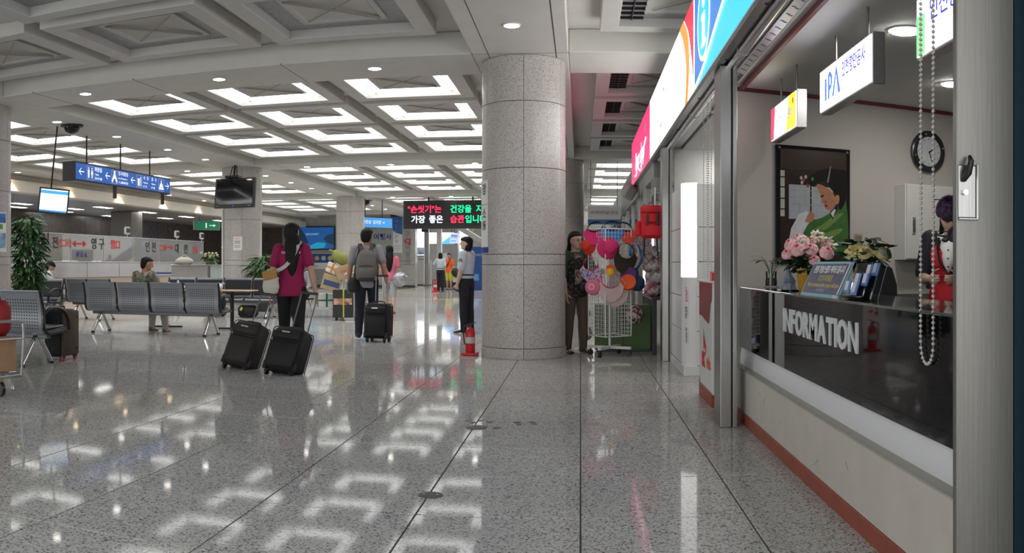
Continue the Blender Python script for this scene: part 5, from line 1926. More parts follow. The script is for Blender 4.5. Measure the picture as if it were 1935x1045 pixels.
# dark television on its ceiling arm
tvM = frame((-8.92, 20.15, 2.62), (math.cos(-.10), math.sin(-.10), .0), (-.03, .12, 1))
tv = thing('television', 'switched-off black television hanging from the ceiling before the column', 'television', M=tvM)
wbox('case', M_black, -.08, 1.05, -.03, .72, -.09, -.004, tv, ch=.012)
wbox('screen', mat('dead_screen', (.006, .006, .010), .08), -.03, 1.0, .05, .68, -.004, 0, tv)
wbox('badge', mat('badge_dim', (.2, .12, .08), .5), -.03, .05, .005, .022, -.004, 0, tv)
wbox('badge', mat('badge_grey', (.25, .25, .25), .5), .88, .96, .005, .022, -.004, 0, tv)
MB().ell((.47, .012, 0), (.012, .012, .004)).build('standby_lamp', emit('blue_led', (.05, .1, 1), 1.5), tv)
wbox('mount_tray', M_black, .22, .60, .72, .78, -.16, .06, tv, ch=.01)
MB().cyl((.42, .76, -.06), (.42, 1.06, -.08), .03, n=10).build('mount_arm', M_blackm, tv)
for k in range(2):
    MB().cyl((.28 + .2 * k, .77, -.1), (.34 + .12 * k, 1.05, -.1), .012, n=6).build('mount_strut', M_blackm, tv)

# LED board
ld = thing('led_board', 'black LED message board with red, green and white Korean lettering', 'sign', M=frame((-6.62, 32.15, 2.52), (1, 0, 0), (0, 0, 1)))
wbox('case', M_black, 0, 4.6, 0, 1.06, -.25, -.01, ld, ch=.02)
wbox('panel', mat('led_panel', (.012, .012, .013), .5), .1, 4.5, .1, .96, -.01, 0, ld)
E_lr, E_lg, E_lw2 = emit('led_red', (1.0, .02, .08), 1.3), emit('led_green', (.0, 1.0, .35), 1.1), emit('led_whiteblue', (.75, .85, 1.0), 1.4)
y1_, y2_ = .71, .33
for s_, x, y, m_ in (('"손씻기"는', .17, y1_, E_lr), ('건강을', 1.78, y1_, E_lg), ('지키는', 2.75, y1_, E_lg), ('가장', .30, y2_, E_lw2), ('좋은', .98, y2_, E_lw2), ('습관', 1.78, y2_, E_lr), ('입니다.', 2.34, y2_, E_lg)):
    text(s_, .31, m_, ld, x, y, .004, bold=.005, sx=.95, ext=.003)
for x in (.95, 2.62, 3.9):
    MB().cyl((x, 1.05, -.12), (x, (1.18 if x > .9 else 1.18), -.12), .03, n=8).build('rod', M_blackm, ld)

# second blue sign, small exit sign, dome cameras
s2 = thing('small_blue_sign', 'small blue hanging direction sign beyond the walking man', 'sign', M=frame((-8.35, 31.5 + .3, 2.60), (.55, .83, 0), (0, 0, 1)))
wbox('housing', M_black, 0, 1.9, -.02, .40, -.12, -.004, s2)
wbox('face', emit('sign_blue_pale', (.06, .25, .55), .8), .02, 1.88, 0, .38, -.004, 0, s2)
text('← 화장실  입국장 →', .16, E_sw, s2, .12, .2, .003)
for x in (.5, 1.4):
    MB().cyl((x, .39, -.06), (x, 1.1, -.06), .018, n=6).build('rod', M_blackm, s2)
ex = thing('exit_sign', 'green running-man exit sign over the ticket counters', 'sign', M=frame((-15.6, 33.0, 2.66), (.75, .66, 0), (0, 0, 1)))
wbox('housing', mat('exit_white', (.25, .27, .26), .5), -.05, 1.1, -.03, .36, -.08, -.004, ex)
wbox('face', emit('exit_green', (.01, .16, .08), .5), 0, 1.05, 0, .33, -.004, 0, ex)
for P in ([(.62, .15), (.85, .15), (.85, .18), (.62, .18)], [(.80, .10), (.92, .165), (.80, .23)], [(.46, .06), (.52, .06), (.52, .27), (.46, .27)]):
    MB().prism(P, .001, .003).build('pictogram', emit('exit_glow', (.5, .75, .6), .7), ex)
for x in (.2, .85):
    MB().cyl((x, .35, -.04), (x, .54, -.04), .01, n=6).build('rod', M_blackm, ex)
for k, (x, y, s_) in enumerate(((-8.76, 13.3, 1.0), (-8.35, 33.2, 1.3))):
    dm = thing('dome_camera', ['black dome camera on the beam near the left column', 'black dome camera far off above the blue poster'][k], 'camera', (x, y, ZB))
    MB().lathe([(.19 * s_, -.03), (.21 * s_, -.025), (.21 * s_, 0), (.05, 0)], n=24).build('collar', M_blackm, dm, True)
    MB().lathe([(.02, -.155 * s_), (.07 * s_, -.145 * s_), (.12 * s_, -.11 * s_), (.145 * s_, -.06 * s_), (.15 * s_, -.03)], n=24).build('dome', mat('dome_black', (.008, .008, .009), .08), dm, True)

# notice on the second column, vertical signs
nt_ = thing('paper_notice', 'white paper notice taped to the second column', 'notice', M=frame((-8.72 + .0, 20.815, 1.53), (1, 0, 0), (0, 0, 1)))
wbox('sheet', M_paper, -.02, .22, 0, .36, -.02, .0, nt_)
for y in (.30, .24, .21, .18, .12, .08):
    wbox('print_line', M_txt if y < .3 else M_logo, .01, .17, y, y + .012, 0, .001, nt_)
pp = thing('column_pipe', 'slim white conduit running up the second column', 'pipe', (-9.10, 20.93, 0))
MB().cyl((0, 0, .0), (0, 0, 2.9), .022, n=10).build('conduit', M_white, pp, True)
for z in (.6, 1.6, 2.6):
    MB().lathe([(.034, z), (.034, z + .03)], n=10).build('clip', M_white, pp)
# white sign wrapped on the left flank of the big column
cs_ = thing('column_sign', 'white vertical sign with blue foot wrapped on the big column flank', 'sign', (-.72, 11.06, 0))
a0 = math.atan2(-11.06, .72)


def wrap(z0, z1, aa, ab, r_, m, name, parent=None):
    mb = MB()
    V, n = [], 10
    for i in range(n + 1):
        a = aa + (ab - aa) * i / n
        for rr in (r_ - .006, r_):
            for z in (z0, z1):
                V.append((rr * math.cos(a), rr * math.sin(a), z))
    F_ = []
    for i in range(n):
        q = i * 4
        F_ += [(q + 2, q + 6, q + 7, q + 3), (q + 0, q + 1, q + 5, q + 4), (q + 1, q + 3, q + 7, q + 5), (q, q + 4, q + 6, q + 2)]
    F_ += [(0, 2, 3, 1), (4 * n, 4 * n + 1, 4 * n + 3, 4 * n + 2)]
    mb.add(V, F_)
    return mb.build(name, m, parent or cs_, .5)


face_dir = math.atan2(-11.06, .72)
A1, A2 = face_dir - R(56), face_dir - R(100)
wrap(1.37, 2.20, A2, A1, .538, M_paper, 'sheet')
wrap(1.30, 1.37, A2, A1, .5385, mat('deep_blue', (.015, .05, .28), .4), 'blue_foot')
for s_, z, sz in (('장', 2.08, .15), ('소', 1.78, .15), ('所', 1.63, .12)):
    am = face_dir - R(66)
    o = text(s_, sz, M_txt, cs_, align='CENTER', bold=.002, sx=.9)
    nrm = Vector((math.cos(am), math.sin(am), 0))
    u_ = Vector((0, 0, 1)).cross(nrm)
    o.data.transform(frame(nrm * .541 + Vector((0, 0, z)), u_, (0, 0, 1)))
    o.location = (0, 0, 0)
wrap(1.90, 1.905, A2, A1, .5392, M_txt, 'divider_line')

# picture poster on the left column
cp_ = thing('column_poster', 'blue and white picture poster on the column at the left edge', 'poster', (-9.07, 11.0, 0))
fd2 = math.atan2(-11.0, 9.07)
wrap(1.36, 1.99, fd2 - R(10), fd2 + R(56), .538, M_paper, 'sheet', cp_)
wrap(1.82, 1.97, fd2 - R(8), fd2 + R(54), .5395, mat('poster_sea', (.05, .18, .55), .4, var=.5, scale=7), 'sky_band', cp_)
wrap(1.72, 1.80, fd2 - R(8), fd2 + R(46), .5395, mat('poster_green', (.12, .30, .06), .4, var=.4, scale=9), 'green_band', cp_)
wrap(1.42, 1.66, fd2 - R(8), fd2 + R(54), .5395, mat('poster_wave', (.25, .42, .62), .4, var=.6, scale=6), 'sea_band', cp_)

# fire extinguishers
def extinguisher(lab, loc, s_=1.0):
    e = thing('fire_extinguisher', lab, 'fire extinguisher', loc)
    e.scale = (s_, s_, s_)
    MB().box((0, 0, .025), (.26, .24, .05), None, .012).build('stand', M_red, e)
    MB().lathe([(.075, .05), (.08, .06), (.08, .36), (.07, .41), (.04, .44), (.025, .45), (.025, .47)], n=24).build('cylinder', M_red, e, True)
    MB().lathe([(.0815, .20), (.0815, .30)], n=24).build('paper_label', mat('label_cream', (.62, .58, .5), .5), e, True)
    MB().box((0, 0, .485), (.05, .05, .03), None, .006).build('valve', M_blackm, e)
    MB().box((.03, 0, .52), (.14, .022, .012), (0, R(-14), 0)).build('lever', M_black, e)
    MB().tube(smoothpts([(-.02, -.02, .49), (-.09, -.03, .48), (-.105, -.03, .36), (-.09, -.03, .18)], 4), .011, 6).build('hose', M_black, e, True)
    return e


extinguisher('red fire extinguisher on a stand at the foot of the big column', (-1.40, 11.02, 0), .78)
extinguisher('distant red fire extinguisher by the far glass front', (-6.25, 37.2, 0), 1.05)

# ================================================================== TICKET COUNTERS (far left)
M_deskst = mat('counter_steel', (.46, .45, .46), .22, .45, var=.05, scale=3)
M_deskbase = mat('counter_beige', (.42, .34, .28), .5)
tk = thing('ticket_counter', 'long ticket counter with pale polished front and beige foot', 'counter', (0, 0, 0))
wbox('foot', M_deskbase, -15.5, -14.62, 17.0, 33.0, 0, .78, tk)
for k in range(8):
    y = 17.0 + k * 2.0
    wbox('front_panel', M_deskst, -15.5, -14.58, y + .01, y + 1.99, .78, 1.24, tk, ch=.006)
wbox('top', M_deskst, -15.7, -14.55, 17.0, 33.0, 1.24, 1.28, tk, ch=.006)
gp = thing('glass_screen', 'long glass screen with route lettering above the ticket counter', 'screen', (0, 0, 0))
for k in range(8):
    y = 17.0 + k * 2.0
    wbox('pane', glass('painted_sheen_glass', painted_sheen=.28), -15.205, -15.195, y + .02, y + 1.98, 1.29, 2.12, gp)  # grey diffuse mixed into the panes stands for their pale reflections
    wbox('mullion', M_alu, -15.215, -15.185, y - .012, y + .012, 1.28, 2.14, gp)
wbox('top_rail', M_alu, -15.215, -15.185, 17.0, 33.0, 2.12, 2.15, gp)
M_tblk, M_tred = mat('vinyl_black', (.012, .012, .016), .5), mat('vinyl_red', (.60, .03, .03), .5)
GS = frame((-15.185, 17.0, 1.28), (0, 1, 0), (0, 0, 1))
for s_, y, z, sz, m_ in (('석회시', 3.45, .62, .50, M_tblk), ('전', 4.95, .55, .38, M_tblk), ('(仁川)', 5.30, .56, .28, M_tred), ('영 구', 7.20, .56, .40, M_tblk), ('營口', 8.45, .56, .33, M_tred),
                         ('인 천', 10.9, .52, .40, M_tblk), ('仁川', 12.0, .52, .28, M_tred), ('대', 13.3, .50, .40, M_tblk), ('련', 14.1, .50, .40, M_tblk), ('단동', 14.9, .48, .3, M_tred),
                         ('카페리', 4.0, .18, .2, M_tblk), ('매 표 소', 6.3, .2, .2, mat('vinyl_navy', (.03, .05, .3), .5))):
    o = text(s_, sz, m_, gp, bold=.004)
    o.data.transform(GS @ Matrix.Translation((y, z, .004)))
    o.location = (0, 0, 0)
for y in (6.5, 12.75):
    mb = MB()
    mb.prism([(y - .25, .54), (y + .25, .54), (y + .25, .585), (y - .25, .585)], .003, .006, GS)
    for q in (-1, 1):
        mb.prism([(y + q * .42, .562), (y + q * .22, .66), (y + q * .22, .465)], .003, .006, GS)
    mb.build('double_arrow', M_tred, gp)
random.seed(21)
for k, (y, z, w, h) in enumerate(((3.9, .15, .3, .30), (4.35, .06, .26, .42), (4.75, .10, .5, .34), (5.35, .0, .24, .36), (5.75, .0, .22, .22), (6.7, .12, .2, .18), (7.2, .05, .3, .3), (7.65, .05, .45, .42), (8.6, .18, .18, .18), (11.3, .04, .4, .3), (11.9, .1, .3, .3), (12.6, .05, .3, .5), (13.6, .1, .2, .3), (14.5, .0, .3, .4))):
    pz = thing('posted_sheet', 'white notice sheet stuck on the ticket counter glass, %s along from the tree' % (ORD + ['thirteenth', 'fourteenth'])[k], 'notice', M=GS @ Matrix.Translation((y, z + .03, -.03)) @ Matrix.Rotation(R(random.uniform(-6, 6)), 4, 'Z'), group='notices on the ticket counter glass')
    wbox('sheet', M_paper, 0, w, 0, h, 0, .003, pz)
    for j in range(3):
        wbox('print_line', mat('faint_ink', (.45, .45, .48), .6), w * .12, w * .85, h * (.25 + .22 * j), h * (.29 + .22 * j), .003, .004, pz)
# small name-plate monitors above the glass
for k, (y) in enumerate((9.6, 13.5, 16.4)):
    d = thing('counter_number_sign', ['number display over the middle of the ticket counter', 'number display right of the seated person in camouflage', 'number display at the far end of the ticket counter'][k], 'display', (-15.2, 17.0 + y - (.6 if k == 2 else 0), 2.15))
    MB().box((0, 0, .22), (.08, .38, .28), None, .04).build('shell', M_white, d)
    MB().box((.045, 0, .22), (.01, .26, .16)).build('screen', M_black, d)
    MB().cyl((0, 0, 0), (0, 0, .1), .02, n=8).build('stalk', M_alu, d)
# bright back windows behind the counter
E_win = emit('lit_window', (.80, .92, 1.0), 2.2)
for k, (y, w, z0, z1) in enumerate(((25.2, .9, 1.3, 2.15), (27.0, .5, 1.2, 2.0), (28.4, 1.1, 1.2, 2.1), (30.6, .7, 1.2, 2.1), (32.4, .9, 1.0, 2.1))):
    w_ = structure(wbox('window_%d' % (20 + k), E_win, -19.18, -19.15, y, y + w, z0, z1))
    wbox('window_frame', M_alu, -19.16, -19.12, y + w / 2 - .02, y + w / 2 + .02, z0, z1, w_)
# column inside the ticket area
ic2 = thing('square_pillar', 'brown stone pillar under the low ceiling behind the counters', 'pillar', (-16.6, 29.0, 0))
wbox('shaft', mat('pillar_brown', (.20, .18, .165), .35), -.45, .45, -.45, .45, 0, 3.2, ic2, ch=.02)
for z in (1.0, 2.0):
    wbox('joint', M_grout, -.452, .452, -.452, .452, z, z + .01, ic2)
# second, shorter counter with flowers near the second column
rc = thing('reception_desk', 'steel reception desk with flowers left of the second column', 'desk', (-11.3, 24.6, 0), R(-8))
wbox('foot', M_deskbase if False else M_white, -.95, .75, -.3, .3, 0, .62, rc)
wbox('front_panel', M_deskst, -1.0, .35, -.36, .3, .62, 1.14, rc, ch=.008)
wbox('glass_panel', mat('frosted', (.45, .52, .52), .25), .42, .95, -.34, .3, .55, 1.14, rc)
wbox('post', M_steeld, .35, .42, -.36, .3, .0, 1.14, rc)
wbox('top', M_deskst, -1.02, .97, -.40, .32, 1.14, 1.17, rc, ch=.006)
fl_ = thing('desk_bouquet', 'pale yellow bouquet on the reception desk', 'flowers', (-11.05, 24.45, 1.17))
MB().lathe([(.09, 0), (.11, .02), (.13, .1), (.12, .11)], n=16).build('basket', mat('basket', (.3, .24, .15), .8), fl_, True)
leafy(fl_, 60, (.08, .36), .26, .16, .04, M_leaf2, 31)
for k in range(14):
    a, rr = k * 2.4, .05 + .018 * k
    MB().ell((rr * math.cos(a), rr * math.sin(a), .30 + .06 * math.sin(k * 1.7)), (.04, .04, .035), 8, 6).build('bloom', mat('bloom_cream', (.62, .58, .36), .7), fl_, True)
hatp = thing('white_basket', 'pale rounded bundle lying on the reception desk', 'bundle', (-12.0, 24.6, 1.17))
o = MB().ell((0, 0, .10), (.32, .2, .14), 14, 9)
for i, p in enumerate(o.v):
    o.v[i] = (p[0], p[1], max(0, p[2] + .02 * mnoise.noise(Vector(p) * 8)))
o.build('bundle', mat('pale_felt', (.5, .47, .42), .8), hatp, True)
MB().tube([(-.2, 0, .2), (0, 0, .3), (.2, 0, .2)], .015, 6).build('handle', MATS['pale_felt'], hatp)
# queue barriers
for k, (x, y) in enumerate(((-13.2, 24.6), (-12.7, 25.4), (-12.1, 26.2))):
    d = thing('queue_post', 'slim queue post with blue belt head before the ticket counter, %s from the reception desk' % ORD[2 - k], 'queue post', (x, y, 0), 0, 'queue posts')
    MB().lathe([(.16, 0), (.16, .015), (.03, .04)], n=20).build('base', M_blackm, d, True)
    MB().cyl((0, 0, .03), (0, 0, .92), .025, n=10).build('pole', M_steeld, d, True)
    MB().cyl((0, 0, .86), (0, 0, .95), .035, n=12).build('belt_head', mat('belt_blue', (.02, .05, .30), .5), d, True)
    if k < 2:
        MB().box((.25, .4, .9), (.9, .006, .05), (0, 0, math.atan2(.8, .55))).build('belt', MATS['belt_blue'], d)
# ================================================================== PEOPLE
M_skin = mat('skin', (.50, .30, .21), .5, var=.05, scale=20)
M_skinl = mat('skin_light', (.60, .40, .31), .5, var=.04, scale=20)
M_hair = mat('black_hair', (.006, .005, .005), .55, var=.5, scale=8, stretch=(60, 60, 4), bump=.3, spec=.25)
M_lip = mat('lips', (.40, .10, .09), .45)
M_eye = mat('eye_dark', (.02, .015, .012), .25)
M_shoe = mat('black_shoe', (.015, .014, .015), .35)


def remesh(mb, voxel, smooth=4, name='tmp'):
    me = bpy.data.meshes.new(name)
    me.from_pydata(mb.v, [], mb.f)
    ob = bpy.data.objects.new(name, me)
    md = ob.modifiers.new('r', 'REMESH')
    md.mode = 'VOXEL'
    md.voxel_size = voxel
    sm = ob.modifiers.new('s', 'SMOOTH')
    sm.iterations = smooth
    sm.factor = .5
    tmp_scene.collection.objects.link(ob)
    tmp_layer.update()
    dg = tmp_layer.depsgraph
    out = bpy.data.meshes.new_from_object(ob.evaluated_get(dg))
    bpy.data.objects.remove(ob)
    bpy.data.meshes.remove(me)
    out.polygons.foreach_set('use_smooth', [True] * len(out.polygons))
    return out


tmp_scene = bpy.data.scenes.new('workbench')
tmp_layer = tmp_scene.view_layers[0]
V3 = Vector


def cone(mb, a, b_, ra, rb, n=12, bulge=0.0):
    """limb segment with rounded ends; bulge thickens its upper third"""
    a, b_ = V3(a), V3(b_)
    ax = (b_ - a)
    L_ = ax.length
    if L_ < 1e-5:
        return
    ax = ax / L_
    u = ax.orthogonal().normalized()
    rings = []
    for t in (-.9, -.6, -.2):
        rr = ra * math.sqrt(max(0.02, 1 - t * t))
        rings.append(mb.ring(a + ax * (t * ra), ax, u, rr, n))
    for t in (0, .15, .35, .55, .75, 1):
        rr = ra + (rb - ra) * t + bulge * math.sin(PI * min(1, t / .7)) * (1 if t < .7 else 0)
        rings.append(mb.ring(a + ax * (t * L_), ax, u, rr, n))
    for t in (.2, .6, .9):
        rr = rb * math.sqrt(max(0.02, 1 - t * t))
        rings.append(mb.ring(b_ + ax * (t * rb), ax, u, rr, n))
    mb.loft(rings)


def hand(mb, wrist, d, palm_n, h, side, curl=.5, grip=False):
    """palm and five bent fingers; d points along the hand, palm_n out of the palm"""
    d = V3(d).normalized()
    pn = V3(palm_n)
    pn = (pn - d * pn.dot(d)).normalized()
    sd = d.cross(pn).normalized() * side       # towards the thumb
    k = h / 1.65
    w = V3(wrist)
    pl = .085 * k
    c0, c1 = w + d * .012 * k, w + d * pl
    rings = []
    for t, wd, th in ((0, .021, .017), (.3, .033, .016), (.7, .040, .014), (1, .038, .012)):
        c = c0 + (c1 - c0) * t
        rings.append([c + sd * (wd * k * math.cos(2 * PI * i / 10)) + pn * (th * k * math.sin(2 * PI * i / 10)) for i in range(10)])
    mb.loft(rings)
    for j, (off, L_) in enumerate(((.030, .070), (.010, .078), (-.010, .074), (-.028, .058))):
        p = c1 + sd * (off * k) - d * .008 * k
        dd = d.copy()
        for s_, fr in enumerate((.45, .32, .25)):
            a = curl * (.5, 1.0, .8)[s_]
            q = p + dd * (L_ * k * fr + .004)
            cone(mb, p, q, (.0085 - .0008 * s_) * k, (.0078 - .0008 * s_) * k, 7)
            p = q
            dd = (dd * math.cos(a) + pn * math.sin(a)).normalized()
    p = w + d * .030 * k + sd * .026 * k
    dd = (d * .65 + sd * .65 + pn * .35).normalized()
    for s_, L_ in enumerate((.038, .03, .024)):
        q = p + dd * L_ * k
        cone(mb, p, q, (.0105 - .001 * s_) * k, (.0095 - .001 * s_) * k, 7)
        p = q
        dd = (dd + d * .35 + pn * (.35 if not grip else .7) * curl).normalized()


def rig(H, female=True, lean=(0, 0), legs=None, arms=None, head=(0, 0, 0), twist=0, hips=None, sway=0):
    """joints of a figure facing +y; legs/arms: per side (-1 left, 1 right)"""
    j = {}
    sitting = hips is not None
    hz = hips if sitting else .52 * H
    pelvis = V3((sway, 0, hz))
    Rl = Euler((R(-lean[0]), R(lean[1]), 0)).to_matrix()
    Rt = Rl @ Matrix.Rotation(R(twist), 3, 'Z')
    j['pelvis'] = pelvis
    up = Rl @ V3((0, 0, 1))
    j['up'] = up
    j['Rt'] = Rt
    j['waist'] = pelvis + up * (.10 * H)
    j['chest'] = pelvis + up * (.205 * H)
    j['neck'] = pelvis + up * (.318 * H)
    shw = (.098 if female else .112) * H
    for s_ in (-1, 1):
        j['sh', s_] = pelvis + up * (.292 * H) + Rt @ V3((s_ * shw, 0, 0))
        j['hip', s_] = pelvis + V3((s_ * .052 * H, 0, 0))
        th_f, kn, ab = (legs or {}).get(s_, (0, 0, 0))
        dth = V3((s_ * math.sin(R(ab)), math.sin(R(th_f)), -math.cos(R(th_f)) * math.cos(R(ab)))).normalized()
        dsh = V3((s_ * math.sin(R(ab)) * .6, math.sin(R(th_f - kn)), -math.cos(R(th_f - kn)))).normalized()
        j['knee', s_] = j['hip', s_] + dth * (.245 * H)
        j['ankle', s_] = j['knee', s_] + dsh * (.235 * H)
        ua, fa = (arms or {}).get(s_, ((s_ * .12, 0, -1), (s_ * .05, .15, -1)))
        j['el', s_] = j['sh', s_] + (Rt @ V3(ua).normalized()) * (.172 * H)
        j['wr', s_] = j['el', s_] + (Rt @ V3(fa).normalized()) * (.142 * H)
        j['fdir', s_] = (Rt @ V3(fa)).normalized()
    j['headR'] = Rt @ Euler((R(-head[0]), R(head[1]), R(head[2]))).to_matrix()
    j['head'] = j['neck'] + up * (.028 * H) + (j['headR'] @ V3((0, .012, .062))) * H
    if not sitting:
        lowest = min(j['ankle', s_].z for s_ in (-1, 1)) - .042 * H
        for k in list(j):
            if isinstance(j[k], Vector) and k != 'up' and not (isinstance(k, tuple) and k[0] == 'fdir'):
                j[k] = j[k] - V3((0, 0, lowest))
    return j


def torso_rings(mb, j, H, female, off=0.0, z0=-.035, z1=.318, hem=0.0, belly=0.0):
    up, Rt, p = j['up'], j['Rt'], j['pelvis']
    prof = [(-.06, .070, .060), (-.03, .092, .068), (.02, .098 if female else .094, .070), (.06, .090, .064), (.10, .080 if female else .086, .056 + belly), (.15, .083 if female else .092, .058 + belly * .5), (.205, .092 if female else .104, .064 if female else .066), (.255, .095 if female else .110, .060), (.285, .090 if female else .104, .050), (.302, .066, .042), (.318, .036, .036)]
    rings = []
    n = 20

    def at(t):
        for a, b_ in zip(prof, prof[1:]):
            if a[0] <= t <= b_[0]:
                f = (t - a[0]) / (b_[0] - a[0])
                return a[1] + (b_[1] - a[1]) * f, a[2] + (b_[2] - a[2]) * f
        return (prof[0] if t < prof[0][0] else prof[-1])[1:]
    N = 16
    for i in range(N + 1):
        t = z0 + (z1 - z0) * i / N
        w, d = at(t)
        if hem and i < 3:
            w += hem * (3 - i) / 3
            d += hem * (3 - i) / 3
        w, d = w * H + off, d * H + off
        c = p + up * (t * H)
        rings.append([c + Rt @ V3((w * math.cos(2 * PI * q / n) * (1 - .08 * abs(math.sin(4 * PI * q / n))), d * math.sin(2 * PI * q / n) + (.012 * H if (female and .17 < t < .25 and 0 < q < n / 2) else 0), 0)) for q in range(n)])
    mb.loft(rings)


def head_parts(mb, j, H, scale=1.0):
    c, Rm = j['head'], j['headR']
    k = H * scale
    rings = []
    n = 18
    for z, w, d, y in ((-.067, .012, .012, .030), (-.062, .024, .024, .026), (-.048, .034, .042, .012), (-.03, .041, .052, .004), (-.01, .045, .057, 0), (.015, .047, .060, -.002), (.035, .045, .058, -.004), (.052, .036, .047, -.006), (.062, .022, .03, -.007), (.066, .006, .008, -.007)):
        rings.append([c + Rm @ (V3((w * math.cos(2 * PI * q / n), y + d * math.sin(2 * PI * q / n), z)) * k) for q in range(n)])
    mb.loft(rings)
    cone(mb, c + Rm @ (V3((0, .055, .006)) * k), c + Rm @ (V3((0, .068, -.014)) * k), .0045 * k, .0075 * k, 8)
    for s_ in (-1, 1):
        mb.ell(c + Rm @ (V3((s_ * .047, -.004, -.006)) * k), (.006 * k, .011 * k, .017 * k), 8, 6, rot=tuple(Rm.to_euler()))
    cone(mb, j['neck'] - j['up'] * (.02 * H), c + Rm @ (V3((0, -.012, -.03)) * k), .034 * H, .031 * H, 12)


def person(lab, loc, rz, H, j, skin, voxel=.007, female=True, top=None, sleeve=.55, bottom=None, bottom_len=1.0, shoes=None, hands=(.5, .5), hem=-.03, top_off=.010, extra=None, hair='short', barefoot=False, collar=None, legs_fat=1.0, arm_fat=1.0, palm=None, belt=None, hairm=None, socks=None, belly=0.0, pant_off=.010, hem_flare=0.0, name='person'):
    P = thing(name, lab, 'person', loc, rz)
    mb = MB()
    torso_rings(mb, j, H, female, belly=belly)
    head_parts(mb, j, H)
    lf, af = legs_fat, arm_fat
    for s_ in (-1, 1):
        cone(mb, j['hip', s_], j['knee', s_], .052 * H * lf, .034 * H * lf, 14)
        cone(mb, j['knee', s_], j['ankle', s_], .033 * H * lf, .021 * H * lf, 12, .006 * H)
        foot_d = V3((s_ * .12, 1, 0)).normalized()
        a = j['ankle', s_]
        if j.get(('toe', s_)):
            foot_d = j['toe', s_]
        cone(mb, a + V3((0, 0, -.012 * H)) - foot_d * .012 * H, a + foot_d * .085 * H + V3((0, 0, -.028 * H)), .019 * H, .014 * H, 10)
        cone(mb, j['sh', s_], j['el', s_], .030 * H * af, .0235 * H * af, 12)
        cone(mb, j['el', s_], j['wr', s_], .0235 * H * af, .0155 * H * af, 12, .003 * H)
        pn = (palm or {}).get(s_, j['Rt'] @ V3((-s_, 0.15, 0)))
        hand(mb, j['wr', s_], j['fdir', s_], pn, H, 1 if s_ > 0 else -1, hands[0 if s_ < 0 else 1])
    me = remesh(mb, voxel, 3)
    me.materials.append(skin)
    link('body', me, P)
    if top is not None:
        mb = MB()
        torso_rings(mb, j, H, female, top_off, z0=hem, z1=.312, belly=belly, hem=hem_flare)
        for s_ in (-1, 1):
            e = j['sh', s_] + (j['el', s_] - j['sh', s_]) * min(1, sleeve)
            cone(mb, j['sh', s_] - j['Rt'] @ V3((s_ * .006 * H, 0, 0)), e, .036 * H * af + top_off, (.031 if sleeve <= 1 else .027) * H * af + top_off * .9, 14)
            if sleeve > 1:
                w_ = j['el', s_] + (j['wr', s_] - j['el', s_]) * (sleeve - 1)
                cone(mb, j['el', s_], w_, .026 * H * af + top_off * .8, .020 * H * af + top_off * .8, 12)
        me = remesh(mb, voxel * 1.1, 4)
        for m_ in (top if isinstance(top, (list, tuple)) else [top]):
            me.materials.append(m_)
        link('top', me, P)
    if collar is not None:
        c = j['neck'] - j['up'] * (.005 * H)
        q = j['up'].to_track_quat('Z', 'Y')
        pts = [c + q @ V3((.043 * H * math.cos(a), .043 * H * math.sin(a), .006 * math.sin(a))) for a in [2 * PI * i / 20 for i in range(20)]]
        MB().tube(pts, .011, 7, True).build('collar', collar, P, True)
    if bottom is not None:
        mb = MB()
        torso_rings(mb, j, H, female, pant_off * .8, z0=-.045, z1=.085)
        for s_ in (-1, 1):
            cone(mb, j['hip', s_], j['knee', s_], .053 * H * lf + pant_off, .037 * H * lf + pant_off, 14)
            if bottom_len > .5:
                e = j['knee', s_] + (j['ankle', s_] - j['knee', s_]) * ((bottom_len - .5) / .5)
                cone(mb, j['knee', s_], e, .036 * H * lf + pant_off, .028 * H * lf + pant_off, 12, .003 * H)
        me = remesh(mb, voxel * 1.1, 4)
        me.materials.append(bottom)
        link('trousers' if bottom_len > .6 else 'shorts', me, P)
    if belt is not None:
        c = j['pelvis'] + j['up'] * (.083 * H)
        pts = [c + j['Rt'] @ V3(((.087 * H + .014) * math.cos(a), (.062 * H + .014) * math.sin(a), 0)) for a in [2 * PI * i / 24 for i in range(24)]]
        MB().tube(pts, .014, 6, True).build('belt', belt, P, True)
    if shoes is not None:
        for s_ in (-1, 1):
            foot_d = V3((s_ * .12, 1, 0)).normalized()
            if j.get(('toe', s_)):
                foot_d = j['toe', s_]
            a = j['ankle', s_]
            mb = MB()
            sdv = foot_d.cross(V3((0, 0, 1))).normalized()
            upv = sdv.cross(foot_d).normalized()
            rings = []
            for t, w, h0, h1 in ((-.040, .010, -.040, -.005), (-.034, .021, -.042, .008), (-.01, .024, -.042, .012), (.03, .025, -.042, -.002), (.07, .029, -.042, -.016), (.10, .026, -.042, -.022), (.115, .014, -.040, -.028)):
                c = a + foot_d * t * H + upv * ((h0 + h1) / 2 * H)
                rings.append([c + sdv * (w * H * math.cos(2 * PI * q / 14)) + upv * ((h1 - h0) / 2 * H * max(-.9, math.sin(2 * PI * q / 14))) for q in range(14)])
            mb.loft(rings)
            me = remesh(mb, .006, 2)
            me.materials.append(shoes)
            link('shoe', me, P)
    # hair and face
    c, Rm = j['head'], j['headR']
    k = H
    hm = hairm or M_hair
    mb = MB()
    n = 20

    def hring(z, w, d, y):
        return [c + Rm @ (V3((w * math.cos(2 * PI * q / n), y + d * math.sin(2 * PI * q / n), z)) * k) for q in range(n)]
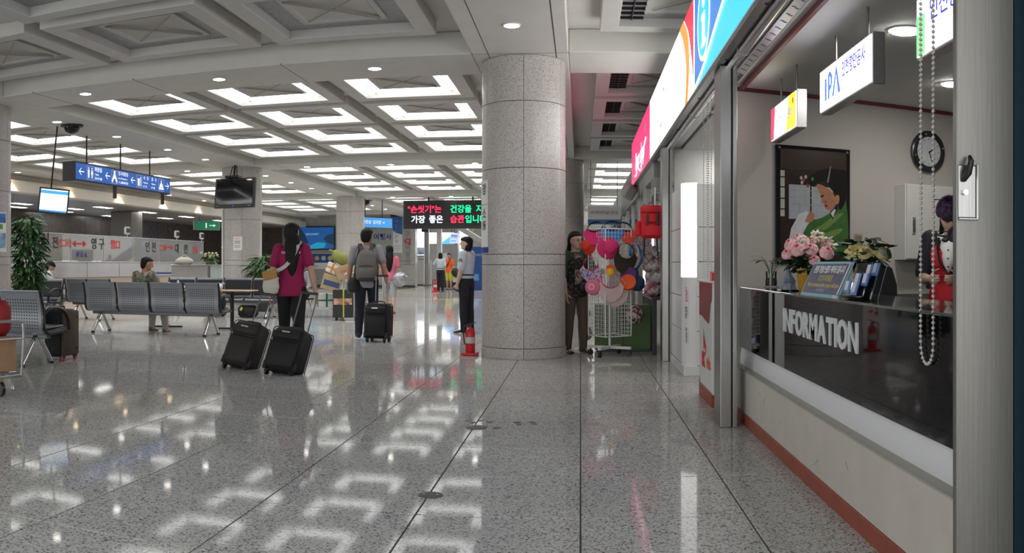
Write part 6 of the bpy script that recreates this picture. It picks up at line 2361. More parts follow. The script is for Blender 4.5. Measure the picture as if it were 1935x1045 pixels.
    if hair == 'short':
        mb.loft([hring(*q) for q in ((-.058, .026, .012, -.036), (-.045, .038, .020, -.037), (-.022, .048, .031, -.034), (.0, .052, .037, -.031), (.018, .053, .045, -.025), (.032, .052, .058, -.012), (.042, .051, .065, -.005), (.056, .044, .054, -.004), (.068, .028, .034, -.006), (.074, .008, .010, -.006))])
    elif hair == 'bob':
        mb.loft([hring(*q) for q in ((-.078, .050, .030, -.024), (-.06, .056, .040, -.020), (-.03, .057, .044, -.024), (.0, .056, .046, -.024), (.016, .055, .052, -.018), (.026, .054, .064, -.007), (.042, .052, .067, -.003), (.058, .043, .054, -.004), (.069, .027, .033, -.006), (.075, .008, .010, -.006))])
    elif hair in ('long', 'tied'):
        mb.loft([hring(*q) for q in ((-.045, .040, .024, -.042), (-.02, .050, .034, -.036), (.0, .054, .038, -.032), (.02, .054, .046, -.026), (.034, .053, .060, -.012), (.044, .051, .066, -.005), (.058, .044, .055, -.004), (.070, .028, .034, -.006), (.076, .008, .010, -.006))])
        if hair == 'long':
            rings = []
            up = j['up']
            for t, w, th, y in ((-.02, .048, .032, -.038), (-.07, .054, .030, -.052), (-.13, .055, .026, -.066), (-.19, .048, .022, -.074), (-.25, .036, .017, -.076), (-.29, .020, .010, -.076), (-.31, .006, .004, -.076)):
                cc = c + up * (t * k) + j['Rt'] @ (V3((.004, y, 0)) * k)
                rings.append([cc + j['Rt'] @ (V3((w * math.cos(2 * PI * q / n), th * math.sin(2 * PI * q / n), 0)) * k) for q in range(n)])
            mb.loft(rings)
        else:
            mb.ell(c + Rm @ (V3((.01, -.05, .055)) * k), (.03 * k, .03 * k, .025 * k), 10, 8)
    me = remesh(mb, .006, 2)
    rnd = random.Random(int(H * 1000))
    for v in me.vertices:
        q = (v.co - c)
        nn = mnoise.noise(V3((q.x * 60, q.y * 60, q.z * 9))) * .006
        v.co += (q.normalized()) * nn
    me.materials.append(hm)
    link('hair', me, P)
    for s_ in (-1, 1):
        o = MB().ell(c + Rm @ (V3((s_ * .019, .0555, .004)) * k), (.0075 * k, .004 * k, .0036 * k), 10, 6, rot=tuple(Rm.to_euler()))
        o.build('eye', M_eye, P, True)
        o = MB().ell(c + Rm @ (V3((s_ * .020, .055, .0165)) * k), (.011 * k, .003 * k, .0016 * k), 8, 5, rot=tuple(Rm.to_euler()))
        o.build('eyebrow', hm, P, True)
    MB().ell(c + Rm @ (V3((0, .0525, -.034)) * k), (.0125 * k, .004 * k, .0045 * k), 10, 6, rot=tuple(Rm.to_euler())).build('mouth', M_lip, P, True)
    return P


def strap(parent, pts, w, th, m, name='strap'):
    """flat band along a path of (point, outward normal)"""
    rings = []
    for i, (p, n_) in enumerate(pts):
        p, n_ = V3(p), V3(n_).normalized()
        a, b_ = V3(pts[max(i - 1, 0)][0]), V3(pts[min(i + 1, len(pts) - 1)][0])
        t = (b_ - a).normalized()
        s_ = t.cross(n_).normalized()
        rings.append([p + s_ * (w / 2) + n_ * th, p - s_ * (w / 2) + n_ * th, p - s_ * (w / 2), p + s_ * (w / 2)])
    return MB().loft(rings).build(name, m, parent)


# ---------------------------------------------------------------- walking woman in magenta (seen from behind)
H = 1.66
j = rig(H, True, lean=(2, 0), legs={-1: (14, 6, 1), 1: (-16, 14, 1)}, arms={-1: ((-.22, -.12, -1), (-.10, .05, -1)), 1: ((.28, -.22, -1), (.22, -.06, -1))}, head=(0, 0, -18))
j[('toe', 1)] = V3((.1, 1, -.45)).normalized()
F_mag = fabric('magenta', (.30, .006, .075), .8)
F_blackt = fabric('black_trousers', (.008, .008, .009), .85)
w1 = person('woman in a magenta T-shirt walking away with a shoulder bag, long black ponytail', (-3.36, 9.78, 0), R(14), H, j, M_skin, top=F_mag, sleeve=.62, bottom=F_blackt, shoes=mat('tan_shoe', (.25, .15, .09), .6), hair='long', hem=-.045, hem_flare=.012, top_off=.014, hands=(.9, 1.1), legs_fat=.98)
for s_ in (-1, 1):
    o = MB().box(j['Rt'] @ V3((s_ * .082, -.108, 0)) + j['pelvis'] + j['up'] * (.265 * H), (.06, .004, .03), (R(-14), 0, R(s_ * 4)))
    o.build('back_print', mat('faded_print', (.45, .25, .32), .8), w1)
# shoulder bag
Mb = w1.matrix_basis if False else Matrix.Translation(w1.location) @ Matrix.Rotation(R(14), 4, 'Z')
sb = thing('shoulder_bag', 'white shoulder bag with tan flap at the walking woman\'s hip', 'bag', M=Mb)
o = MB()
bx_, by_, bz_ = -.235, -.10, .80
rings = []
for z, w, d in ((0, .05, .03), (.02, .095, .05), (.09, .115, .06), (.18, .10, .05), (.26, .075, .035), (.30, .05, .02)):
    rings.append([V3((bx_ + w * math.cos(2 * PI * q / 16) * .9, by_ + d * math.sin(2 * PI * q / 16), bz_ + z)) for q in range(16)])
o.loft(rings)
M_bagw = fabric('cream_leather', (.62, .58, .50), .5)
me = remesh(o, .008, 3)
me.materials.append(M_bagw)
link('bag_body', me, sb)
MB().box((bx_ - .01, by_ - .055, bz_ + .235), (.17, .012, .11), (R(-16), R(-14), 0), .005).build('flap', mat('tan_leather', (.42, .22, .06), .5), sb)
pts = []
A_, B_, C_ = V3((bx_ + .055, by_ - .01, bz_ + .28)), V3((-.02, -.132, 1.10)), V3((.085, -.095, 1.375))
for i in range(13):
    t = i / 12
    p = A_ * (1 - t) ** 2 + B_ * 2 * t * (1 - t) + C_ * t * t
    pts.append((p, V3((-.2, -1, .1))))
pts.append((V3((.105, -.03, 1.425)), V3((0, -.2, 1))))
pts.append((V3((.10, .05, 1.41)), V3((0, .5, 1))))
strap(sb, pts, .045, .006, mat('strap_pale', (.52, .49, .47), .6), 'strap')
strap(sb, [(V3((.10, .05, 1.41)), V3((0, 1, .5))), (V3((.02, .12, 1.22)), V3((0, 1, 0))), (V3((-.12, .10, 1.05)), V3((-.5, 1, 0))), (V3((bx_ - .02, by_ + .05, bz_ + .28)), V3((-1, .4, 0)))], .045, .006, MATS['strap_pale'], 'front_strap')

# ---------------------------------------------------------------- walking man with backpack
H = 1.73
j = rig(H, False, lean=(3, 0), legs={-1: (-12, 12, 2), 1: (10, 4, 2)}, arms={-1: ((-.22, -.05, -1), (-.10, .12, -1)), 1: ((.26, -.30, -1), (.20, -.02, -1))}, head=(0, 0, -22))
F_grey = fabric('heather_grey', (.30, .30, .32), .85)
F_jean = fabric('dark_denim', (.012, .016, .032), .85)
m1 = person('man in a grey T-shirt walking away with a grey backpack', (-3.30, 13.20, 0), R(12), H, j, mat('skin_tan', (.42, .22, .14), .5, var=.05), female=False, top=F_grey, sleeve=.7, bottom=F_jean, shoes=mat('navy_sneaker', (.03, .035, .06), .6), hair='short', hem=-.06, top_off=.014, hands=(.9, 1.1))
Mb = Matrix.Translation(m1.location) @ Matrix.Rotation(R(12), 4, 'Z')
F_pack = fabric('pack_grey', (.17, .165, .15), .8)
F_packd = fabric('pack_dark', (.05, .048, .045), .8)
bk = thing('backpack', 'grey backpack on the walking man\'s back', 'backpack', M=Mb)
o = MB()
rings = []
for z, w, d in ((.90, .10, .06), (.93, .15, .10), (1.05, .165, .115), (1.2, .155, .10), (1.32, .12, .07), (1.38, .07, .04)):
    rings.append([V3((w * math.copysign(abs(math.cos(q)) ** .7, math.cos(q)), -.185 + d * math.copysign(abs(math.sin(q)) ** .8, math.sin(q)), z)) for q in [2 * PI * i / 20 for i in range(20)]])
o.loft(rings)
me = remesh(o, .010, 3)
me.materials.append(F_pack)
link('main_body', me, bk)
MB().box((0, -.285, 1.03), (.22, .05, .17), (R(-6), 0, 0), .022).build('front_pocket', F_pack, bk, .8)
MB().box((0, -.262, .935), (.26, .09, .07), None, .03).build('dark_bottom', F_packd, bk, .8)
MB().tube([(-.10, -.285, 1.13), (0, -.30, 1.145), (.10, -.285, 1.13)], .006, 6).build('zip', F_packd, bk)
for s_ in (-1, 1):
    strap(bk, [(V3((s_ * .06, -.13, 1.37)), V3((0, -1, .6))), (V3((s_ * .10, -.04, 1.475)), V3((0, -.2, 1))), (V3((s_ * .11, .07, 1.44)), V3((0, .7, .7))), (V3((s_ * .12, .155, 1.3)), V3((0, 1, 0))), (V3((s_ * .165, .12, 1.1)), V3((s_, .6, 0))), (V3((s_ * .17, -.04, .98)), V3((s_, 0, 0))), (V3((s_ * .13, -.14, .95)), V3((s_, -.5, 0)))], .06, .01, F_packd, 'shoulder_strap')
hp = thing('hip_bag', 'black bag hanging at the walking man\'s left hip', 'bag', M=Mb)
o = MB()
o.loft([[V3((-.19 + w * math.cos(2 * PI * q / 14), -.06 + d * math.sin(2 * PI * q / 14), z)) for q in range(14)] for z, w, d in ((.72, .07, .05), (.74, .10, .08), (.85, .11, .09), (.93, .08, .06), (.96, .04, .03))])
o.build('bag_body', fabric('hip_black', (.014, .014, .016), .7), hp, True)
strap(hp, [(V3((-.19, -.13, .93)), V3((-.3, -1, 0))), (V3((-.15, -.14, 1.2)), V3((0, -1, 0))), (V3((-.09, -.06, 1.475)), V3((0, -.2, 1))), (V3((-.08, .06, 1.45)), V3((0, 1, .5)))], .035, .005, F_packd, 'strap')

# ---------------------------------------------------------------- security guard near the column
H = 1.63
F_uni = fabric('uniform_blue', (.50, .60, .66), .8)
F_navy = fabric('uniform_navy', (.010, .011, .018), .85)
j = rig(H, True, lean=(-1, 0), legs={-1: (2, 2, 0), 1: (-2, 2, 0)}, arms={-1: ((-.16, .05, -1), (.05, .30, -1)), 1: ((.14, .12, -1), (-.02, .50, -1))}, head=(-2, 0, 30))
gd = person('female guard in light blue uniform shirt standing beside the big column', (-1.93, 14.70, 0), R(72), H, j, M_skinl, top=F_uni, sleeve=.78, bottom=F_navy, shoes=M_shoe, hair='bob', hem=.045, top_off=.016, hands=(.8, .7), collar=F_uni, belt=M_black, legs_fat=1.05, arm_fat=1.1, belly=.004)
for s_ in (-1, 1):
    p = j['sh', s_] + V3((-s_ * .012, 0, .058))
    MB().box(p, (.085, .05, .012), (0, R(s_ * 18), 0), .003).build('epaulette', F_navy, gd)
    e = j['sh', s_] + (j['el', s_] - j['sh', s_]) * .40
    MB().ell(e + V3((s_ * .064, .0, 0)), (.006, .036, .045), 12, 8).build('arm_badge', mat('badge_navy', (.03, .05, .16), .6), gd, True)
    MB().ell(e + V3((s_ * .070, .0, .002)), (.004, .02, .024), 12, 8).build('badge_crest', mat('badge_gold', (.6, .38, .06), .5), gd, True)
MB().box(j['chest'] + V3((-.04, .128, .02)), (.06, .006, .014)).build('name_tag', M_txt, gd)
MB().box(j['pelvis'] + V3((0, .125, .083 * H)), (.05, .012, .03)).build('buckle', M_alu, gd)
rd = thing('handheld_radio', 'black handheld radio in the guard\'s hand', 'radio', M=Matrix.Translation(gd.location) @ Matrix.Rotation(R(72), 4, 'Z') @ Matrix.Translation(j['wr', -1] + j['fdir', -1] * .09 + V3((0, .02, 0))) @ Matrix.Rotation(R(115), 4, 'X'))
MB().box((0, 0, .03), (.05, .03, .13), None, .008).build('case', M_black, rd)
MB().cyl((.012, 0, .09), (.012, 0, .24), .006, n=8).build('aerial', M_black, rd)

# ---------------------------------------------------------------- far guard and the man in orange
H = 1.70
j = rig(H, True, legs={-1: (1, 0, 1), 1: (-1, 0, 1)}, arms={-1: ((-.5, .25, -.55), (.25, .4, .75)), 1: ((.14, 0, -1), (.02, .1, -1))}, head=(0, 0, 10))
person('distant guard in light blue shirt seen from behind, hand raised to the head', (-6.05, 37.4, 0), R(-8), H, j, M_skin, voxel=.011, top=F_uni, sleeve=.75, bottom=F_navy, shoes=M_shoe, hair='bob', hem=.04, top_off=.015, belt=M_black)
H = 1.72
j = rig(H, False, legs={-1: (2, 2, 2), 1: (-2, 2, 2)}, arms={-1: ((-.15, .1, -1), (-.05, .5, -1)), 1: ((.15, .05, -1), (.1, .3, -1))}, head=(0, 0, 12))
om = person('distant man in an orange T-shirt and yellow shorts behind the far guard', (-6.15, 40.5, 0), R(160), H, j, mat('skin_tan', (.42, .22, .14), .5), voxel=.012, female=False, top=fabric('bright_orange', (.80, .11, .02), .8), sleeve=.7, bottom=fabric('yellow_green', (.55, .52, .06), .8), bottom_len=.55, shoes=M_shoe, hair='short', hem=-.05, top_off=.016)
strap(om, [(V3((-.11, -.1, 1.45)), V3((0, -1, .4))), (V3((-.10, .05, 1.47)), V3((0, .3, 1))), (V3((-.05, .15, 1.25)), V3((0, 1, 0))), (V3((.12, .14, 1.0)), V3((.3, 1, 0)))], .05, .01, M_black, 'bag_strap')
cb_ = thing('carrier_bag', 'black and cream carrier bag held by the far man in orange', 'bag', (-5.72, 40.3, .45))
MB().box((0, 0, .12), (.42, .16, .40), None, .02).build('cream_bag', mat('cream_paper', (.62, .58, .46), .7), cb_)
o = MB().ell((-.02, -.14, .36), (.26, .12, .22), 12, 8, (0, R(30), 0))
o.build('black_bag', fabric('black_nylon', (.012, .012, .013), .5), cb_, True)
MB().tube([(-.1, -.1, .5), (-.05, -.05, .68), (.08, -.05, .6)], .012, 6).build('handle', M_black, cb_)

# ---------------------------------------------------------------- girl in pink beyond the man
H = 1.60
j = rig(H, True, legs={-1: (8, 4, 1), 1: (-16, 12, 1)}, arms={-1: ((-.15, .1, -1), (-.1, .5, -.8)), 1: ((.2, .1, -1), (.15, .5, -.8))}, head=(4, 0, 10))
pg = person('girl in a pink top and shorts walking beyond the man with the backpack', (-4.28, 19.25, 0), R(10), H, j, M_skinl, voxel=.009, top=fabric('candy_pink', (.80, .20, .30), .8), sleeve=.6, bottom=fabric('pale_grey_shorts', (.42, .44, .46), .8), bottom_len=.4, shoes=mat('crimson_sandal', (.45, .03, .06), .5), hair='long', hem=-.03)
gb = thing('silver_bag', 'shiny silver grey bag carried by the girl in pink', 'bag', (-4.02, 19.12, .70))
o = MB().ell((0, 0, .13), (.17, .12, .17), 14, 10)
for i, p in enumerate(o.v):
    f = 1 + .18 * mnoise.noise(Vector(p) * 14)
    o.v[i] = (p[0] * f, p[1] * f, p[2] * f)
o.build('pouch', mat('silver_film', (.45, .46, .48), .25, .4, var=.3, scale=14), gb, True)
MB().tube(smoothpts([(-.06, 0, .26), (-.03, 0, .36), (.03, 0, .36), (.06, 0, .26)], 4), .008, 6).build('handle', M_steel, gb)

# ---------------------------------------------------------------- person in striped top half hidden behind the walking woman
H = 1.6
j = rig(H, True, hips=.50, lean=(8, 0), legs={-1: (82, 82, 4), 1: (82, 82, 4)}, arms={-1: ((-.2, .3, -1), (0, 1, -.2)), 1: ((.2, .3, -1), (0, 1, -.2))}, head=(10, 0, 10))
person('seated person in a striped top half hidden behind the woman in magenta', (-6.12, 18.55, .0), R(178), H, j, M_skin, voxel=.012, top=stripes('navy_stripe', (.60, .60, .60), (.05, .06, .09), 14), sleeve=1.7, bottom=F_navy, shoes=M_shoe, hair='short', hem=-.03)
stl = thing('folding_stool', 'low stool under the seated person in the striped top', 'stool', (-6.12, 18.6, 0))
MB().box((0, 0, .395), (.42, .36, .03), None, .01).build('seat', F_navy, stl)
for s_ in (-1, 1):
    for q in (-1, 1):
        MB().cyl((s_ * .18, q * .14, .38), (s_ * .18, -q * .16, 0.0), .012, n=8).build('leg', M_alu, stl)

# ---------------------------------------------------------------- shop woman behind the column
H = 1.585
j = rig(H, True, lean=(2, 3), legs={-1: (4, 4, 1), 1: (-2, 2, 2)}, arms={-1: ((-.25, .30, -.85), (-.80, .60, .10)), 1: ((.15, .1, -1), (.0, .3, -1))}, head=(2, 0, 12))
F_dkgreen = fabric('forest_green', (.020, .055, .020), .8)
sw_ = person('shop woman with glasses and dark green sleeves reaching for the hat rack', (-.06, 11.42, 0), R(208), H, j, M_skinl, top=F_dkgreen, sleeve=.95, bottom=fabric('taupe', (.115, .085, .06), .85), shoes=M_shoe, hair='long', hem=-.04, top_off=.016, hands=(.7, .5))
mb = MB()
torso_rings(mb, j, H, True, .024, z0=-.06, z1=.285)
me = remesh(mb, .009, 3)
me.materials.append(blotch('vest_print', [(.012, .011, .012), (.02, .018, .018), (.012, .012, .012), (.10, .075, .06)], 45, .85))
link('vest', me, sw_)
c, Rm = j['head'], j['headR']
for s_ in (-1, 1):
    ctr = c + Rm @ (V3((s_ * .020, .063, .003)) * H)
    pts = [ctr + Rm @ V3((.022 * math.cos(a), 0, .017 * math.sin(a))) for a in [2 * PI * i / 16 for i in range(16)]]
    MB().tube(pts, .0022, 5, True).build('spectacle_rim', mat('wine_frame', (.12, .02, .03), .3), sw_)
    MB().cyl(c + Rm @ (V3((s_ * .034, .060, .004)) * H), c + Rm @ (V3((s_ * .050, .0, .004)) * H), .002, n=5).build('spectacle_arm', MATS['wine_frame'], sw_)
strap(sw_, [(V3((.03, .11, 1.30)), V3((0, 1, 0))), (V3((.035, .125, 1.1)), V3((0, 1, 0))), (V3((.03, .125, .9)), V3((0, 1, 0)))], .10, .012, blotch('scarf_print', [(.30, .24, .20), (.08, .06, .05), (.36, .28, .24), (.16, .12, .1)], 40, .8), 'scarf')
wb_ = thing('waist_bag', 'black waist bag on the shop woman\'s hip', 'bag', M=Matrix.Translation(sw_.location) @ Matrix.Rotation(R(208), 4, 'Z') @ Matrix.Translation((-.07, .15, .80)))
MB().box((0, 0, .06), (.2, .07, .14), None, .03).build('pouch', fabric('black_nylon', (.012, .012, .013), .5), wb_, .8)
MB().tube([(-.08, .03, .1), (0, .04, .105), (.08, .03, .1)], .004, 5).build('zip', M_steel, wb_)

# ---------------------------------------------------------------- information clerk
H = 1.63
j = rig(H, True, lean=(4, 0), legs={-1: (1, 1, 1), 1: (-1, 1, 1)}, arms={-1: ((-.15, .25, -1), (.45, 1, .05)), 1: ((.15, .25, -1), (-.45, 1, .05))}, head=(6, 0, -6))
F_dark = fabric('clerk_navy', (.010, .010, .018), .8)
F_vest = fabric('clerk_red', (.62, .02, .035), .7)
st2 = person('information clerk in a red vest standing behind the black counter', (2.55, 5.62, 0), R(146), H, j, M_skinl, top=F_dark, sleeve=.85, bottom=F_dark, shoes=M_shoe, hair='long', hem=-.02, top_off=.012, hands=(1.0, 1.0))
mb = MB()
torso_rings(mb, j, H, True, .022, z0=.03, z1=.27)
me = remesh(mb, .008, 3)
me.materials.append(F_vest)
link('vest', me, st2)
mb = MB()
fr = j['Rt'] @ V3((0, 1, 0))
q0 = j['pelvis']
mb.loft([[q0 + j['up'] * (t * H) + j['Rt'] @ V3((x * w, y + .004 * (1 - abs(x)), 0)) for x, y in ((-1, y0 - .03), (-.5, y0), (0, y0 + .006), (.5, y0), (1, y0 - .03), (1, y0 - .05), (0, y0 - .03), (-1, y0 - .05))] for t, w, y0 in ((.145, .012, .128), (.18, .045, .150), (.22, .06, .152), (.26, .068, .134), (.29, .06, .108), (.305, .045, .09))])
mb.build('shirt_front', M_paper, st2, .6)
MB().tube([q0 + j['up'] * (t * H) + j['Rt'] @ V3((x, y, 0)) for t, x, y in ((.30, -.075, .09), (.26, -.078, .132), (.20, -.06, .152), (.145, 0, .142), (.20, .06, .152), (.26, .078, .132), (.30, .075, .09))], .010, 6).build('neck_binding', F_dark, st2, True)
for s_ in (-1, 1):
    MB().box(q0 + j['up'] * (.305 * H) + j['Rt'] @ V3((s_ * .052, .052, 0)), (.075, .06, .012), (R(-30), R(s_ * 25), R(s_ * 12)), .003).build('collar_point', M_paper, st2)
    MB().ell(q0 + j['up'] * (.292 * H) + j['Rt'] @ V3((s_ * .026, .118, 0)), (.026, .008, .016), 8, 6).build('bow', M_black, st2, True)
for t in (.25, .215, .18):
    MB().ell(q0 + j['up'] * (t * H) + j['Rt'] @ V3((0, .163 if t < .24 else .15, 0)), (.006, .004, .006), 8, 6).build('button', M_black, st2)

# ---------------------------------------------------------------- seated passengers
H = 1.62
SIT = {-1: (84, 80, 4), 1: (86, 92, 4)}
j = rig(H, True, hips=.50, lean=(8, 0), legs=SIT, arms={-1: ((-.2, .4, -1), (.2, 1, -.1)), 1: ((.3, .4, -1), (-.1, 1, -.05))}, head=(30, 0, -35))
person('woman in a white T-shirt seated with bowed head beyond the potted tree', (-11.12, 15.75, 0), R(-35), H, j, M_skin, voxel=.010, top=fabric('mint_white', (.66, .72, .64), .8), sleeve=.6, bottom=fabric('grey_shorts', (.2, .2, .22), .8), bottom_len=.6, shoes=M_white, hair='bob', hem=-.02)
H = 1.66
j = rig(H, False, hips=.50, lean=(6, 0), legs={-1: (84, 88, 2), 1: (80, 74, 6)}, arms={-1: ((-.25, .3, -1), (.3, 1, .0)), 1: ((.35, .45, -.9), (.1, 1, .05))}, head=(8, 0, -38))
cm = person('person in a camouflage shirt seated on the four-seat bench, reading', (-7.12, 12.98, 0), R(-12), H, j, mat('skin_tan', (.42, .22, .14), .5), voxel=.009, female=False, top=blotch('camouflage', [(.20, .19, .14), (.07, .07, .05), (.30, .28, .22), (.14, .14, .10), (.24, .22, .17)], 18, .85), sleeve=.8, bottom=fabric('stone_trousers', (.33, .31, .28), .85), shoes=mat('brown_sandal', (.14, .07, .045), .5), hair='short', hem=-.02, top_off=.018)
np_ = thing('newspaper', 'open white newspaper held by the person in camouflage', 'newspaper', (-6.62, 13.42, .74), R(-12))
mb = MB()
mb.add([(-.20, -.10, .12), (.0, .0, .04), (.0, .28, .02), (-.20, .18, .09), (.26, -.12, .02), (.26, .16, -.0)], [(0, 1, 2, 3), (1, 4, 5, 2)])
mb.add([(-.20, -.10, .117), (.0, .0, .037), (.0, .28, .017), (-.20, .18, .087), (.26, -.12, .017), (.26, .16, -.003)], [(3, 2, 1, 0), (2, 5, 4, 1)])
mb.build('sheet', M_paper, np_)
for k in range(4):
    MB().box((.12, -.03 + .045 * k, .024 - .004 * k), (.18, .012, .001), (0, R(5), R(-12))).build('print_line', mat('faint_ink', (.45, .45, .48), .6), np_)
# traveller at the far left: trousered leg, shoe and a glimpse of blue sleeve
H = 1.70
j = rig(H, False, hips=.50, lean=(4, 0), legs={-1: (80, 70, 4), 1: (84, 76, 4)}, arms={-1: ((-.2, .3, -1), (.1, 1, 0)), 1: ((.2, .3, -1), (-.1, 1, 0))})
person('seated traveller in blue, cut off by the left edge, black shoe showing', (-6.98, 8.18, 0), R(-20), H, j, M_skin, voxel=.010, female=False, top=fabric('royal_blue', (.03, .05, .22), .8), sleeve=1.9, bottom=F_blackt, shoes=M_shoe, hair='short')
# ticket clerk behind the reception desk
H = 1.62
j = rig(H, True, lean=(6, 0), head=(12, 0, 0))
person('clerk in a pale grey vest bent behind the reception desk', (-10.55, 25.35, 0), R(150), H, j, M_skin, voxel=.012, top=fabric('pale_vest', (.50, .49, .48), .8), sleeve=.7, bottom=F_navy, shoes=M_shoe, hair='bob')
bpy.data.scenes.remove(tmp_scene)
# ================================================================== FAR END OF THE HALL
YW = 44.95
tvw = thing('wall_television', 'large wall television showing a blue sea cove', 'television', M=frame((-14.95, YW, 2.05), (1, 0, 0), (0, 0, 1)))
wbox('case', M_black, -.06, 1.98, -.06, 1.21, -.02, .10, tvw, ch=.01)
wbox('screen', emit('sea_screen', (.008, .08, .27), .6), 0, 1.92, 0, 1.15, .10, .105, tvw)
for P, c, n_ in (([(0, .0), (.35, .0), (.5, .35), (.3, .75), (.1, 1.05), (0, 1.1)], (.004, .02, .05), 'cliff'), ([(1.92, .2), (1.5, .35), (1.35, .55), (1.6, .75), (1.92, .8)], (.006, .03, .07), 'cliff'), ([(.45, .1), (1.0, .35), (1.5, .3), (1.4, .05), (.9, .0), (.4, .0)], (.01, .30, .48), 'water')):
    MB().prism(P, .105, .107).build(n_, emit('scr_%s' % n_ + str(c[2]), c, .6), tvw)
text('DISCOVERY', .14, emit('scr_text', (.4, .6, .8), .6), tvw, .35, .78, .108)
dpn = thing('dark_panel', 'dark glass wall panel left of the wall television', 'panel', M=frame((-15.75, YW, 1.95), (1, 0, 0), (0, 0, 1)))
wbox('pane', mat('smoked_glass', (.012, .012, .014), .1), 0, .6, 0, 1.35, .0, .06, dpn, ch=.004)
wbox('frame', M_steeld, -.04, 0, -.02, 1.37, 0, .08, dpn)
bd = thing('service_board', 'blue and white service board with four round icons under the wall television', 'sign', M=frame((-14.6, YW, .95), (1, 0, 0), (0, 0, 1)))
wbox('board', M_paper, 0, 1.6, 0, .85, .0, .05, bd)
wbox('blue_band', mat('board_blue', (.02, .07, .30), .4), 0.02, 1.58, .35, .83, .05, .054, bd)
for k, c in enumerate(((.55, .12, .1), (.6, .45, .2), (.5, .6, .7), (.6, .5, .25))):
    MB().prism(disc(.25 + .37 * k, .59, .13, 16), .054, .058).build('icon', mat('icon%d' % k, c, .5), bd)
text('Service', .12, M_txt, bd, .3, .18, .052)
cj = thing('travel_agency_window', 'grey green agency window lettered in red and blue, beach picture below', 'window display', M=frame((-11.95, YW, .78), (1, 0, 0), (0, 0, 1)))
wbox('frame', M_steeld, -.05, 2.15, -.06, 2.38, .0, .06, cj, ch=.01)
wbox('panel', mat('agency_green', (.34, .38, .34), .25), 0, 2.1, 0, 2.32, .06, .065, cj)
text('CJ', .36, M_tred, cj, .62, 1.86, .068, bold=.012)
text('여행사', .36, mat('vinyl_blue', (.02, .04, .28), .5), cj, 1.10, 1.86, .068, bold=.008)
MB().prism([(.9, .45), (2.1, .6), (2.1, 1.05), (1.6, 1.1), (1.2, .95), (.9, .95)], .065, .068).build('sea_picture', mat('sea_print', (.05, .28, .33), .4), cj)
MB().prism([(1.0, 1.0), (1.3, 1.25), (1.7, 1.1), (1.5, .95)], .068, .07).build('palm_print', mat('palm_print', (.05, .2, .08), .5), cj)
MB().prism([(1.4, .02), (2.08, .02), (2.08, .42), (1.4, .42)], .066, .069).build('offer_sheet', mat('offer_yellow', (.55, .5, .12), .5), cj)
bn = thing('banner', 'tall blue and white vertical banner on the stone wall', 'banner', M=frame((-9.92, YW, 1.82), (1, 0, 0), (0, 0, 1)))
wbox('sheet', M_paper, 0, .62, 0, 1.9, .0, .02, bn)
band([(0, 1.9), (.3, 1.9), (.62, 1.9)], [(0, 1.25), (.3, 1.05), (.62, .95)], .022, mat('banner_blue', (.04, .15, .45), .5), 'sky', bn, 4)
for k, s_ in enumerate('백두산관광'):
    text(s_, .22, mat('banner_ink', (.25, .3, .42), .6), bn, .31, 1.62 - k * .26, .024, align='CENTER')
for y in (.36, .28, .2, .12):
    wbox('print_line', MATS['faint_ink'], .08, .54, y, y + .03, .02, .022, bn)
wbox('top_bar', M_blackm, -.02, .64, 1.9, 1.97, 0, .04, bn)
wtx = thing('wall_lettering', 'vertical metal lettering with two red letters on the stone wall', 'lettering', M=frame((-9.02, YW, 0), (1, 0, 0), (0, 0, 1)))
for s_, z, m_ in (('인', 3.2, M_steeld), ('천', 2.78, M_steeld), ('CJ', 2.42, M_tred), ('여', 2.06, M_steeld), ('행', 1.7, M_steeld), ('사', 1.36, M_steeld)):
    text(s_, .36, m_, wtx, 0, z, .03, align='CENTER', bold=.012 if s_ == 'CJ' else .004, ext=.012, name='letter')
# glazed exchange booths beyond
lp_ = thing('glossy_partition', 'low glossy grey partition beyond the lettered wall', 'partition', (-9.35, 49.8, 0))
MB().bx(-.75, .75, -.05, .05, .05, 1.5, .01).build('panel', mat('gloss_grey', (.50, .48, .47), .12), lp_)
MB().bx(-.78, .78, -.07, .07, 1.5, 1.56, .01).build('rail', M_steel, lp_)
MB().bx(-.75, .75, -.04, .04, 0, .05).build('kick', M_black, lp_)
for k, (x, z0, z1, w) in enumerate(((-9.35, 1.75, 3.3, .95), (-6.98, 1.35, 3.35, .62))):
    d = thing('lit_window_panel', ['tall bright lit panel above the glossy partition', 'tall bright lit panel right of the far booths'][k], 'light panel', (x, 50.0 + k * 2, 0))
    MB().bx(-w / 2, w / 2, -.02, .02, z0, z1).build('pane', emit('day_pane', (.85, .93, 1.0), 3.5), d)
    for s_ in (-1, 1):
        MB().bx(s_ * w / 2 - .05, s_ * w / 2 + .05, -.06, .06, 0, 3.69, .01).build('jamb', M_steel, d)
    MB().bx(-w / 2, w / 2, -.05, .05, z0 - .08, z0).build('sill', M_steel, d)
    if k:
        MB().bx(-.28, .22, -.06, -.03, 1.55, 1.85).build('blue_notice', mat('notice_blue2', (.05, .12, .45), .4), d)
    else:
        MB().bx(-.38, .3, -.03, -.02, 1.78, 2.2).build('picture', mat('poster_pale', (.4, .5, .62), .4, var=.5, scale=4), d)
ss_ = thing('exchange_sign', 'long white and blue lit sign over the far exchange booth', 'sign', M=frame((-8.62, 49.0, 2.40), (.96, .28, 0), (0, 0, 1)))
wbox('box', E_white, 0, 1.5, 0, .62, -.1, 0, ss_)
band([(.7, 0), (1.0, .25), (1.5, .6)], [(1.5, 0), (1.5, .1), (1.5, .6)], .003, emit('sign_sky', (.08, .40, .80), .9), 'blue_sweep', ss_)
for s_ in (.1, 1.35):
    MB().cyl((s_, .62, -.05), (s_, 1.29, -.05), .02, n=6).build('rod', M_blackm, ss_)
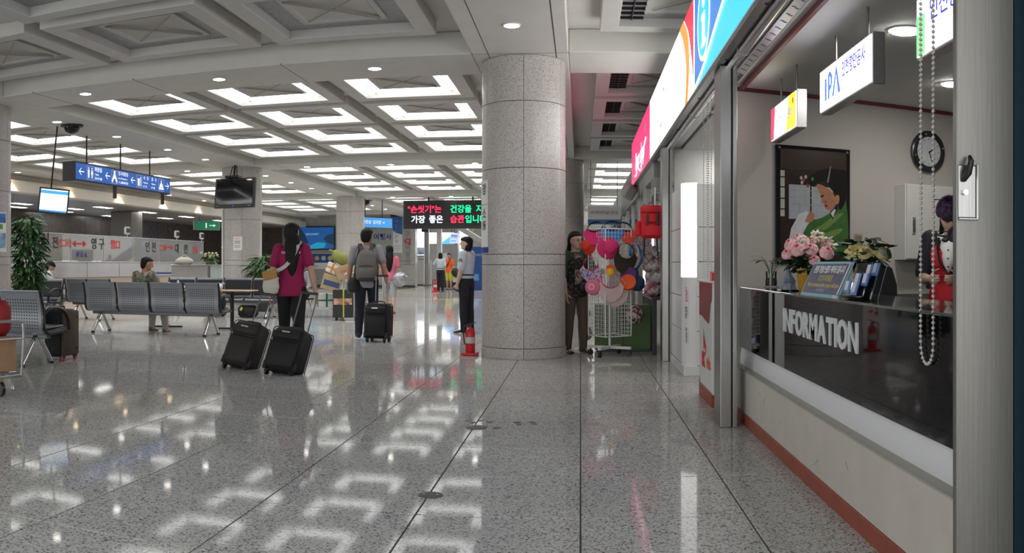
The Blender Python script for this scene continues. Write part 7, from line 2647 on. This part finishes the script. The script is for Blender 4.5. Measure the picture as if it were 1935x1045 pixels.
bkS = thing('bank_sign', 'small pale blue hanging bank sign beside the guard', 'sign', M=frame((-6.62, 44.0, 2.28), (1, 0, 0), (0, 0, 1)))
wbox('panel', emit('bank_pale', (.42, .52, .85), .8), 0, .42, 0, .52, -.04, 0, bkS)
text('銀行', .18, mat('bank_ink', (.03, .05, .3), .5), bkS, .03, .33, .003, bold=.006)
text('BANK', .1, MATS['bank_ink'], bkS, .05, .12, .003)
MB().cyl((.21, .52, -.02), (.21, 1.70, -.02), .012, n=6).build('rod', M_blackm, bkS)
eb = thing('exchange_booth', 'dark counter of the far exchange booth behind the man in orange', 'counter', (-6.6, 45.6, 0))
MB().bx(-.9, .9, -.3, .3, 0, 1.02, .01).build('front', M_black, eb)
MB().bx(-.95, .95, -.36, .32, 1.02, 1.07, .01).build('top', M_steel, eb)
MB().bx(-.8, .8, .2, .24, 1.1, 1.8).build('glass', M_glass, eb)
bl = thing('blue_hoarding', 'tall deep blue poster wall behind the guard', 'poster', (-4.5, 40.2, 0))
MB().bx(-.78, .6, -.04, .04, 0, 2.02, .01).build('board', mat('hoarding_blue', (.008, .045, .20), .35, var=.2, scale=2), bl)
MB().bx(-.7, -.2, -.046, -.04, .45, .75).build('island_print', mat('island', (.08, .25, .5), .5), bl)
text('아라뱃길', .14, mat('hoarding_ink', (.35, .5, .7), .5), bl, M=Matrix.Translation((-.35, -.05, 1.62)) @ Matrix.Rotation(R(90), 4, 'X'))
stf = thing('stair_flight', 'underside of a grey stair flight with yellow hatched edge behind the guard', 'stairs', (-5.9, 46.0, 0))
mb = MB()
P = [(-.9, 3.25), (3.2, .75), (3.2, 1.05), (-.9, 3.55)]
mb.loft([[V3((x, -.6, z)) for x, z in P], [V3((x, .6, z)) for x, z in P]])
mb.build('slab', mat('stair_grey', (.33, .33, .32), .5), stf)
for k in range(7):
    MB().box((-.7 + k * .16, -.62, 3.50 - k * .098 + .06), (.05, .012, .30), (0, R(35), 0)).build('hatch_stripe', mat('hatch_yellow', (.6, .55, .15), .5), stf)
MB().bx(2.6, 3.2, -.6, .6, 0, 1.0).build('support', MATS['stair_grey'], stf)
MB().bx(-.9, -.6, -.5, .5, 3.2, 3.98).build('landing_hanger', MATS['stair_grey'], stf)
for k, x in enumerate((-8.45, -7.75)):
    d = thing('glazing_post', ['steel post beside the far extinguisher', 'second steel post of the far glass front'][k], 'post', (x, 47.5, 0))
    MB().bx(-.14, .14, -.1, .1, 0, 3.69, .02).build('shaft', M_steel, d)
    MB().bx(-.16, .16, -.12, .12, 0, .1, .01).build('shoe', M_steeld, d)
dsp = thing('hanging_speaker', 'black hanging screen under the LED board far off', 'monitor', (-8.0, 44.5, 3.05), R(25))
MB().box((0, 0, .1), (.36, .1, .55), (R(15), 0, 0), .02).build('case', M_black, dsp)
MB().cyl((0, 0, .35), (0, 0, .93), .02, n=6).build('rod', M_blackm, dsp)

# ================================================================== THINGS ON THE INFORMATION COUNTER
ZT = .98
M_terr = mat('mustard_glaze', (.55, .30, .035), .35, var=.05)
# vase with green sprig
vp = thing('glass_vase_plant', 'small green plant in a clear glass vase at the far end of the counter', 'plant', (1.42, 6.40, ZT))
MB().lathe([(.035, .0), (.043, .005), (.045, .04), (.04, .07), (.042, .115), (.04, .117)], n=20).build('vase', M_glass, vp, True)
MB().lathe([(.03, .01), (.038, .03), (.034, .065), (.01, .07)], n=14).build('pebbles', mat('pebble', (.10, .075, .05), .6, var=.6, scale=60), vp, True)
MB().lathe([(.055, 0), (.06, .006), (.05, .008)], n=20).build('saucer', M_white, vp, True)
V_, F_l = leaf_mesh(.10, .016, M_leaf, .35)
rnd = random.Random(4)
for k in range(15):
    a = rnd.uniform(0, 6.28)
    tilt = rnd.uniform(.15, .75)
    hgt = rnd.uniform(.11, .20)
    tip = V3((math.cos(a) * math.sin(tilt) * hgt, math.sin(a) * math.sin(tilt) * hgt, .06 + hgt * math.cos(tilt) * .9))
    MB().tube([(0, 0, .06), tip * .5 + V3((0, 0, .05)), tip], .0022, 4).build('stalk', M_leaf2, vp)
    mb = MB()
    mb.add(V_, F_l, Matrix.Translation(tip) @ Matrix.Rotation(a - PI / 2, 4, 'Z') @ Matrix.Rotation(.5 - tilt * .6, 4, 'X') @ Matrix.Scale(rnd.uniform(.8, 1.25), 4))
    mb.build('leaf', M_leaf, vp, .9)


def rose(parent, c, r_, m1, m2, seed, name='rose'):
    """layered bloom leaning out of the bouquet: cupped petals round a deeper heart"""
    rnd = random.Random(seed)
    c = V3(c)
    ax = (V3((c.x * 2.2 - .35, c.y * 2.2 - .75, .75)) + V3((rnd.uniform(-.2, .2), rnd.uniform(-.2, .2), 0))).normalized()
    Q = ax.to_track_quat('Z', 'Y').to_matrix().to_4x4()
    Mx = Matrix.Translation(c) @ Q
    for ring, (n, rad, lift, sc, tl, mm) in enumerate(((7, .62, -.10, .52, -38, m1), (6, .44, .06, .46, -20, m1), (5, .27, .18, .36, -8, m1), (4, .12, .24, .24, 0, m2))):
        o = MB()
        for k in range(n):
            a = 2 * PI * (k + ring * .5) / n + rnd.uniform(-.15, .15)
            o.ell(V3((math.cos(a) * rad, math.sin(a) * rad, lift)) * r_, (sc * r_, sc * r_ * .16, sc * r_ * .9), 8, 6, (R(tl), 0, a + PI / 2))
        o.v = [tuple(Mx @ V3(p)) for p in o.v]
        tag(o.build(name + ('_heart' if mm is m2 else '_petals'), mm, parent, True), kind='stuff')


def facing(parent_loc):
    d = V3((0, 0, 1.14)) - V3(parent_loc)
    return d.normalized()


def flower_pot(lab, loc, pot_prof, blooms, leaves, seed, sprays=(), filler=None):
    f = thing('flower_pot', lab, 'flowers', loc)
    MB().lathe(pot_prof, n=28).build('pot', M_terr, f, True)
    leafy(f, leaves, (pot_prof[-1][1], pot_prof[-1][1] + .13), .15, .075, .024, mat('dark_leaf', (.012, .035, .012), .5, var=.4), seed, droop=.2)
    return f


M_rose, M_roseh = mat('rose_pink', (.84, .48, .52), .6, var=.12, scale=30), mat('rose_heart', (.72, .10, .18), .6)
M_hyd = mat('hydrangea', (.78, .72, .60), .6, var=.1)
PPOS = (1.40, 5.28, ZT)
fp = flower_pot('mustard pot of pink roses and cream blossoms in front of the poster', PPOS, [(.048, 0), (.05, .004), (.062, .10), (.065, .103), (.067, .14), (.063, .142), (.058, .13)], None, 90, 3)
for k, (x, y, z, r_) in enumerate(((-.12, -.04, .30, .05), (-.08, -.08, .27, .055), (-.135, -.03, .24, .045), (-.05, .02, .335, .05), (.0, -.09, .27, .052), (.02, -.02, .32, .04), (.105, -.10, .25, .055), (.06, .07, .33, .045), (-.02, .09, .31, .05), (.13, .02, .30, .04), (.02, -.1, .20, .045))):
    rose(fp, (x, y, z), r_, M_rose, M_roseh, 40 + k)
for k, (x, y, z) in enumerate(((-.04, -.06, .31), (.08, .0, .335), (.12, -.04, .32), (.15, -.06, .27), (.05, -.05, .345), (-.03, -.02, .29))):
    o = MB()
    rr = random.Random(k)
    for q in range(14):
        p = V3((rr.uniform(-1, 1), rr.uniform(-1, 1), rr.uniform(-.4, 1))).normalized() * .034
        o.ell(V3((x, y, z)) + p, (.012, .012, .006), 6, 4, (rr.uniform(-1, 1), rr.uniform(-1, 1), 0))
    tag(o.build('blossom_cluster', M_hyd, fp, True), kind='stuff')
YPOS = (1.42, 4.22, ZT)
M_yr, M_yrh = mat('rose_yellow', (.82, .74, .34), .6, var=.12, scale=30), mat('rose_apricot', (.72, .33, .12), .6)
fy = flower_pot('rounded mustard vase of yellow roses behind the blue desk sign', YPOS, [(.03, 0), (.033, .003), (.05, .05), (.062, .10), (.062, .14), (.056, .165), (.058, .172), (.052, .17)], None, 60, 8)
for k, (x, y, z, r_) in enumerate(((-.08, -.02, .23, .04), (-.04, .03, .265, .045), (.02, -.03, .25, .05), (-.02, -.06, .23, .04), (.09, -.05, .235, .05), (.06, .03, .265, .045), (.10, .04, .24, .04))):
    rose(fy, (x, y, z), r_, M_yr, M_yrh, 70 + k)
o = MB()
rr = random.Random(8)
for q in range(40):
    o.ell((rr.uniform(-.08, .1), rr.uniform(-.08, .04), rr.uniform(.17, .22)), (.004, .004, .004), 5, 4)
tag(o.build('white_sprigs', M_paper, fy), kind='stuff')
# crystal ornament
cy = thing('crystal_trophy', 'small grey blue crystal ornament beside the mustard pot', 'ornament', (1.30, 5.36, ZT))
MB().lathe([(.05, 0), (.055, .01), (.045, .05), (.05, .06), (.03, .09), (.012, .13), (.014, .15), (.006, .17)], n=8).build('ornament', mat('crystal', (.20, .25, .31), .1, var=.4, scale=20, spec=.8), cy)
MB().bx(-.06, .06, -.05, .05, -.0, .008, .002).build('base', M_blackglass, cy)
# blue tent sign
sn = thing('desk_sign', 'dark blue tent sign with white and yellow print on the counter', 'sign', M=frame((1.225, 4.76, ZT), (.03, -1, 0), (.42, 0, .9)))
TW, TH_ = .66, .20
wbox('plate', mat('tent_cyan', (.25, .55, .68), .35), 0, TW, 0, TH_, -.006, 0, sn)
wbox('blue_field', mat('tent_navy', (.012, .015, .12), .3), .012, TW - .012, .014, TH_ - .014, 0, .0015, sn)
text('관광 기념스탬프 찍어드립니다', .048, M_paper, sn, TW / 2, .150, .002, align='CENTER', bold=.0012, sx=.86)
text('紀念印章服務', .040, mat('print_gold', (.55, .48, .20), .5), sn, TW / 2, .100, .002, align='CENTER')
text('Visit commemorative stamp will take', .036, MATS['print_gold'], sn, TW / 2, .062, .002, align='CENTER', bold=.0006)
text('IPA 인천항만공사', .020, mat('print_pale', (.45, .48, .6), .5), sn, TW / 2, .030, .002, align='CENTER')
sb2 = MB()
sb2.loft([[V3((1.242, y, ZT + .0005)), V3((1.242 + .080, y, ZT + .172)), V3((1.242 + .12, y, ZT + .0005))] for y in (4.755, 4.125)])
o = sb2.build('tent_back', M_paper, sn)
o.matrix_parent_inverse = sn.matrix_world.inverted()
# brochure stand
st3 = thing('brochure_stand', 'clear acrylic stand of blue and white brochures on the counter', 'brochure stand', M=frame((1.26, 4.02, ZT), (.12, -1, 0), (.30, 0, 1)) @ Matrix.Scale(.72, 4))
wbox('back_plate', M_glass, 0, .36, 0, .25, -.012, -.007, st3)
wbox('shelf', M_glass, -.01, .40, 0, .008, -.06, .08, st3)
wbox('side_plate', M_glass, .355, .36, 0, .25, -.06, .05, st3)
M_broch, M_brw = mat('brochure_blue', (.06, .16, .50), .3, var=.3, scale=20), mat('brochure_white', (.62, .66, .72), .3)
for k, (x, y, d) in enumerate(((.03, .03, .045), (.15, .02, .045), (.10, .09, .02), (.22, .09, .02), (.20, .155, .0), (.29, .165, .0))):
    wbox('brochure', M_broch, x, x + .085, y, y + .085, d - .008, d, st3)
    wbox('brochure_cover', M_brw, x + .004, x + .055, y + .02, y + .083, d, d + .0012, st3)
# purple rose bouquet leaning out behind the near post
pv = thing('purple_roses', 'dark purple roses with green leaves beside the right steel post', 'flowers', (1.50, 3.16, ZT))
MB().lathe([(.05, 0), (.06, .01), (.05, .08), (.035, .14), (.04, .16)], n=18).build('vase', M_blackglass, pv, True)
M_pur, M_purh = mat('rose_purple', (.035, .008, .045), .6, var=.3, scale=30), mat('rose_violet', (.12, .04, .30), .6)
for k, (x, y, z, r_) in enumerate(((-.06, .04, .405, .07), (.02, .05, .33, .05), (-.03, .02, .30, .055), (.05, -.04, .38, .06))):
    rose(pv, (x, y, z), r_, M_pur, M_purh if k == 1 else M_pur, 90 + k)
    MB().tube([(0, 0, .1), (x * .4, y * .4, z * .6), (x, y, z - .03)], .004, 5).build('stalk', M_leaf, pv)
V_, F_l = leaf_mesh(.09, .024, M_leaf, .2)
for k, (x, y, z, a) in enumerate(((-.04, .03, .34, 2.2), (-.07, .04, .27, 2.0), (-.02, .02, .25, 3.4), (-.05, .05, .42, .6), (.02, .02, .29, 2.8), (-.03, .04, .29, 1.2))):
    mb = MB()
    mb.add(V_, F_l, Matrix.Translation((x, y, z)) @ Matrix.Rotation(a, 4, 'Z') @ Matrix.Rotation(.3, 4, 'X'))
    mb.build('leaf', M_leaf2, pv, .9)
